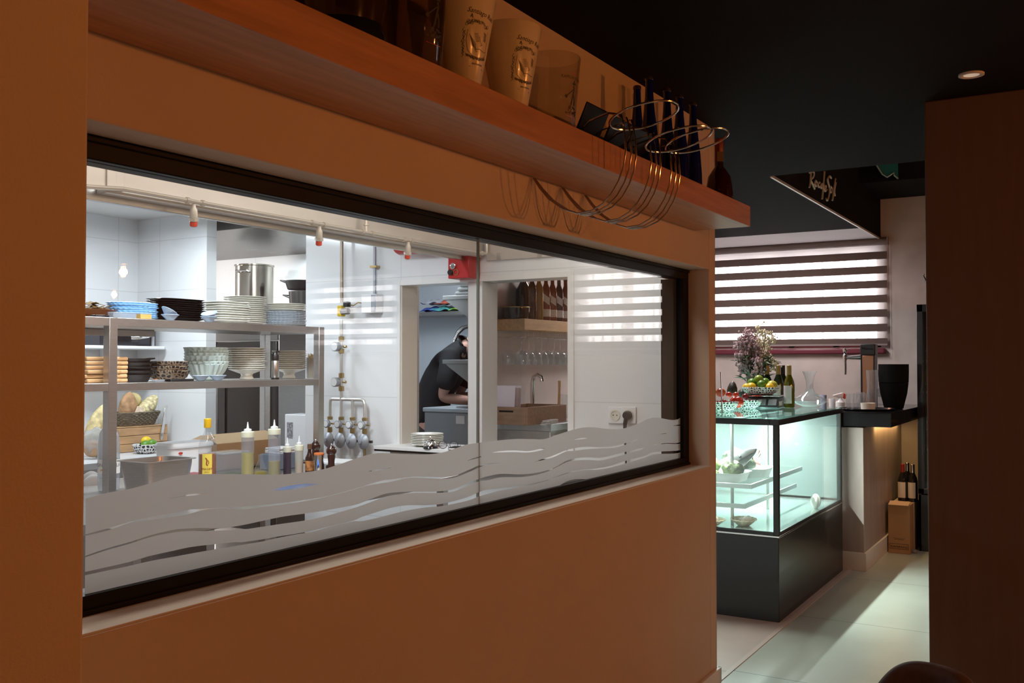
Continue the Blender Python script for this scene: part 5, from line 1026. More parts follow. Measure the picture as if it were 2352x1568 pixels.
hz = at(1060, 770, 'X', 6.3); b = MB(); pts = [(6.3, YatX(1043, 6.3), at(1043, 800, 'X', 6.3).z), (6.3, YatX(1045, 6.3), at(1045, 780, 'X', 6.3).z), (6.3, YatX(1053, 6.3), at(1053, 762, 'X', 6.3).z), (6.3, YatX(1064, 6.3), at(1064, 752, 'X', 6.3).z), (6.3, YatX(1080, 6.3), at(1080, 748, 'X', 6.3).z), (6.3, YatX(1095, 6.3), at(1095, 756, 'X', 6.3).z)]
o = thing('spray_hose', 'coiled steel spring hose arching behind the person', 'hose', pts[5]); b.tube([Vector(p_) - Vector(pts[5]) for p_ in pts], 0.010, 8).build('hose', black_matt, o)
b = MB(); sp_ = []
for k in range(240):
    f = k / 239 * 5; i = min(4, int(f)); u = f - i; c_ = Vector(pts[i]).lerp(Vector(pts[i + 1]), u) - Vector(pts[5]); a = k * 0.9; sp_.append(c_ + Vector((0.019 * math.cos(a), 0.014 * math.sin(a), 0.012 * math.sin(a))))
b.tube(sp_, 0.0028, 5).build('spring', steel_d, o); MB().tube([(0, 0, 0), (0.1, -0.02, -0.02), (0.12, -0.02, -1.0)], 0.012, 8).build('riser', steel_d, o)
# ---------------------------------------------------- the person, bending to the right over the sink
def skinmesh(name, nodes, edges, m_, parent, root=0, sub=2):
    me = bpy.data.meshes.new(name); me.from_pydata([n[0] for n in nodes], edges, []); me.materials.append(m_)
    o = bpy.data.objects.new(name, me); C.objects.link(o); o.parent = parent
    k = o.modifiers.new('skin', 'SKIN'); k.use_smooth_shade = True; s_ = o.modifiers.new('sub', 'SUBSURF'); s_.levels = sub; s_.render_levels = sub
    for i, n in enumerate(nodes):
        r = n[1]; me.skin_vertices[0].data[i].radius = r if isinstance(r, tuple) else (r, r); me.skin_vertices[0].data[i].use_root = (i == root)
    return o
PX = 6.05; pp_ = at(985, 1000, 'X', PX)
per = thing('person', 'person in a black shirt bending forward over the sink in the dish room', 'person', (PX, pp_.y, 0)); per.scale = (1.09, 1.09, 1.10)
# local axes: f = forward (to the right of the picture), s = the person's side that faces the camera
fw = Vector((0.30, -0.954, 0)); sd = Vector((-0.954, -0.30, 0)); up = Vector((0, 0, 1))
def L3(f, s_, z): return tuple(fw * f + sd * s_ + up * z)
skin = mat('skin', (0.52, 0.27, 0.20), 0.55, sss=0.1); shirt = mat('black_shirt', (0.008, 0.008, 0.010), 0.85); hairm = mat('dark_brown_hair', (0.035, 0.020, 0.014), 0.8, noise=0.4, nscale=60)
N = [(L3(0, 0, 0.96), (.12, .10)), (L3(0.03, 0, 1.12), (.13, .105)), (L3(0.10, 0, 1.27), (.145, .11)), (L3(0.20, 0, 1.40), (.15, .11)), (L3(0.285, 0, 1.475), (.085, .08)), (L3(0.345, 0, 1.50), (.052, .055)), (L3(0.405, 0, 1.505), (.070, .075)), (L3(0.475, 0, 1.475), (.082, .095)), (L3(0.535, 0, 1.43), (.06, .06))]
Ed = [(i, i + 1) for i in range(8)]
def limb(pts, start):
    global N, Ed
    k = start
    for p_, r in pts: N.append((p_, r)); Ed.append((k, len(N) - 1)); k = len(N) - 1
    return k
for s_ in (1, -1):
    e_ = limb([(L3(0.22, s_ * .17, 1.40), .062), (L3(0.205, s_ * .205, 1.26), .050), (L3(0.16, s_ * .20, 1.125), .042), (L3(0.27, s_ * .17, 1.115), .038), (L3(0.385, s_ * .13, 1.10), .028), (L3(0.43, s_ * .12, 1.09), (.036, .018))], 3)
    for q_, (df, ds) in enumerate(((0.085, .030), (0.092, .010), (0.088, -.010), (0.072, -.028))):
        limb([(L3(0.43 + df * .45, s_ * (.12 + ds), 1.078), .0095), (L3(0.43 + df * .8, s_ * (.12 + ds), 1.058), .0085), (L3(0.43 + df, s_ * (.12 + ds), 1.035), .0075)], e_)
    limb([(L3(0.43, s_ * (.12 - .045), 1.075), .011), (L3(0.46, s_ * (.12 - .055), 1.055), .009)], e_)
for s_ in (1, -1): limb([(L3(-0.01, s_ * .095, 0.86), .072), (L3(-0.01, s_ * .10, 0.50), .052), (L3(-0.03, s_ * .10, 0.10), .038), (L3(0.03, s_ * .10, 0.035), (.045, .033)), (L3(0.14, s_ * .11, 0.028), (.045, .026))], 0)
body = skinmesh('body', N, Ed, skin, per)
sh = [(L3(-0.0, 0, 0.86), (.19, .165)), (L3(0.01, 0, 1.08), (.158, .135)), (L3(0.09, 0, 1.26), (.168, .135)), (L3(0.19, 0, 1.405), (.165, .125)), (L3(0.275, 0, 1.478), (.098, .095)), (L3(0.315, 0, 1.495), (.068, .066))]
se = [(i, i + 1) for i in range(5)]
for s_ in (1, -1):
    k = 3
    for p_, r in [(L3(0.22, s_ * .175, 1.40), .082), (L3(0.207, s_ * .215, 1.27), .075), (L3(0.175, s_ * .213, 1.17), .070)]: sh.append((p_, r)); se.append((k, len(sh) - 1)); k = len(sh) - 1
skinmesh('shirt', sh, se, shirt, per)
tr = [(L3(0, 0, 0.99), (.165, .14)), (L3(0, 0, .90), (.165, .14))]; te = [(0, 1)]
for s_ in (1, -1):
    k = 1
    for p_, r in [(L3(-0.01, s_ * .098, 0.82), .125), (L3(-0.01, s_ * .102, 0.50), .082), (L3(-0.03, s_ * .102, 0.10), .066)]: tr.append((p_, r)); te.append((k, len(tr) - 1)); k = len(tr) - 1
skinmesh('trousers', tr, te, mat('black_trousers', (0.01, 0.01, 0.012), 0.85), per)
hm = Matrix.Translation(L3(0.470, 0, 1.505)) @ Matrix(((fw.x, sd.x, 0, 0), (fw.y, sd.y, 0, 0), (0, 0, 1, 0), (0, 0, 0, 1))) @ Matrix.Rotation(math.radians(58), 4, 'Y')
MB().loft([(max(.001, 0.098 * math.sin(PI * i / 12)), -0.098 * math.cos(PI * i / 12)) for i in range(4, 13)], lambda a: (math.cos(a) * 1.12, math.sin(a) * .93), 28, M=hm, cap0=False).build('hair', hairm, per)
for s_ in (1, -1):
    b = MB(); b.ball(L3(0.455, s_ * .083, 1.470), 0.026, 14, 10, (0.6, 0.5, 1.15)); b.build('ear', mat('ear_skin', (0.50, 0.20, 0.15), 0.5), per)
    b = MB(); b.ball(L3(0.545, s_ * .032, 1.470), 0.012, 12, 8); b.build('eye', mat('eye_white', (0.7, 0.7, 0.7), 0.3), per)
MB().ball(L3(0.572, 0, 1.452), 0.016, 12, 8, (1, .8, 1.1)).build('nose', skin, per); MB().ball(L3(0.560, 0, 1.405), 0.018, 12, 8, (.6, 1.3, .35)).build('mouth', mat('lips', (0.4, 0.12, 0.1), 0.5), per)
t = thing('sink_unit', 'steel sink unit in front of the person, mostly hidden', 'sink', (6.2, 3.66, 0)); MB().box(-0.28, 0.45, -0.18, 0.12, 0.84, 0.90).build('basin', steel, t, bevel=0.01); MB().box(-0.26, 0.43, -0.17, 0.10, 0.0, 0.8395).build('cabinet', steel_d, t)
# ---------------------------------------------------- bar seen through the second opening
BSZ = at(1205, 727, 'X', 5.35); bx0 = 5.35; by0 = YatX(1205, bx0)
bsz0, bsz1 = at(1205, 757, 'X', bx0).z, at(1205, 731, 'X', bx0).z
t = thing('bar_shelf', 'thick light wooden shelf of spirit bottles seen through the serving opening', 'shelf', (bx0, by0, bsz0)); MB().box(0, 2.2, 0, 3.3595 - by0, 0, bsz1 - bsz0).build('board', wood_lt, t, bevel=0.002)
BT = bsz1 + 0.0006
def bb(px, Y): return (XatY(px, Y), Y, BT)
t = thing('wine_cooler', 'round dark dish with gold rim at the left end of the bar shelf', 'pot', bb(1186, 3.24)); MB().loft([(0.075, 0), (0.082, 0.004), (0.092, 0.05), (0.092, 0.075), (0.089, 0.076), (0.08, 0.01), (0.001, 0.008)], None, 36, cap1=False).build('body', black_gloss, t)
MB().loft([(0.0925, 0.074), (0.0935, 0.077), (0.0925, 0.079), (0.0895, 0.078)], None, 36, cap0=False, cap1=False).build('rim', brass, t); MB().tube([(0.03, -0.02, 0.015), (-0.04, 0.03, 0.12)], 0.003, 6).build('spoon', brass, t)
t = thing('wine_bottle', 'fat black magnum bottle standing behind the dark dish', 'bottle', bb(1203, 3.31)); MB().loft([(0.05, 0), (0.055, 0.004), (0.055, 0.20), (0.02, 0.27), (0.018, 0.30)], None, 32).build('body', black_gloss, t)
cols = [((0.04, 0.02, 0.008), None, 'dark unlabelled'), ((0.30, 0.16, 0.03), None, 'golden'), ((0.22, 0.05, 0.015), (0.72, 0.66, 0.64), 'amber with a slanted silver label'), ((0.22, 0.045, 0.01), (0.70, 0.62, 0.55), 'reddish amber with a pale slanted label'), ((0.05, 0.03, 0.03), (0.72, 0.70, 0.74), 'dark with a blue white label'), ((0.18, 0.035, 0.01), (0.65, 0.60, 0.60), 'red brown with a white label'), ((0.10, 0.02, 0.01), (0.62, 0.55, 0.45), 'dark red'), ((0.2, 0.06, 0.02), (0.6, 0.5, 0.3), 'amber with a straw label')]
pxs = [1222, 1238, 1254, 1269, 1284, 1299, 1312, 1325]
for i, (c_, lcol, nm) in enumerate(cols):
    t = thing('spirit_bottle', ['first', 'second', 'third', 'fourth', 'fifth', 'sixth', 'seventh', 'eighth'][i] + ' spirit bottle right of the magnum, ' + nm, 'bottle', bb(pxs[i], 3.17), 0.55, 'spirit bottles on the bar shelf')
    MB().loft([(0.027, 0), (0.029, 0.004), (0.029, 0.20), (0.024, 0.22), (0.013, 0.25), (0.013, 0.285)], rrect(1, 1, 5), 32).build('body', mat('spirit_%d' % i, c_, 0.12, coat=0.4), t)
    MB().loft([(0.0145, 0.2855), (0.0145, 0.32), (0.013, 0.322)], None, 20).build('cap', black_gloss if i % 2 else mat('bronze_cap', (0.25, 0.12, 0.05), 0.3, 0.6), t)
    if lcol:
        lab_m = mat('label_%d' % i, lcol, 0.45, noise=0.12, nscale=90)
        b = MB(); b.loft([(0.0296, 0.025), (0.0296, 0.075)], rrect(1, 1, 5), 32, cap0=False, cap1=False); b.build('label', lab_m, t)
        b = MB(); b.add([(-0.0302, -0.024, 0.10), (-0.0302, 0.024, 0.135), (-0.0302, 0.024, 0.185), (-0.0302, -0.024, 0.150)], [(0, 1, 2, 3)]); b.add([(0.024, -0.0302, 0.135), (-0.024, -0.0302, 0.10), (-0.024, -0.0302, 0.150), (0.024, -0.0302, 0.185)], [(0, 1, 2, 3)]); b.build('slanted_label', lab_m, t)
# hanging wine glasses on rails under the shelf
t = thing('glass_rack', 'chrome rails under the bar shelf with stemmed glasses hanging from them', 'rack', (bx0 + 0.05, by0, bsz0)); railz = -0.045; nr = 13
for k in range(nr):
    x = 0.0 + k * 0.088; b = MB()
    for s_ in (-1, 1): b.tube([(x + s_ * 0.012, 0.01, -0.0005), (x + s_ * 0.012, 0.01, railz), (x + s_ * 0.012, 0.24, railz), (x + s_ * 0.012, 0.24, -0.0005)], 0.0022, 6)
    b.build('rail', chrome, t)
def stem_glass():
    t = thing('wine_glass', 'x', 'glass')
    MB().loft([(0.001, 0.0035), (0.034, 0.001), (0.035, 0), (0.006, -0.003), (0.0035, -0.01), (0.0035, -0.075), (0.006, -0.082)], None, 24, cap0=False).build('stem_and_foot', glass_vis, t)
    MB().loft([(0.004, -0.082), (0.028, -0.095), (0.040, -0.115), (0.042, -0.135), (0.036, -0.165), (0.033, -0.180)], None, 28, cap0=False, cap1=False).build('bowl', glass_vis, t); return t
wg = stem_glass(); n_ = 0
rowlab = ['front', 'middle', 'back']
for k in range(nr):
    for r_ in range(2):
        if r_ == 1 and k % 2: continue
        loc = (bx0 + 0.05 + k * 0.088, by0 + 0.05 + 0.10 * r_, bsz0 + railz + 0.0005)
        o = wg if n_ == 0 else copy_tree(wg, loc); o.location = loc; n_ += 1
        tag(o, 'upside down stemmed glass, %s row, %s from the left end of the bar rails' % (['front', 'back'][r_], ['first', 'second', 'third', 'fourth', 'fifth', 'sixth', 'seventh', 'eighth', 'ninth', 'tenth', 'eleventh', 'twelfth', 'thirteenth'][k]), None, 'wine glasses hanging under the bar shelf')
# back bar counter with crate, menus, tap
cz = at(1200, 975, 'Y', 3.0).z; cx0 = XatY(1122, 3.30)
t = thing('back_bar', 'steel back bar counter under the hanging glasses', 'counter', (5.35, 3.0, 0)); MB().box(-0.12, 2.4, -0.12, 0.3595, 0.0, cz - 0.045).build('cabinet', steel, t, bevel=0.003); MB().box(-0.135, 2.41, -0.135, 0.3595, cz - 0.0445, cz).build('worktop', mat('counter_steel', (0.48, 0.50, 0.52), 0.4, 0.8), t, bevel=0.003)
for k in range(4): MB().box(-0.10 + k * 0.6, 0.47 + k * 0.6, -0.128, -0.1205, 0.1, cz - 0.07).build('door', steel, t, bevel=0.002)
xw = XatY(1208, 2.93); t = thing('wooden_box', 'open brown wooden box of papers and bottles on the back bar', 'box', (xw, 3.07, cz + 0.0006)); hh = mpp((xw, 2.9, 1.3)) * 42
b = MB(); b.box(0, 0.50, -0.15, -0.138, 0, hh); b.box(0, 0.50, 0.138, 0.15, 0, hh); b.box(0, 0.012, -0.138, 0.138, 0, hh); b.box(0.488, 0.5, -0.138, 0.138, 0, hh); b.box(0.012, 0.488, -0.138, 0.138, 0, 0.008); b.build('box', wood_brn, t, bevel=0.002)
MB().prism([(-0.05, hh * .70), (0.05, hh * .70), (0.05, hh * .80), (-0.05, hh * .80)], -0.0008, 0.0, 'x').build('hand_slot', black_matt, t)
for i in range(3):
    t = thing('menu_card', ['pinkish paper menu, front one, standing in the wooden box', 'pinkish paper menu, middle one, standing in the wooden box', 'pinkish paper menu, rear one, standing in the wooden box'][i], 'menu', (xw + 0.06 + 0.03 * i, 3.12, cz + 0.012), 0.1 * i, 'paper menus in the wooden box')
    MB().cbox((0, 0, 0.115), (0.003, 0.15, 0.22), ry=0.10).build('card', mat('pinkish_paper', (0.62, 0.52, 0.54), 0.7), t)
q = XatY(1226, 3.28); t = thing('sink_tap', 'chrome swan neck tap on the back bar behind the wooden box', 'tap', (q, 3.29, cz + 0.0006)); MB().tube([(0, 0, 0), (0, 0, 0.24), (0.0, -0.01, 0.28), (0, -0.04, 0.295), (0, -0.07, 0.28), (0, -0.075, 0.25)], 0.015, 12).build('spout', chrome, t); MB().tube([(0.02, 0, 0.06), (0.06, 0, 0.08)], 0.006, 8).build('lever', chrome, t)
q = XatY(1283, 3.02); t = thing('muddler', 'light wooden muddler standing in the wooden box', 'muddler', (q, 3.02, cz + 0.010)); MB().tube([(0, 0, 0), (0.01, 0, 0.2), (0.012, 0, 0.25)], 0.008, 10, radii=[0.012, 0.008, 0.010]).build('stick', wood_lt, t)
q = XatY(1296, 3.0); t = thing('glass_jug', 'small clear glass jug at the right side of the wooden box', 'jug', (q, 3.0, cz + 0.010)); MB().loft([(0.03, 0), (0.033, 0.003), (0.036, 0.16), (0.035, 0.16), (0.03, 0.006)], None, 24, cap1=False).build('jug', glass_vis, t)
q = XatY(1265, 2.875); t = thing('newspaper', 'folded grey newspaper lying before the wooden box', 'newspaper', (q, 2.885, cz + 0.0006), 0.2); b = MB()
for k in range(3): b.cbox((0.0 + k * 0.01, 0, 0.005 + k * 0.008), (0.26, 0.035, 0.005), 0.02 * k, 0.06 * k)
b.build('sheets', mat('newsprint', (0.42, 0.41, 0.40), 0.8, noise=0.5, nscale=80), t)
# ============================================================ DISPLAY CASE AND THE BAR COUNTER
CX0, CX1, CY0, CY1, CB, CT = 5.60, 7.24, 1.577, 2.65, 0.497, 1.180
t = thing('display_case', 'black refrigerated display counter with lit glass sides at the end of the wall', 'display case', (CX0, CY0, 0))
W_, D_ = CX1 - CX0, CY1 - CY0
case_black = mat('case_black', (0.012, 0.012, 0.013), 0.28, coat=0.15)
MB().box(0, W_, 0, D_, 0.0, CB - 0.012).build('base', case_black, t, bevel=0.003)
MB().box(-0.004, W_ + 0.004, -0.004, D_, CB - 0.0115, CB).build('ledge', chrome, t, bevel=0.002)
fw_ = 0.032
for x in (0, W_ - fw_):
    for y in (0, D_ - fw_): MB().box(x, x + fw_, y, y + fw_, CB + 0.0005, CT - 0.045).build('corner_post', case_black, t, bevel=0.002)
MB().box(fw_, W_ - fw_, 0, 0.012, CB + 0.0005, CB + 0.02).build('bottom_rail', case_black, t); MB().box(0, 0.012, fw_, D_ - fw_, CB + 0.0005, CB + 0.02).build('bottom_rail', case_black, t)
b = MB(); b.box(-0.006, W_ + 0.006, -0.006, 0.05, CT - 0.045, CT - 0.010); b.box(-0.006, 0.05, 0.05, D_, CT - 0.045, CT - 0.010); b.box(W_ - 0.05, W_ + 0.006, 0.05, D_, CT - 0.045, CT - 0.010); b.box(0.05, W_ - 0.05, D_ - 0.05, D_, CT - 0.045, CT - 0.010); b.build('top_frame', case_black, t, bevel=0.002)
MB().box(-0.006, W_ + 0.006, -0.006, D_, CT - 0.0095, CT).build('glass_top', glassy('top_glass', (0.75, 0.92, 0.88), 1.6, 0.12, (0.55, 0.8, 0.76)), t, smooth=0)
MB().box(fw_, W_ - fw_, 0.004, 0.010, CB + 0.021, CT - 0.046).build('side_glass', case_glass, t, smooth=0)
MB().box(0.004, 0.010, fw_, D_ - fw_, CB + 0.021, CT - 0.046).build('end_glass', case_glass, t, smooth=0)
MB().box(W_ - 0.010, W_ - 0.004, fw_, D_ - fw_, CB + 0.021, CT - 0.046).build('end_panel', glassy('milky_case_panel', (0.9, 0.97, 0.95), 1.4, 0.8, (0.40, 0.48, 0.465)), t, smooth=0)
MB().box(0.02, W_ - 0.02, D_ - 0.03, D_ - 0.02, CB + 0.001, CT - 0.046).build('back_door', mat('case_back', (0.60, 0.72, 0.69), 0.4), t, smooth=0)
MB().box(0.014, W_ - 0.014, 0.014, D_ - 0.034, CB + 0.0005, CB + 0.006).build('floor_plate', mat('case_floor', (0.55, 0.66, 0.64), 0.12, 0.6), t, smooth=0)
b = MB()
for x in (0.20, 0.95): b.box(x, x + 0.03, 0.34, 0.352, CB + 0.007, CT - 0.046)
for x in (0.20, 0.95): b.box(x, x + 0.03, 0.80, 0.812, CB + 0.007, CT - 0.046)
b.build('upright', steel, t, bevel=0.001)
alu = mat('aluminium', (0.62, 0.66, 0.66), 0.3, 0.8)
S1Z = at(1746, 1104, 'Y', 1.80).z; S2Z = 0.64
for nm_, z, y0_ in (('upper_shelf', S1Z, 0.20), ('lower_shelf', S2Z, 0.24)):
    s_ = MB().box(0.14, 1.30, y0_ + 0.012, 0.80, z - 0.008, z).build(nm_, case_glass, t, smooth=0)
    MB().box(0.13, 1.31, y0_, y0_ + 0.012, z - 0.022, z + 0.006).box(0.13, 0.142, y0_ + 0.012, 0.80, z - 0.022, z + 0.006).build('shelf_rim', alu, s_, bevel=0.001)
MB().box(0.07, 1.57, 0.41, 0.44, CT - 0.043, CT - 0.036 + 0.0).build('lamp_strip', mat('led_strip', (0.9, 1, 0.97), 0.4, emit=(0.8, 1.0, 0.95), estr=9), t)
# contents of the case
US = S1Z + 0.0006
def cpos(px, Y): return (XatY(px, Y), Y, US)
tray = MB().loft([(0.115, 0), (0.122, 0.002), (0.138, 0.055), (0.146, 0.057), (0.146, 0.060), (0.134, 0.058), (0.116, 0.006), (0.001, 0.005)], rrect(0.95, 1.25, 6), 64, cap1=False).build('food_tray', mat('white_tray', (0.74, 0.80, 0.79), 0.3)); q = (5.885, 2.03, US); tray.location = q; tag(tray, 'white oblong tray of greens and fish at the near end of the case shelf', 'tray', 'white trays in the display case')
t2 = tray.copy(); C.objects.link(t2); t2.location = (6.21, 1.98, US); t2['label'] = 'white oblong tray of shellfish farther along the case shelf'
grn = mat('green_leafy', (0.10, 0.16, 0.02), 0.7, noise=0.55, nscale=22, bump=1.0, bscale=24); grn2 = mat('dark_barnacle', (0.05, 0.07, 0.04), 0.7, noise=0.6, nscale=35, bump=1.0, bscale=40)
def lump(nm, lab, cat, loc, r, m_, seed, amp=0.16, sc=(1, 1, .8), group=None):
    rr = random.Random(seed); b = MB(); b.ball((0, 0, 0), r, 30, 20, sc); ph = [rr.uniform(0, 6) for _ in range(6)]
    b.v = [tuple(Vector(v) * (1 + amp * math.sin(v[0] / r * 5 + ph[0]) * math.sin(v[1] / r * 6 + ph[1]) * math.sin(v[2] / r * 6 + ph[2]) + amp * .5 * math.sin(v[0] / r * 13 + ph[3]) * math.sin(v[1] / r * 12 + ph[4]))) for v in b.v]
    o = b.build(nm, m_); o.location = loc; tag(o, lab, cat, group); return o
g_ = 'green heads in the case tray'
lump('green_head', 'bright green lumpy head at the left of the case tray', 'vegetable', (5.86, 2.09, US + 0.09), 0.068, grn, 1, group=g_)
lump('green_head', 'olive green lumpy head at the front right of the case tray', 'vegetable', (5.84, 1.925, US + 0.075), 0.066, mat('olive_leafy', (0.06, 0.08, 0.02), 0.7, noise=0.55, nscale=22, bump=1.0, bscale=24), 2, group=g_)
lump('green_head', 'small pale green lump low between the two bigger heads of the case tray', 'vegetable', (5.80, 2.04, US + 0.045), 0.036, grn, 3, group=g_)
lump('shellfish_heap', 'dark clump of shellfish in the farther case tray', 'shellfish', (6.12, 1.99, US + 0.095), 0.10, grn2, 4, 0.2)
t = thing('fish_head', 'silver grey pointed fish head rising behind the green heads in the case tray', 'fish', (5.93, 2.02, US + 0.06), math.radians(-60))
fm_ = mat('fish_silver', (0.16, 0.165, 0.165), 0.25, 0.5, noise=0.35, nscale=18)
MB().loft([(0.062, 0), (0.060, 0.05), (0.05, 0.12), (0.034, 0.19), (0.018, 0.23), (0.004, 0.25)], lambda a: (math.cos(a), math.sin(a) * .62), 32, M=Matrix.Rotation(math.radians(58), 4, 'Y')).build('head', fm_, t)
MB().tube([(0.075, -0.037, 0.05), (0.13, -0.030, 0.082), (0.185, -0.016, 0.11)], 0.003, 6).build('mouth_line', black_matt, t)
MB().ball((0.10, -0.036, 0.086), 0.009, 12, 8).build('eye', black_gloss, t)
rr = random.Random(9)
for k in range(11):
    b = MB(); L_ = rr.uniform(0.05, 0.075); b.tube([(-L_, 0, 0), (0, 0, 0.012), (L_, 0, 0)], 0.008, 8, radii=[0.004, 0.010, 0.003])
    o = b.build('prawn', mat('prawn_red', (0.24, 0.09, 0.07), 0.4, noise=0.4, nscale=50)); o.location = (6.25 + rr.uniform(-.07, .07), 1.99 + rr.uniform(-.10, .08), US + 0.072 + 0.0075 * k); o.rotation_euler = (0, rr.uniform(-.15, .15), rr.uniform(-.5, .9)); tag(o, 'reddish prawn, %s of the heap in the farther case tray' % (ORD[10 - k] if k else 'lowest'), 'prawn', 'prawns heaped in the case')
FZ = CB + 0.0066
q = at(1708, 1195, 'Z', FZ + 0.03)
t = thing('scallop_shell', 'large pale scalloped shell dish on the mirror floor of the case', 'shell', (q.x, q.y, FZ), 0.3)
MB().loft([(0.03, 0), (0.05, 0.004), (0.088, 0.030), (0.105, 0.040), (0.102, 0.043), (0.06, 0.014), (0.001, 0.010)], scallop(1.0, 0.75, 0.05, 15), 120, cap1=False).build('shell', mat('shell_cream', (0.60, 0.50, 0.34), 0.5, noise=0.2, nscale=30), t)
b = MB()
for k in range(12): b.ball((rr.uniform(-.05, .05), rr.uniform(-.03, .03), 0.030 + rr.random() * .012), rr.uniform(.012, .020), 10, 8)
b.build('filling', mat('pale_filling', (0.70, 0.66, 0.60), 0.6), t)
q = at(1650, 1200, 'Z', FZ + 0.02); o = copy_tree(t, (q.x, q.y + 0.05, FZ), 1.0, 'pale scalloped shell cut off by the wall edge on the case floor', 'scallop shells in the case'); t['group'] = 'scallop shells in the case'
q = at(1874, 1160, 'Z', FZ + 0.02); t = thing('conch_shell', 'white rounded sea shell at the far end of the case floor', 'shell', (q.x, q.y, FZ)); t.scale = (.6, .6, .6)
MB().loft([(0.02, 0), (0.055, 0.03), (0.07, 0.075), (0.06, 0.12), (0.04, 0.145), (0.02, 0.16), (0.004, 0.165)], scallop(1, .85, 0.06, 7), 84).build('shell', mat('white_shell', (0.78, 0.74, 0.68), 0.45, noise=0.12, nscale=12), t)
# things on the case top
TT = CT + 0.0006
def top_at(px, py): v = at(px, py, 'Z', CT); return (v.x, v.y, TT)
bk1 = tag(honey_bowl(hc2, 0.125, 0.062), 'black and white honeycomb bowl of tomatoes on the display case, cut by the wall', 'bowl', 'honeycomb bowls on the display case'); q1 = top_at(1652, 944); bk1.location = q1
bk2 = bk1.copy(); C.objects.link(bk2); q2 = top_at(1706, 938); q2 = (q2[0] + .05, q2[1], q2[2]); bk2.location = q2; bk2.scale = (.93, .93, .93); bk2['label'] = 'black and white honeycomb bowl of tomatoes in front of the kitchen scale'
tom = mat('tomato_skin', (0.55, 0.035, 0.015), 0.22, noise=0.2, nscale=8, coat=0.3); tom2 = mat('orange_tomato_skin', (0.58, 0.12, 0.04), 0.25, noise=0.15, nscale=8, coat=0.2); tomd = mat('dark_tomato_skin', (0.20, 0.015, 0.015), 0.22, coat=0.3)
def tomato(lab, c, r, m_, ribs=0):
    o = MB().ball((0, 0, 0), r, 30, 14, (1, 1, .84)); 
    if ribs: o.v = [tuple(Vector(v) * (1 + 0.05 * math.cos(ribs * math.atan2(v[1], v[0])))) for v in o.v]
    o = o.build('tomato', m_); o.location = c; tag(o, lab, 'tomato', 'tomatoes on the display case')
    s_ = MB().loft([(0.006, r * .80), (0.004, r * .84), (0.0025, r * .95)], None, 8); s_.build('stem', mat('stem_green', (0.06, 0.12, 0.02), 0.6), o)
def rel(px, py, Y): v = at(px, py, 'Y', Y); return (v.x, v.y, v.z)
ya, yb_ = q1[1], q2[1]
tomato('orange tomato topmost at the wall edge on the case', rel(1655, 901, ya), 0.034, tom2)
tomato('orange red tomato below the topmost one at the wall edge', rel(1661, 927, ya - .02), 0.033, tom)
tomato('big ribbed red tomato at the front of the tomato bowl', rel(1692, 923, yb_ - .03), 0.046, tom, 9)
tomato('small red tomato at the back left of the tomato bowl', rel(1674, 906, yb_ + .01), 0.022, tom)
tomato('small red tomato at the top of the tomato bowl', rel(1690, 906, yb_ + .015), 0.021, tom)
tomato('dark red tomato at the upper right of the tomato bowl', rel(1712, 910, yb_), 0.024, tomd)
tomato('dark red tomato at the lower right of the tomato bowl', rel(1721, 924, yb_ - .02), 0.026, tomd)
av = mat('avocado_skin', (0.025, 0.026, 0.016), 0.45, noise=0.3, nscale=40, bump=0.5, bscale=70)
for lab, px, py, dy, ry in (('upright dark avocado behind the tomatoes', 1682, 892, 0.07, 0.25), ('dark avocado lying behind the right tomatoes', 1708, 902, 0.065, 1.2)):
    o = MB().loft([(0.002, -0.05), (0.028, -0.042), (0.037, -0.02), (0.034, 0.005), (0.022, 0.035), (0.010, 0.05), (0.002, 0.054)], None, 24, M=Matrix.Rotation(ry, 4, 'Y')).build('avocado', av); o.location = rel(px, py, yb_ + dy); tag(o, lab, 'avocado', 'avocados behind the tomatoes')
# kitchen scale with bowl of lemons
q = (6.83, YatX(1757, 6.83), TT); t = thing('kitchen_scale', 'black and white shop scale with three display windows on the display case', 'scale', q, math.radians(6)); t.scale = (.86, .86, .86)
b = MB(); b.prism([(-0.15, 0), (-0.17, 0.012), (-0.115, 0.085), (0.14, 0.085), (0.14, 0)], -0.13, 0.13, 'y'); b.build('body', mat('scale_body', (0.06, 0.06, 0.065), 0.35), t, bevel=0.004)
b = MB(); b.box(-0.12, 0.15, -0.14, 0.14, 0.0935, 0.1045); b.build('pan', chrome, t, bevel=0.003); MB().box(-0.05, 0.08, -0.05, 0.05, 0.0855, 0.093).build('pan_support', black_plastic, t)
MB().box(-0.11, 0.04, -0.1315, -0.1305, 0.02, 0.055).build('side_label', paper, t)
for k in range(3):
    u = -0.085 + 0.085 * k; sl = math.atan2(0.073, 0.055); c_ = (-0.146, u, 0.050)
    MB().cbox(c_, (0.005, 0.066, 0.056), ry=-(sl - PI / 2) * -1 if 0 else 0.645).build('display', mat('grey_display', (0.30, 0.34, 0.36), 0.2), t)
zb0 = TT + 0.1045 * .86 + .0008; lbw = bk1.copy(); C.objects.link(lbw); lbw.scale = (1.05, 1.05, .85); lc = (q[0], q[1] + 0.035, zb0); lbw.location = lc; lbw['label'] = 'black and white honeycomb bowl of lemons and limes on the scale'
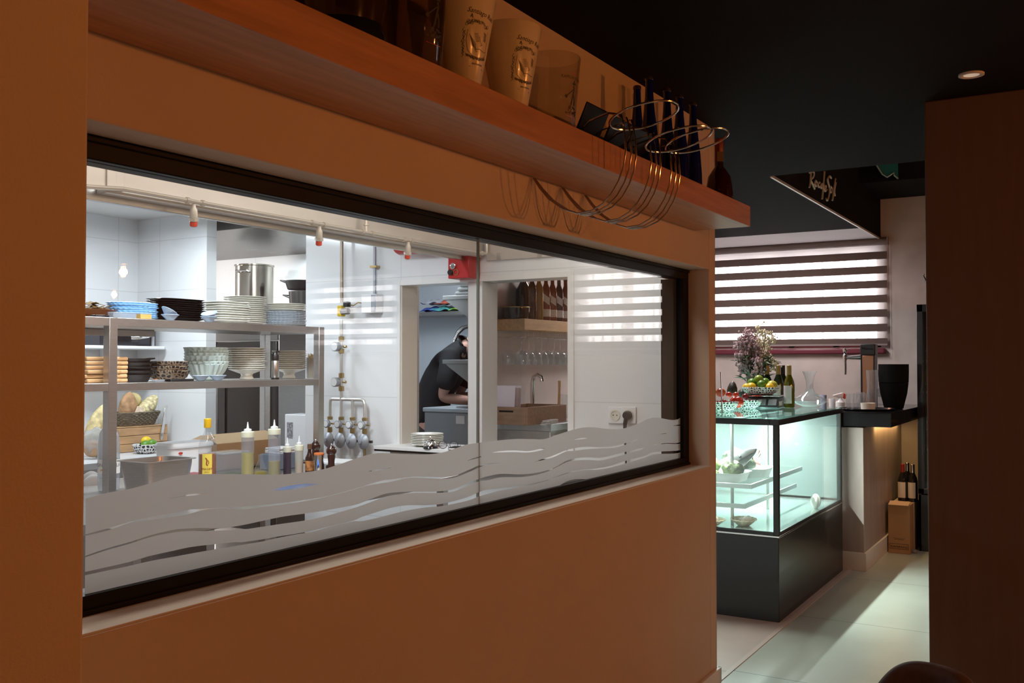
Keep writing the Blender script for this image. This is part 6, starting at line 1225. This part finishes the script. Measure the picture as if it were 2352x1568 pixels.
ll = [('lemon', lemon, -.072, -.03, .052, .037, 'yellow lemon at the left front of the scale bowl'), ('lime', lime, -.05, .03, .085, .033, 'green lime at the upper left of the scale bowl'), ('lime', lime, 0.0, -.035, .075, .030, 'green lime low in the middle front of the scale bowl'), ('lemon', lemon, .055, -.05, .052, .033, 'yellow lemon at the middle right of the scale bowl'),
      ('lemon', mat('yellow_green_skin', (0.50, 0.47, 0.04), 0.4, noise=.1, nscale=30), .085, 0.0, .065, .038, 'yellow green lemon at the right of the scale bowl'), ('lime', mat('pale_lime_skin', (0.22, 0.32, 0.03), 0.4), -.005, .02, .110, .032, 'pale green lime crowning the scale bowl'), ('lime', lime, .045, .03, .090, .030, 'dark green lime at the upper right of the scale bowl'), ('lemon', lemon, -.095, .01, .052, .030, 'yellow lemon at the far left edge of the scale bowl')]
d1 = Vector((0.517, -0.856, 0)); d2 = Vector((0.856, 0.517, 0))
for nm, m_, a, c_, z, r, lab in ll:
    v = Vector(lc) + d1 * a + d2 * c_; fruit(nm, lab, (v.x, v.y, lc[2] + z), r, m_, (1.12, 1, .95), 'citrus in the scale bowl')
# wine bottles on the case
def wineb(lab, loc, bodym, foil, label=True, h=0.30, grp='wine bottles on the display case'):
    t = thing('wine_bottle', lab, 'bottle', loc, 2.9, grp)
    MB().loft([(0.034, 0), (0.0375, 0.004), (0.0375, h * .55), (0.032, h * .64), (0.017, h * .76), (0.0145, h * .80), (0.0145, h * .97)], None, 32).build('body', bodym, t)
    MB().loft([(0.0155, h * .76), (0.0160, h * .77), (0.0160, h * .995), (0.014, h)], None, 24).build('capsule', foil, t)
    if label:
        lv = []; lf = []
        for i in range(13):
            a = -0.95 + 1.9 * i / 12; lv += [(0.0381 * math.cos(a), 0.0381 * math.sin(a), h * .10), (0.0381 * math.cos(a), 0.0381 * math.sin(a), h * .52)]
        for i in range(12): lf.append((2 * i, 2 * i + 2, 2 * i + 3, 2 * i + 1))
        MB().add(lv, lf).build('label', paper, t)
    return t
olive = mat('olive_bottle_glass', (0.16, 0.15, 0.01), 0.08, trans=0.55, coat=0.3); dkg = mat('dark_green_glass', (0.02, 0.03, 0.012), 0.08, coat=0.4); goldf = mat('gold_foil', (0.35, 0.26, 0.10), 0.4, 0.5); blkf = mat('black_foil', (0.02, 0.02, 0.02), 0.35)
w1 = wineb('olive green wine bottle with a white label, nearest the decanter', top_at(1813, 936), olive, goldf); 
w2 = wineb('dark green wine bottle with a gold neck just left of the olive one', top_at(1788, 933), dkg, goldf)
w3 = wineb('wine bottle with a black neck behind the gold necked pair', (7.19, YatX(1798, 7.19), TT), dkg, blkf, False)
w4 = wineb('wine bottle with a gold neck behind the lemons', (7.05, YatX(1762, 7.05), TT), dkg, goldf, False)
# vase with flowers
q = (7.10 - .12, YatX(1735, 7.10) - .05, TT); t = thing('flower_vase', 'pot of pale mauve and cream flowers behind the lemons', 'flowers', (q[0] + .12, q[1] + 0.05, TT)); t.scale = (1, 1, 1.25); vz = 0.16
MB().loft([(0.05, 0), (0.055, 0.004), (0.066, 0.17), (0.068, 0.18), (0.062, 0.18), (0.05, 0.01), (0.001, 0.01)], None, 36, cap1=False).build('vase', mat('brown_pot', (0.10, 0.075, 0.06), 0.6), t)
rf = random.Random(11); st, lf_, fl1, fl2 = MB(), MB(), MB(), MB()
for k in range(46):
    a = rf.uniform(0, 2 * PI); r = rf.uniform(0.0, 0.15) ; z = 0.30 + rf.uniform(-.04, .17) - r * .6; tip = (r * math.cos(a), r * math.sin(a), z)
    st.tube([(0.02 * math.cos(a), 0.02 * math.sin(a), 0.12), (tip[0] * .5, tip[1] * .5, z * .7), tip], 0.002, 5)
    side = tip[0] * d1.x + tip[1] * d1.y
    tgt = fl2 if (side > 0.03) else fl1
    for j in range(34): tgt.ball((tip[0] + rf.gauss(0, .020), tip[1] + rf.gauss(0, .020), tip[2] + rf.gauss(0, .018)), rf.uniform(.004, .010), 6, 4)
for k in range(70):
    a = rf.uniform(0, 2 * PI); r = rf.uniform(0.05, 0.13); z = rf.uniform(.16, .30); M_ = Matrix.Translation((r * math.cos(a), r * math.sin(a), z)) @ Matrix.Rotation(a, 4, 'Z') @ Matrix.Rotation(rf.uniform(-.9, .5), 4, 'Y')
    L_ = rf.uniform(.03, .055); q_ = [M_ @ Vector(v) for v in ((-L_, 0, 0), (-L_ * .2, -L_ * .3, .004), (L_, 0, -.01), (-L_ * .2, L_ * .3, .004))]; lf_.add(q_, [(0, 1, 2, 3)])
for a, L_ in ((-.4, .22), (-.9, .2), (-1.3, .19), (2.2, .19), (2.7, .17)): lf_.tube([(0, 0, .18), (L_ * .6 * math.cos(a), L_ * .6 * math.sin(a), .27), (L_ * math.cos(a), L_ * math.sin(a), .26 + .03 * math.sin(7 * a))], 0.004, 6, radii=[.004, .006, .001])
st.build('stems', mat('stem_olive', (0.07, 0.10, 0.04), 0.6), t); lf_.build('leaves', mat('leaf_green', (0.045, 0.085, 0.03), 0.5), t, smooth=0)
fl1.build('mauve_blossoms', mat('mauve_blossom', (0.34, 0.24, 0.26), 0.8, noise=.35, nscale=30), t); fl2.build('cream_blossoms', mat('cream_blossom', (0.55, 0.50, 0.36), 0.8, noise=.25, nscale=30), t)
q = (7.14, YatX(1775, 7.19) - .04, TT); t = thing('glass_vase', 'narrow clear glass vase between the flower pot and the wine bottles', 'vase', (q[0] + .05, q[1] + .04, TT)); MB().loft([(0.022, 0), (0.026, 0.004), (0.034, 0.24), (0.032, 0.24), (0.022, 0.012)], None, 28, cap1=False).build('vase', glass_vis, t)
# decanter
q = top_at(1860, 934); t = thing('decanter', 'wide based clear glass decanter with a flared mouth on the display case', 'decanter', q)
MB().loft([(0.045, 0), (0.06, 0.002), (0.100, 0.018), (0.122, 0.045), (0.116, 0.056), (0.07, 0.082), (0.036, 0.105), (0.024, 0.135), (0.026, 0.18), (0.038, 0.225), (0.052, 0.255), (0.050, 0.256), (0.036, 0.224), (0.024, 0.18), (0.022, 0.135), (0.034, 0.103), (0.068, 0.080), (0.113, 0.054), (0.119, 0.045), (0.098, 0.021), (0.06, 0.005)], None, 48).build('body', glass_vis, t)
# things on the bar counter slab
ST = 1.143
t = thing('bar_counter', 'thick glossy black bar counter slab on the pale pier', 'counter', (7.252, 1.24, 1.04)); MB().box(0.0, 1.6475, 0.0, 1.3, 0, 0.102).build('slab', mat('black_slab', (0.010, 0.009, 0.010), 0.12, spec=0.25), t, bevel=0.003)
STT = ST - 0.0004
def sl(px, py): v = at(px, py, 'Z', 1.142); return (v.x, v.y, 1.1426)
q = sl(2052, 935); q = (7.95, YatX(2052, 7.95), 1.1426); t = thing('ice_bucket', 'tall matt black bucket stack at the end of the bar counter', 'bucket', q)
MB().loft([(0.062, 0), (0.07, 0.004), (0.098, 0.12), (0.108, 0.20), (0.104, 0.20), (0.06, 0.01)], None, 44, cap1=False).build('outer_bucket', black_matt, t); MB().loft([(0.102, 0.2005), (0.109, 0.205), (0.111, 0.285), (0.111, 0.345), (0.107, 0.345), (0.10, 0.21)], None, 44, cap0=False, cap1=False).build('inner_bucket', black_matt, t)
# tray with glasses
zq = 1.1426; q = (7.62, YatX(1990, 7.62), zq); t = thing('round_tray', 'round black tray carrying small glasses on the bar counter', 'tray', q); MB().loft([(0.18, 0), (0.19, 0.002), (0.20, 0.014), (0.198, 0.015), (0.185, 0.005), (0.001, 0.004)], None, 48, cap1=False).build('tray', black_gloss, t)
def tumbler(lab, px, X, h=0.085, r=0.032):
    o = MB().loft([(r * .78, 0), (r * .82, 0.002), (r, h), (r - .0025, h), (r * .72, 0.012), (0.001, 0.010)], None, 24, cap1=False).build('drinking_glass', glass_vis); o.location = (X, YatX(px, X), zq + 0.0055); tag(o, lab, 'glass', 'small glasses on the round tray')
tumbler('small clear glass at the left of the round tray', 1951, 7.56, 0.12); tumbler('small clear glass second from the left on the round tray', 1967, 7.62, 0.118); tumbler('small clear glass beside the white cup on the round tray', 1983, 7.70, 0.118); tumbler('small clear glass at the back of the round tray', 1976, 7.74, 0.125)
o = MB().loft([(0.035, 0), (0.05, 0.004), (0.054, 0.05), (0.050, 0.05), (0.04, 0.008), (0.001, 0.007)], None, 32, cap1=False).build('white_cup', porcelain); o.location = (7.48, YatX(1993, 7.48), zq + 0.0055 + 0.004); tag(o, 'low white ceramic dish at the front of the round tray', 'dish')
for i, (px, lab) in enumerate(((2003, 'tall clear glass stack left of the black bucket'), (2020, 'tall clear glass just behind the black bucket'))):
    t = thing('tall_glass', lab, 'glass', (7.86 + .36 * i, YatX(px, 7.86 + .36 * i), zq), 0, 'tall glasses by the black bucket')
    MB().loft([(0.026, 0), (0.03, 0.004), (0.042, 0.15), (0.040, 0.15), (0.028, 0.012)], None, 28, cap1=False).build('lower_glass', glass_vis, t); MB().loft([(0.034, 0.08), (0.046, 0.30), (0.044, 0.30), (0.034, 0.084)], None, 28, cap1=False).build('upper_glass', glass_vis, t)
# spray bottle
q = (7.75, YatX(1929, 7.75), zq); t = thing('spray_bottle', 'white spray bottle with a red trigger on the bar counter', 'bottle', q, math.radians(-60)); MB().loft([(0.03, 0), (0.034, 0.004), (0.034, 0.05), (0.014, 0.075), (0.012, 0.085)], None, 24).build('body', white_plastic, t)
MB().prism([(-0.055, 0.105), (0.02, 0.125), (0.03, 0.10), (0.025, 0.0855), (-0.014, 0.0855), (-0.05, 0.095)], -0.012, 0.012, 'y').build('head', white_plastic, t, bevel=0.003); MB().prism([(0.022, 0.12), (0.05, 0.115), (0.036, 0.075), (0.018, 0.0855)], -0.013, 0.013, 'y').build('trigger', mat('red_trigger', (0.7, 0.04, 0.02), 0.35), t, bevel=0.002)
for i, (px, X, h, m_, lab) in enumerate(((1891, 7.9, 0.10, mat('pale_blue_cup', (0.4, 0.45, 0.62), 0.4), 'pale bluish cup on the bar counter behind the decanter'), (1910, 7.8, 0.075, white_plastic, 'small white cup on the bar counter right of the decanter'))):
    o = MB().loft([(0.02, 0), (0.022, 0.002), (0.024, h), (0.021, h), (0.018, 0.006), (0.001, 0.005)], None, 24, cap1=False).build('cup', m_); o.location = (X, YatX(px, X), zq); tag(o, lab, 'cup')
# beer tap column
BXp = 8.05; q = (BXp, YatX(1996, BXp), zq); t = thing('beer_tap', 'copper and black beer tap column with a chrome spout on the bar counter', 'beer tap', q, math.radians(0)); h = at(1996, 790, 'X', BXp).z - zq; wv = 0.044
MB().box(-0.05, 0.05, -wv, wv, 0.0, h - 0.09).build('column', mat('copper_panel', (0.42, 0.20, 0.12), 0.28, 0.7), t, bevel=0.004)
b = MB(); b.box(-0.052, 0.052, wv + 0.0005, wv + 0.010, 0, h - 0.09); b.box(-0.052, 0.052, -wv - 0.010, -wv - 0.0005, 0, h - 0.09); b.build('side_trim', black_plastic, t)
MB().box(-0.058, 0.058, -wv - 0.014, wv + 0.014, h - 0.089, h).build('head', black_plastic, t, bevel=0.008, segs=3)
vs, fs = text_mesh('Mahou', 0.030, 0.0006); MB().add([(-0.0586, -v[0], h - 0.047 + v[1]) for v in vs], fs).build('lettering', mat('gold_lettering', (0.55, 0.40, 0.18), 0.4), t, smooth=0)
z_ = at(1970, 820, 'X', BXp).z - zq; yo = YatX(1941, BXp) - q[1]
MB().tube([(0, wv + 0.01, z_), (0, yo + 0.015, z_ - 0.004)], 0.011, 12, radii=[0.020, 0.010]).build('pipe', chrome, t)
MB().loft([(0.010, -0.14), (0.012, -0.10), (0.011, -0.03), (0.019, 0.0), (0.016, 0.02), (0.008, 0.03), (0.017, 0.05), (0.017, 0.062), (0.008, 0.07)], None, 20, c=(0, yo, z_)).build('faucet', chrome, t)
# black glass cabinet in the corner
t = thing('wine_cabinet', 'tall black glass fronted bottle cabinet beside the pillar', 'cabinet', (8.30, 0.9, 0))
b = MB(); H_ = 1.965; y0, y1 = -0.32, 0.318; b.box(0.0, 0.55, y1 - 0.02, y1, 0, H_); b.box(0, 0.55, y0, y0 + 0.02, 0, H_); b.box(0.53, 0.55, y0, y1, 0, H_); b.box(0, 0.55, y0, y1, 0, 0.45); b.box(0, 0.55, y0, y1, H_ - 0.04, H_); b.build('housing', black_gloss, t, bevel=0.003)
b = MB(); b.box(-0.025, -0.001, y0, y0 + 0.05, 0.46, H_ - 0.002); b.box(-0.025, -0.001, y1 - 0.045, y1, 0.46, H_ - 0.002); b.box(-0.025, -0.001, y0, y1, 0.46, 0.50); b.box(-0.025, -0.001, y0, y1, H_ - 0.06, H_ - 0.002); dr = b.build('door', black_gloss, t, bevel=0.002)
MB().box(-0.018, -0.012, y0 + 0.05, y1 - 0.045, 0.50, H_ - 0.06).build('door_glass', glass, dr, smooth=0)
shz = [0.62, 0.84, 1.08, 1.33, 1.60]
for z in shz: MB().box(0.03, 0.52, y0 + 0.021, y1 - 0.021, z - 0.008, z).build('glass_shelf', glass_vis, t, smooth=0)
for i, z in enumerate(shz):
    for j in range(3):
        yb3 = 0.9 + 0.255 - 0.10 * j; kind = (i + j) % 3
        o = thing('cabinet_bottle', '%s bottle on the %s shelf of the black cabinet' % (['outermost', 'second', 'third'][j], ['lowest', 'second lowest', 'middle', 'second highest', 'highest'][i]), 'bottle', (8.42, yb3, z + 0.0006), 0, 'bottles in the black cabinet')
        MB().loft([(0.026, 0), (0.03, 0.003), (0.03, 0.09), (0.012, 0.13), (0.011, 0.17)], None, 18).build('body', [olive, amber, glass_vis][kind], o); MB().loft([(0.0125, 0.171), (0.0125, 0.19)], None, 14).build('cap', [goldf, blkf, brass][kind], o)
# wine box and bottles by the pier
t = thing('wine_carton', 'tall brown cardboard wine carton standing on the floor by the pier', 'box', (8.10, 1.42, 0)); bz = at(2070, 1160, 'X', 8.10).z
MB().box(0.0, 0.20, -0.165, -0.005 , 0, bz).build('carton', cardboard, t, bevel=0.002)
MB().cbox((0.02, -0.085, bz + 0.012), (0.10, 0.15, 0.003), ry=-0.2).build('flap', mat('pale_flap', (0.62, 0.42, 0.30), 0.8), t)
vs, fs = text_mesh('RAMIRANS', 0.026, 0.0006); b = MB(); b.add([(-0.0006, -0.085 - v[0], 0.045 + v[1]) for v in vs], fs)
for (ya_, yb2, za_, zb2) in ((-0.015, -0.155, 0.035, 0.038), (-0.015, -0.155, 0.075, 0.078), (-0.015, -0.018, 0.035, 0.078), (-0.152, -0.155, 0.035, 0.078), (-0.05, -0.12, 0.11, 0.113), (-0.04, -0.13, 0.12, 0.122)): b.box(-0.0008, -0.0002, yb2, ya_, za_, zb2)
b.build('print', mat('brown_print', (0.08, 0.04, 0.02), 0.6), t, smooth=0)
t2 = thing('wine_crate', 'low pale box behind the cardboard wine carton holding bottles', 'box', (8.32, 1.345, 0)); MB().box(0.0, 0.25, -0.09, 0.075, 0, bz - 0.004).build('box', mat('pale_box', (0.6, 0.5, 0.38), 0.8), t2, bevel=0.002)
def redb(lab, X, px, foil, base): 
    o = wineb(lab, (X, YatX(px, X), base), black_gloss, foil, True, 0.30, 'wine bottles on the carton'); return o
redb('dark wine bottle with a red neck and a cream label, left on the carton', 8.345 + .04, 2071, mat('red_foil', (0.25, 0.02, 0.02), 0.35), bz - 0.0034); redb('dark wine bottle with a silver neck, right of the red necked one on the carton', 8.345 + .045, 2094, chrome, bz - 0.0034)
redb('wine bottle with a silver neck standing at the back, between the front pair', 8.50, 2082, chrome, bz - 0.0034)
t = thing('plastic_scrap', 'small crumpled clear wrapper on the floor beside the carton', 'litter', (8.18, 1.232, 0)); MB().ball((0, 0, 0.018), 0.018, 10, 8, (1.6, 1.2, .8)).build('wrapper', plastic_clear, t, smooth=0)
# lettering on the recess face and the teal glass ornament
def sp_(u, v): return at(1620 + u / 3.016, 340 + v / 3.016, 'Y', 1.588)
STR = [[(731, 160), (727, 215), (721, 272)], [(724, 172), (744, 160), (752, 178), (746, 202), (729, 220), (742, 250), (757, 282)], [(764, 226), (755, 248), (765, 264), (773, 242), (764, 226)], [(791, 238), (779, 250), (785, 270), (795, 264)],
       [(808, 246), (797, 260), (803, 277), (810, 252), (813, 283)], [(820, 262), (812, 276), (818, 292), (822, 272)], [(824, 163), (817, 250), (809, 352)], [(825, 284), (835, 272), (831, 260), (823, 276), (829, 298), (840, 288)],
       [(871, 208), (859, 194), (847, 214), (852, 246), (860, 276), (856, 322), (846, 362), (838, 350)], [(869, 268), (862, 290), (870, 307), (877, 286), (869, 268)], [(900, 212), (890, 280), (880, 362)], [(903, 240), (893, 300), (898, 330)]]
o0 = sp_(800, 300); b = thing('lettering', 'pale handwritten style lettering on the side of the black ceiling recess', 'sign', o0)
for st_ in STR:
    P_ = [sp_(*q_) - o0 for q_ in st_]; Q_ = []
    for k in range(len(P_) - 1):
        a_ = P_[max(0, k - 1)]; b_ = P_[k]; c_ = P_[k + 1]; d_ = P_[min(len(P_) - 1, k + 2)]
        for u in (0, .25, .5, .75): Q_.append(0.5 * ((2 * b_) + (c_ - a_) * u + (2 * a_ - 5 * b_ + 4 * c_ - d_) * u * u + (3 * b_ - a_ - 3 * c_ + d_) * u ** 3))
    Q_.append(P_[-1]); MB().tube(Q_, 0.0075, 8).build('stroke', mat('pale_letters', (0.62, 0.60, 0.52), 0.5), b)
t = thing('glass_ornament', 'teal wavy glass ornament hanging in the dark ceiling recess', 'ornament', (8.0, YatX(2038, 8.0), 2.95)); yl, yr = YatX(2008, 8.0) - YatX(2038, 8.0), YatX(2067, 8.0) - YatX(2038, 8.0)
poly = [(yl + 0.01, 0.30), (yl, 0.19), (yl - 0.035, 0.10), (yl - 0.075, 0.03), (yl - 0.11, 0.005), (yl - 0.135, 0.02), (yl - 0.16, 0.035), (yr + 0.03, 0.015), (yr, -0.015), (yr, 0.30)]
MB().prism(poly, -0.006, 0.006, 'x').build('panel', mat('teal_glass', (0.05, 0.26, 0.24), 0.15, trans=0.2), t)
b = MB(); b.tube([(-0.008, y, z) for y, z in poly[:9]], 0.006, 8); b.build('rim', mat('pale_rim', (0.5, 0.62, 0.6), 0.2, coat=.4), t); MB().tube([(0, -0.0, 0.3), (0, 0, 0.50)], 0.003, 6).build('hanger', black_matt, t)
q = at(2128, 645, 'X', 8.86); t = thing('wall_sconce', 'small chrome wall fitting beside the pillar above the black cabinet', 'fitting', (8.899, q.y, q.z)); MB().loft([(0.02, 0), (0.02, 0.02), (0.012, 0.03)], None, 16, M=Matrix.Rotation(-PI / 2, 4, 'Y')).build('plate', chrome, t); MB().tube([(-0.03, 0, 0), (-0.07, 0.01, 0.03), (-0.08, 0.02, 0.06)], 0.010, 8).build('arm', chrome, t)
q = at(1660, 852, 'X', 7.9); t = thing('bar_spoon', 'thin steel bar spoon leaning by the wall edge above the tomatoes', 'spoon', (q.x - 2.2 + 0.0, 0, 0)); t.location = (5.95, YatX(1658, 5.95), TT); MB().tube([(0, 0, 0), (0.02, 0.015, 0.26)], 0.004, 8).build('shaft', chrome, t)
for o in list(C.objects):
    if o.parent and o.get('category'): del o['category']
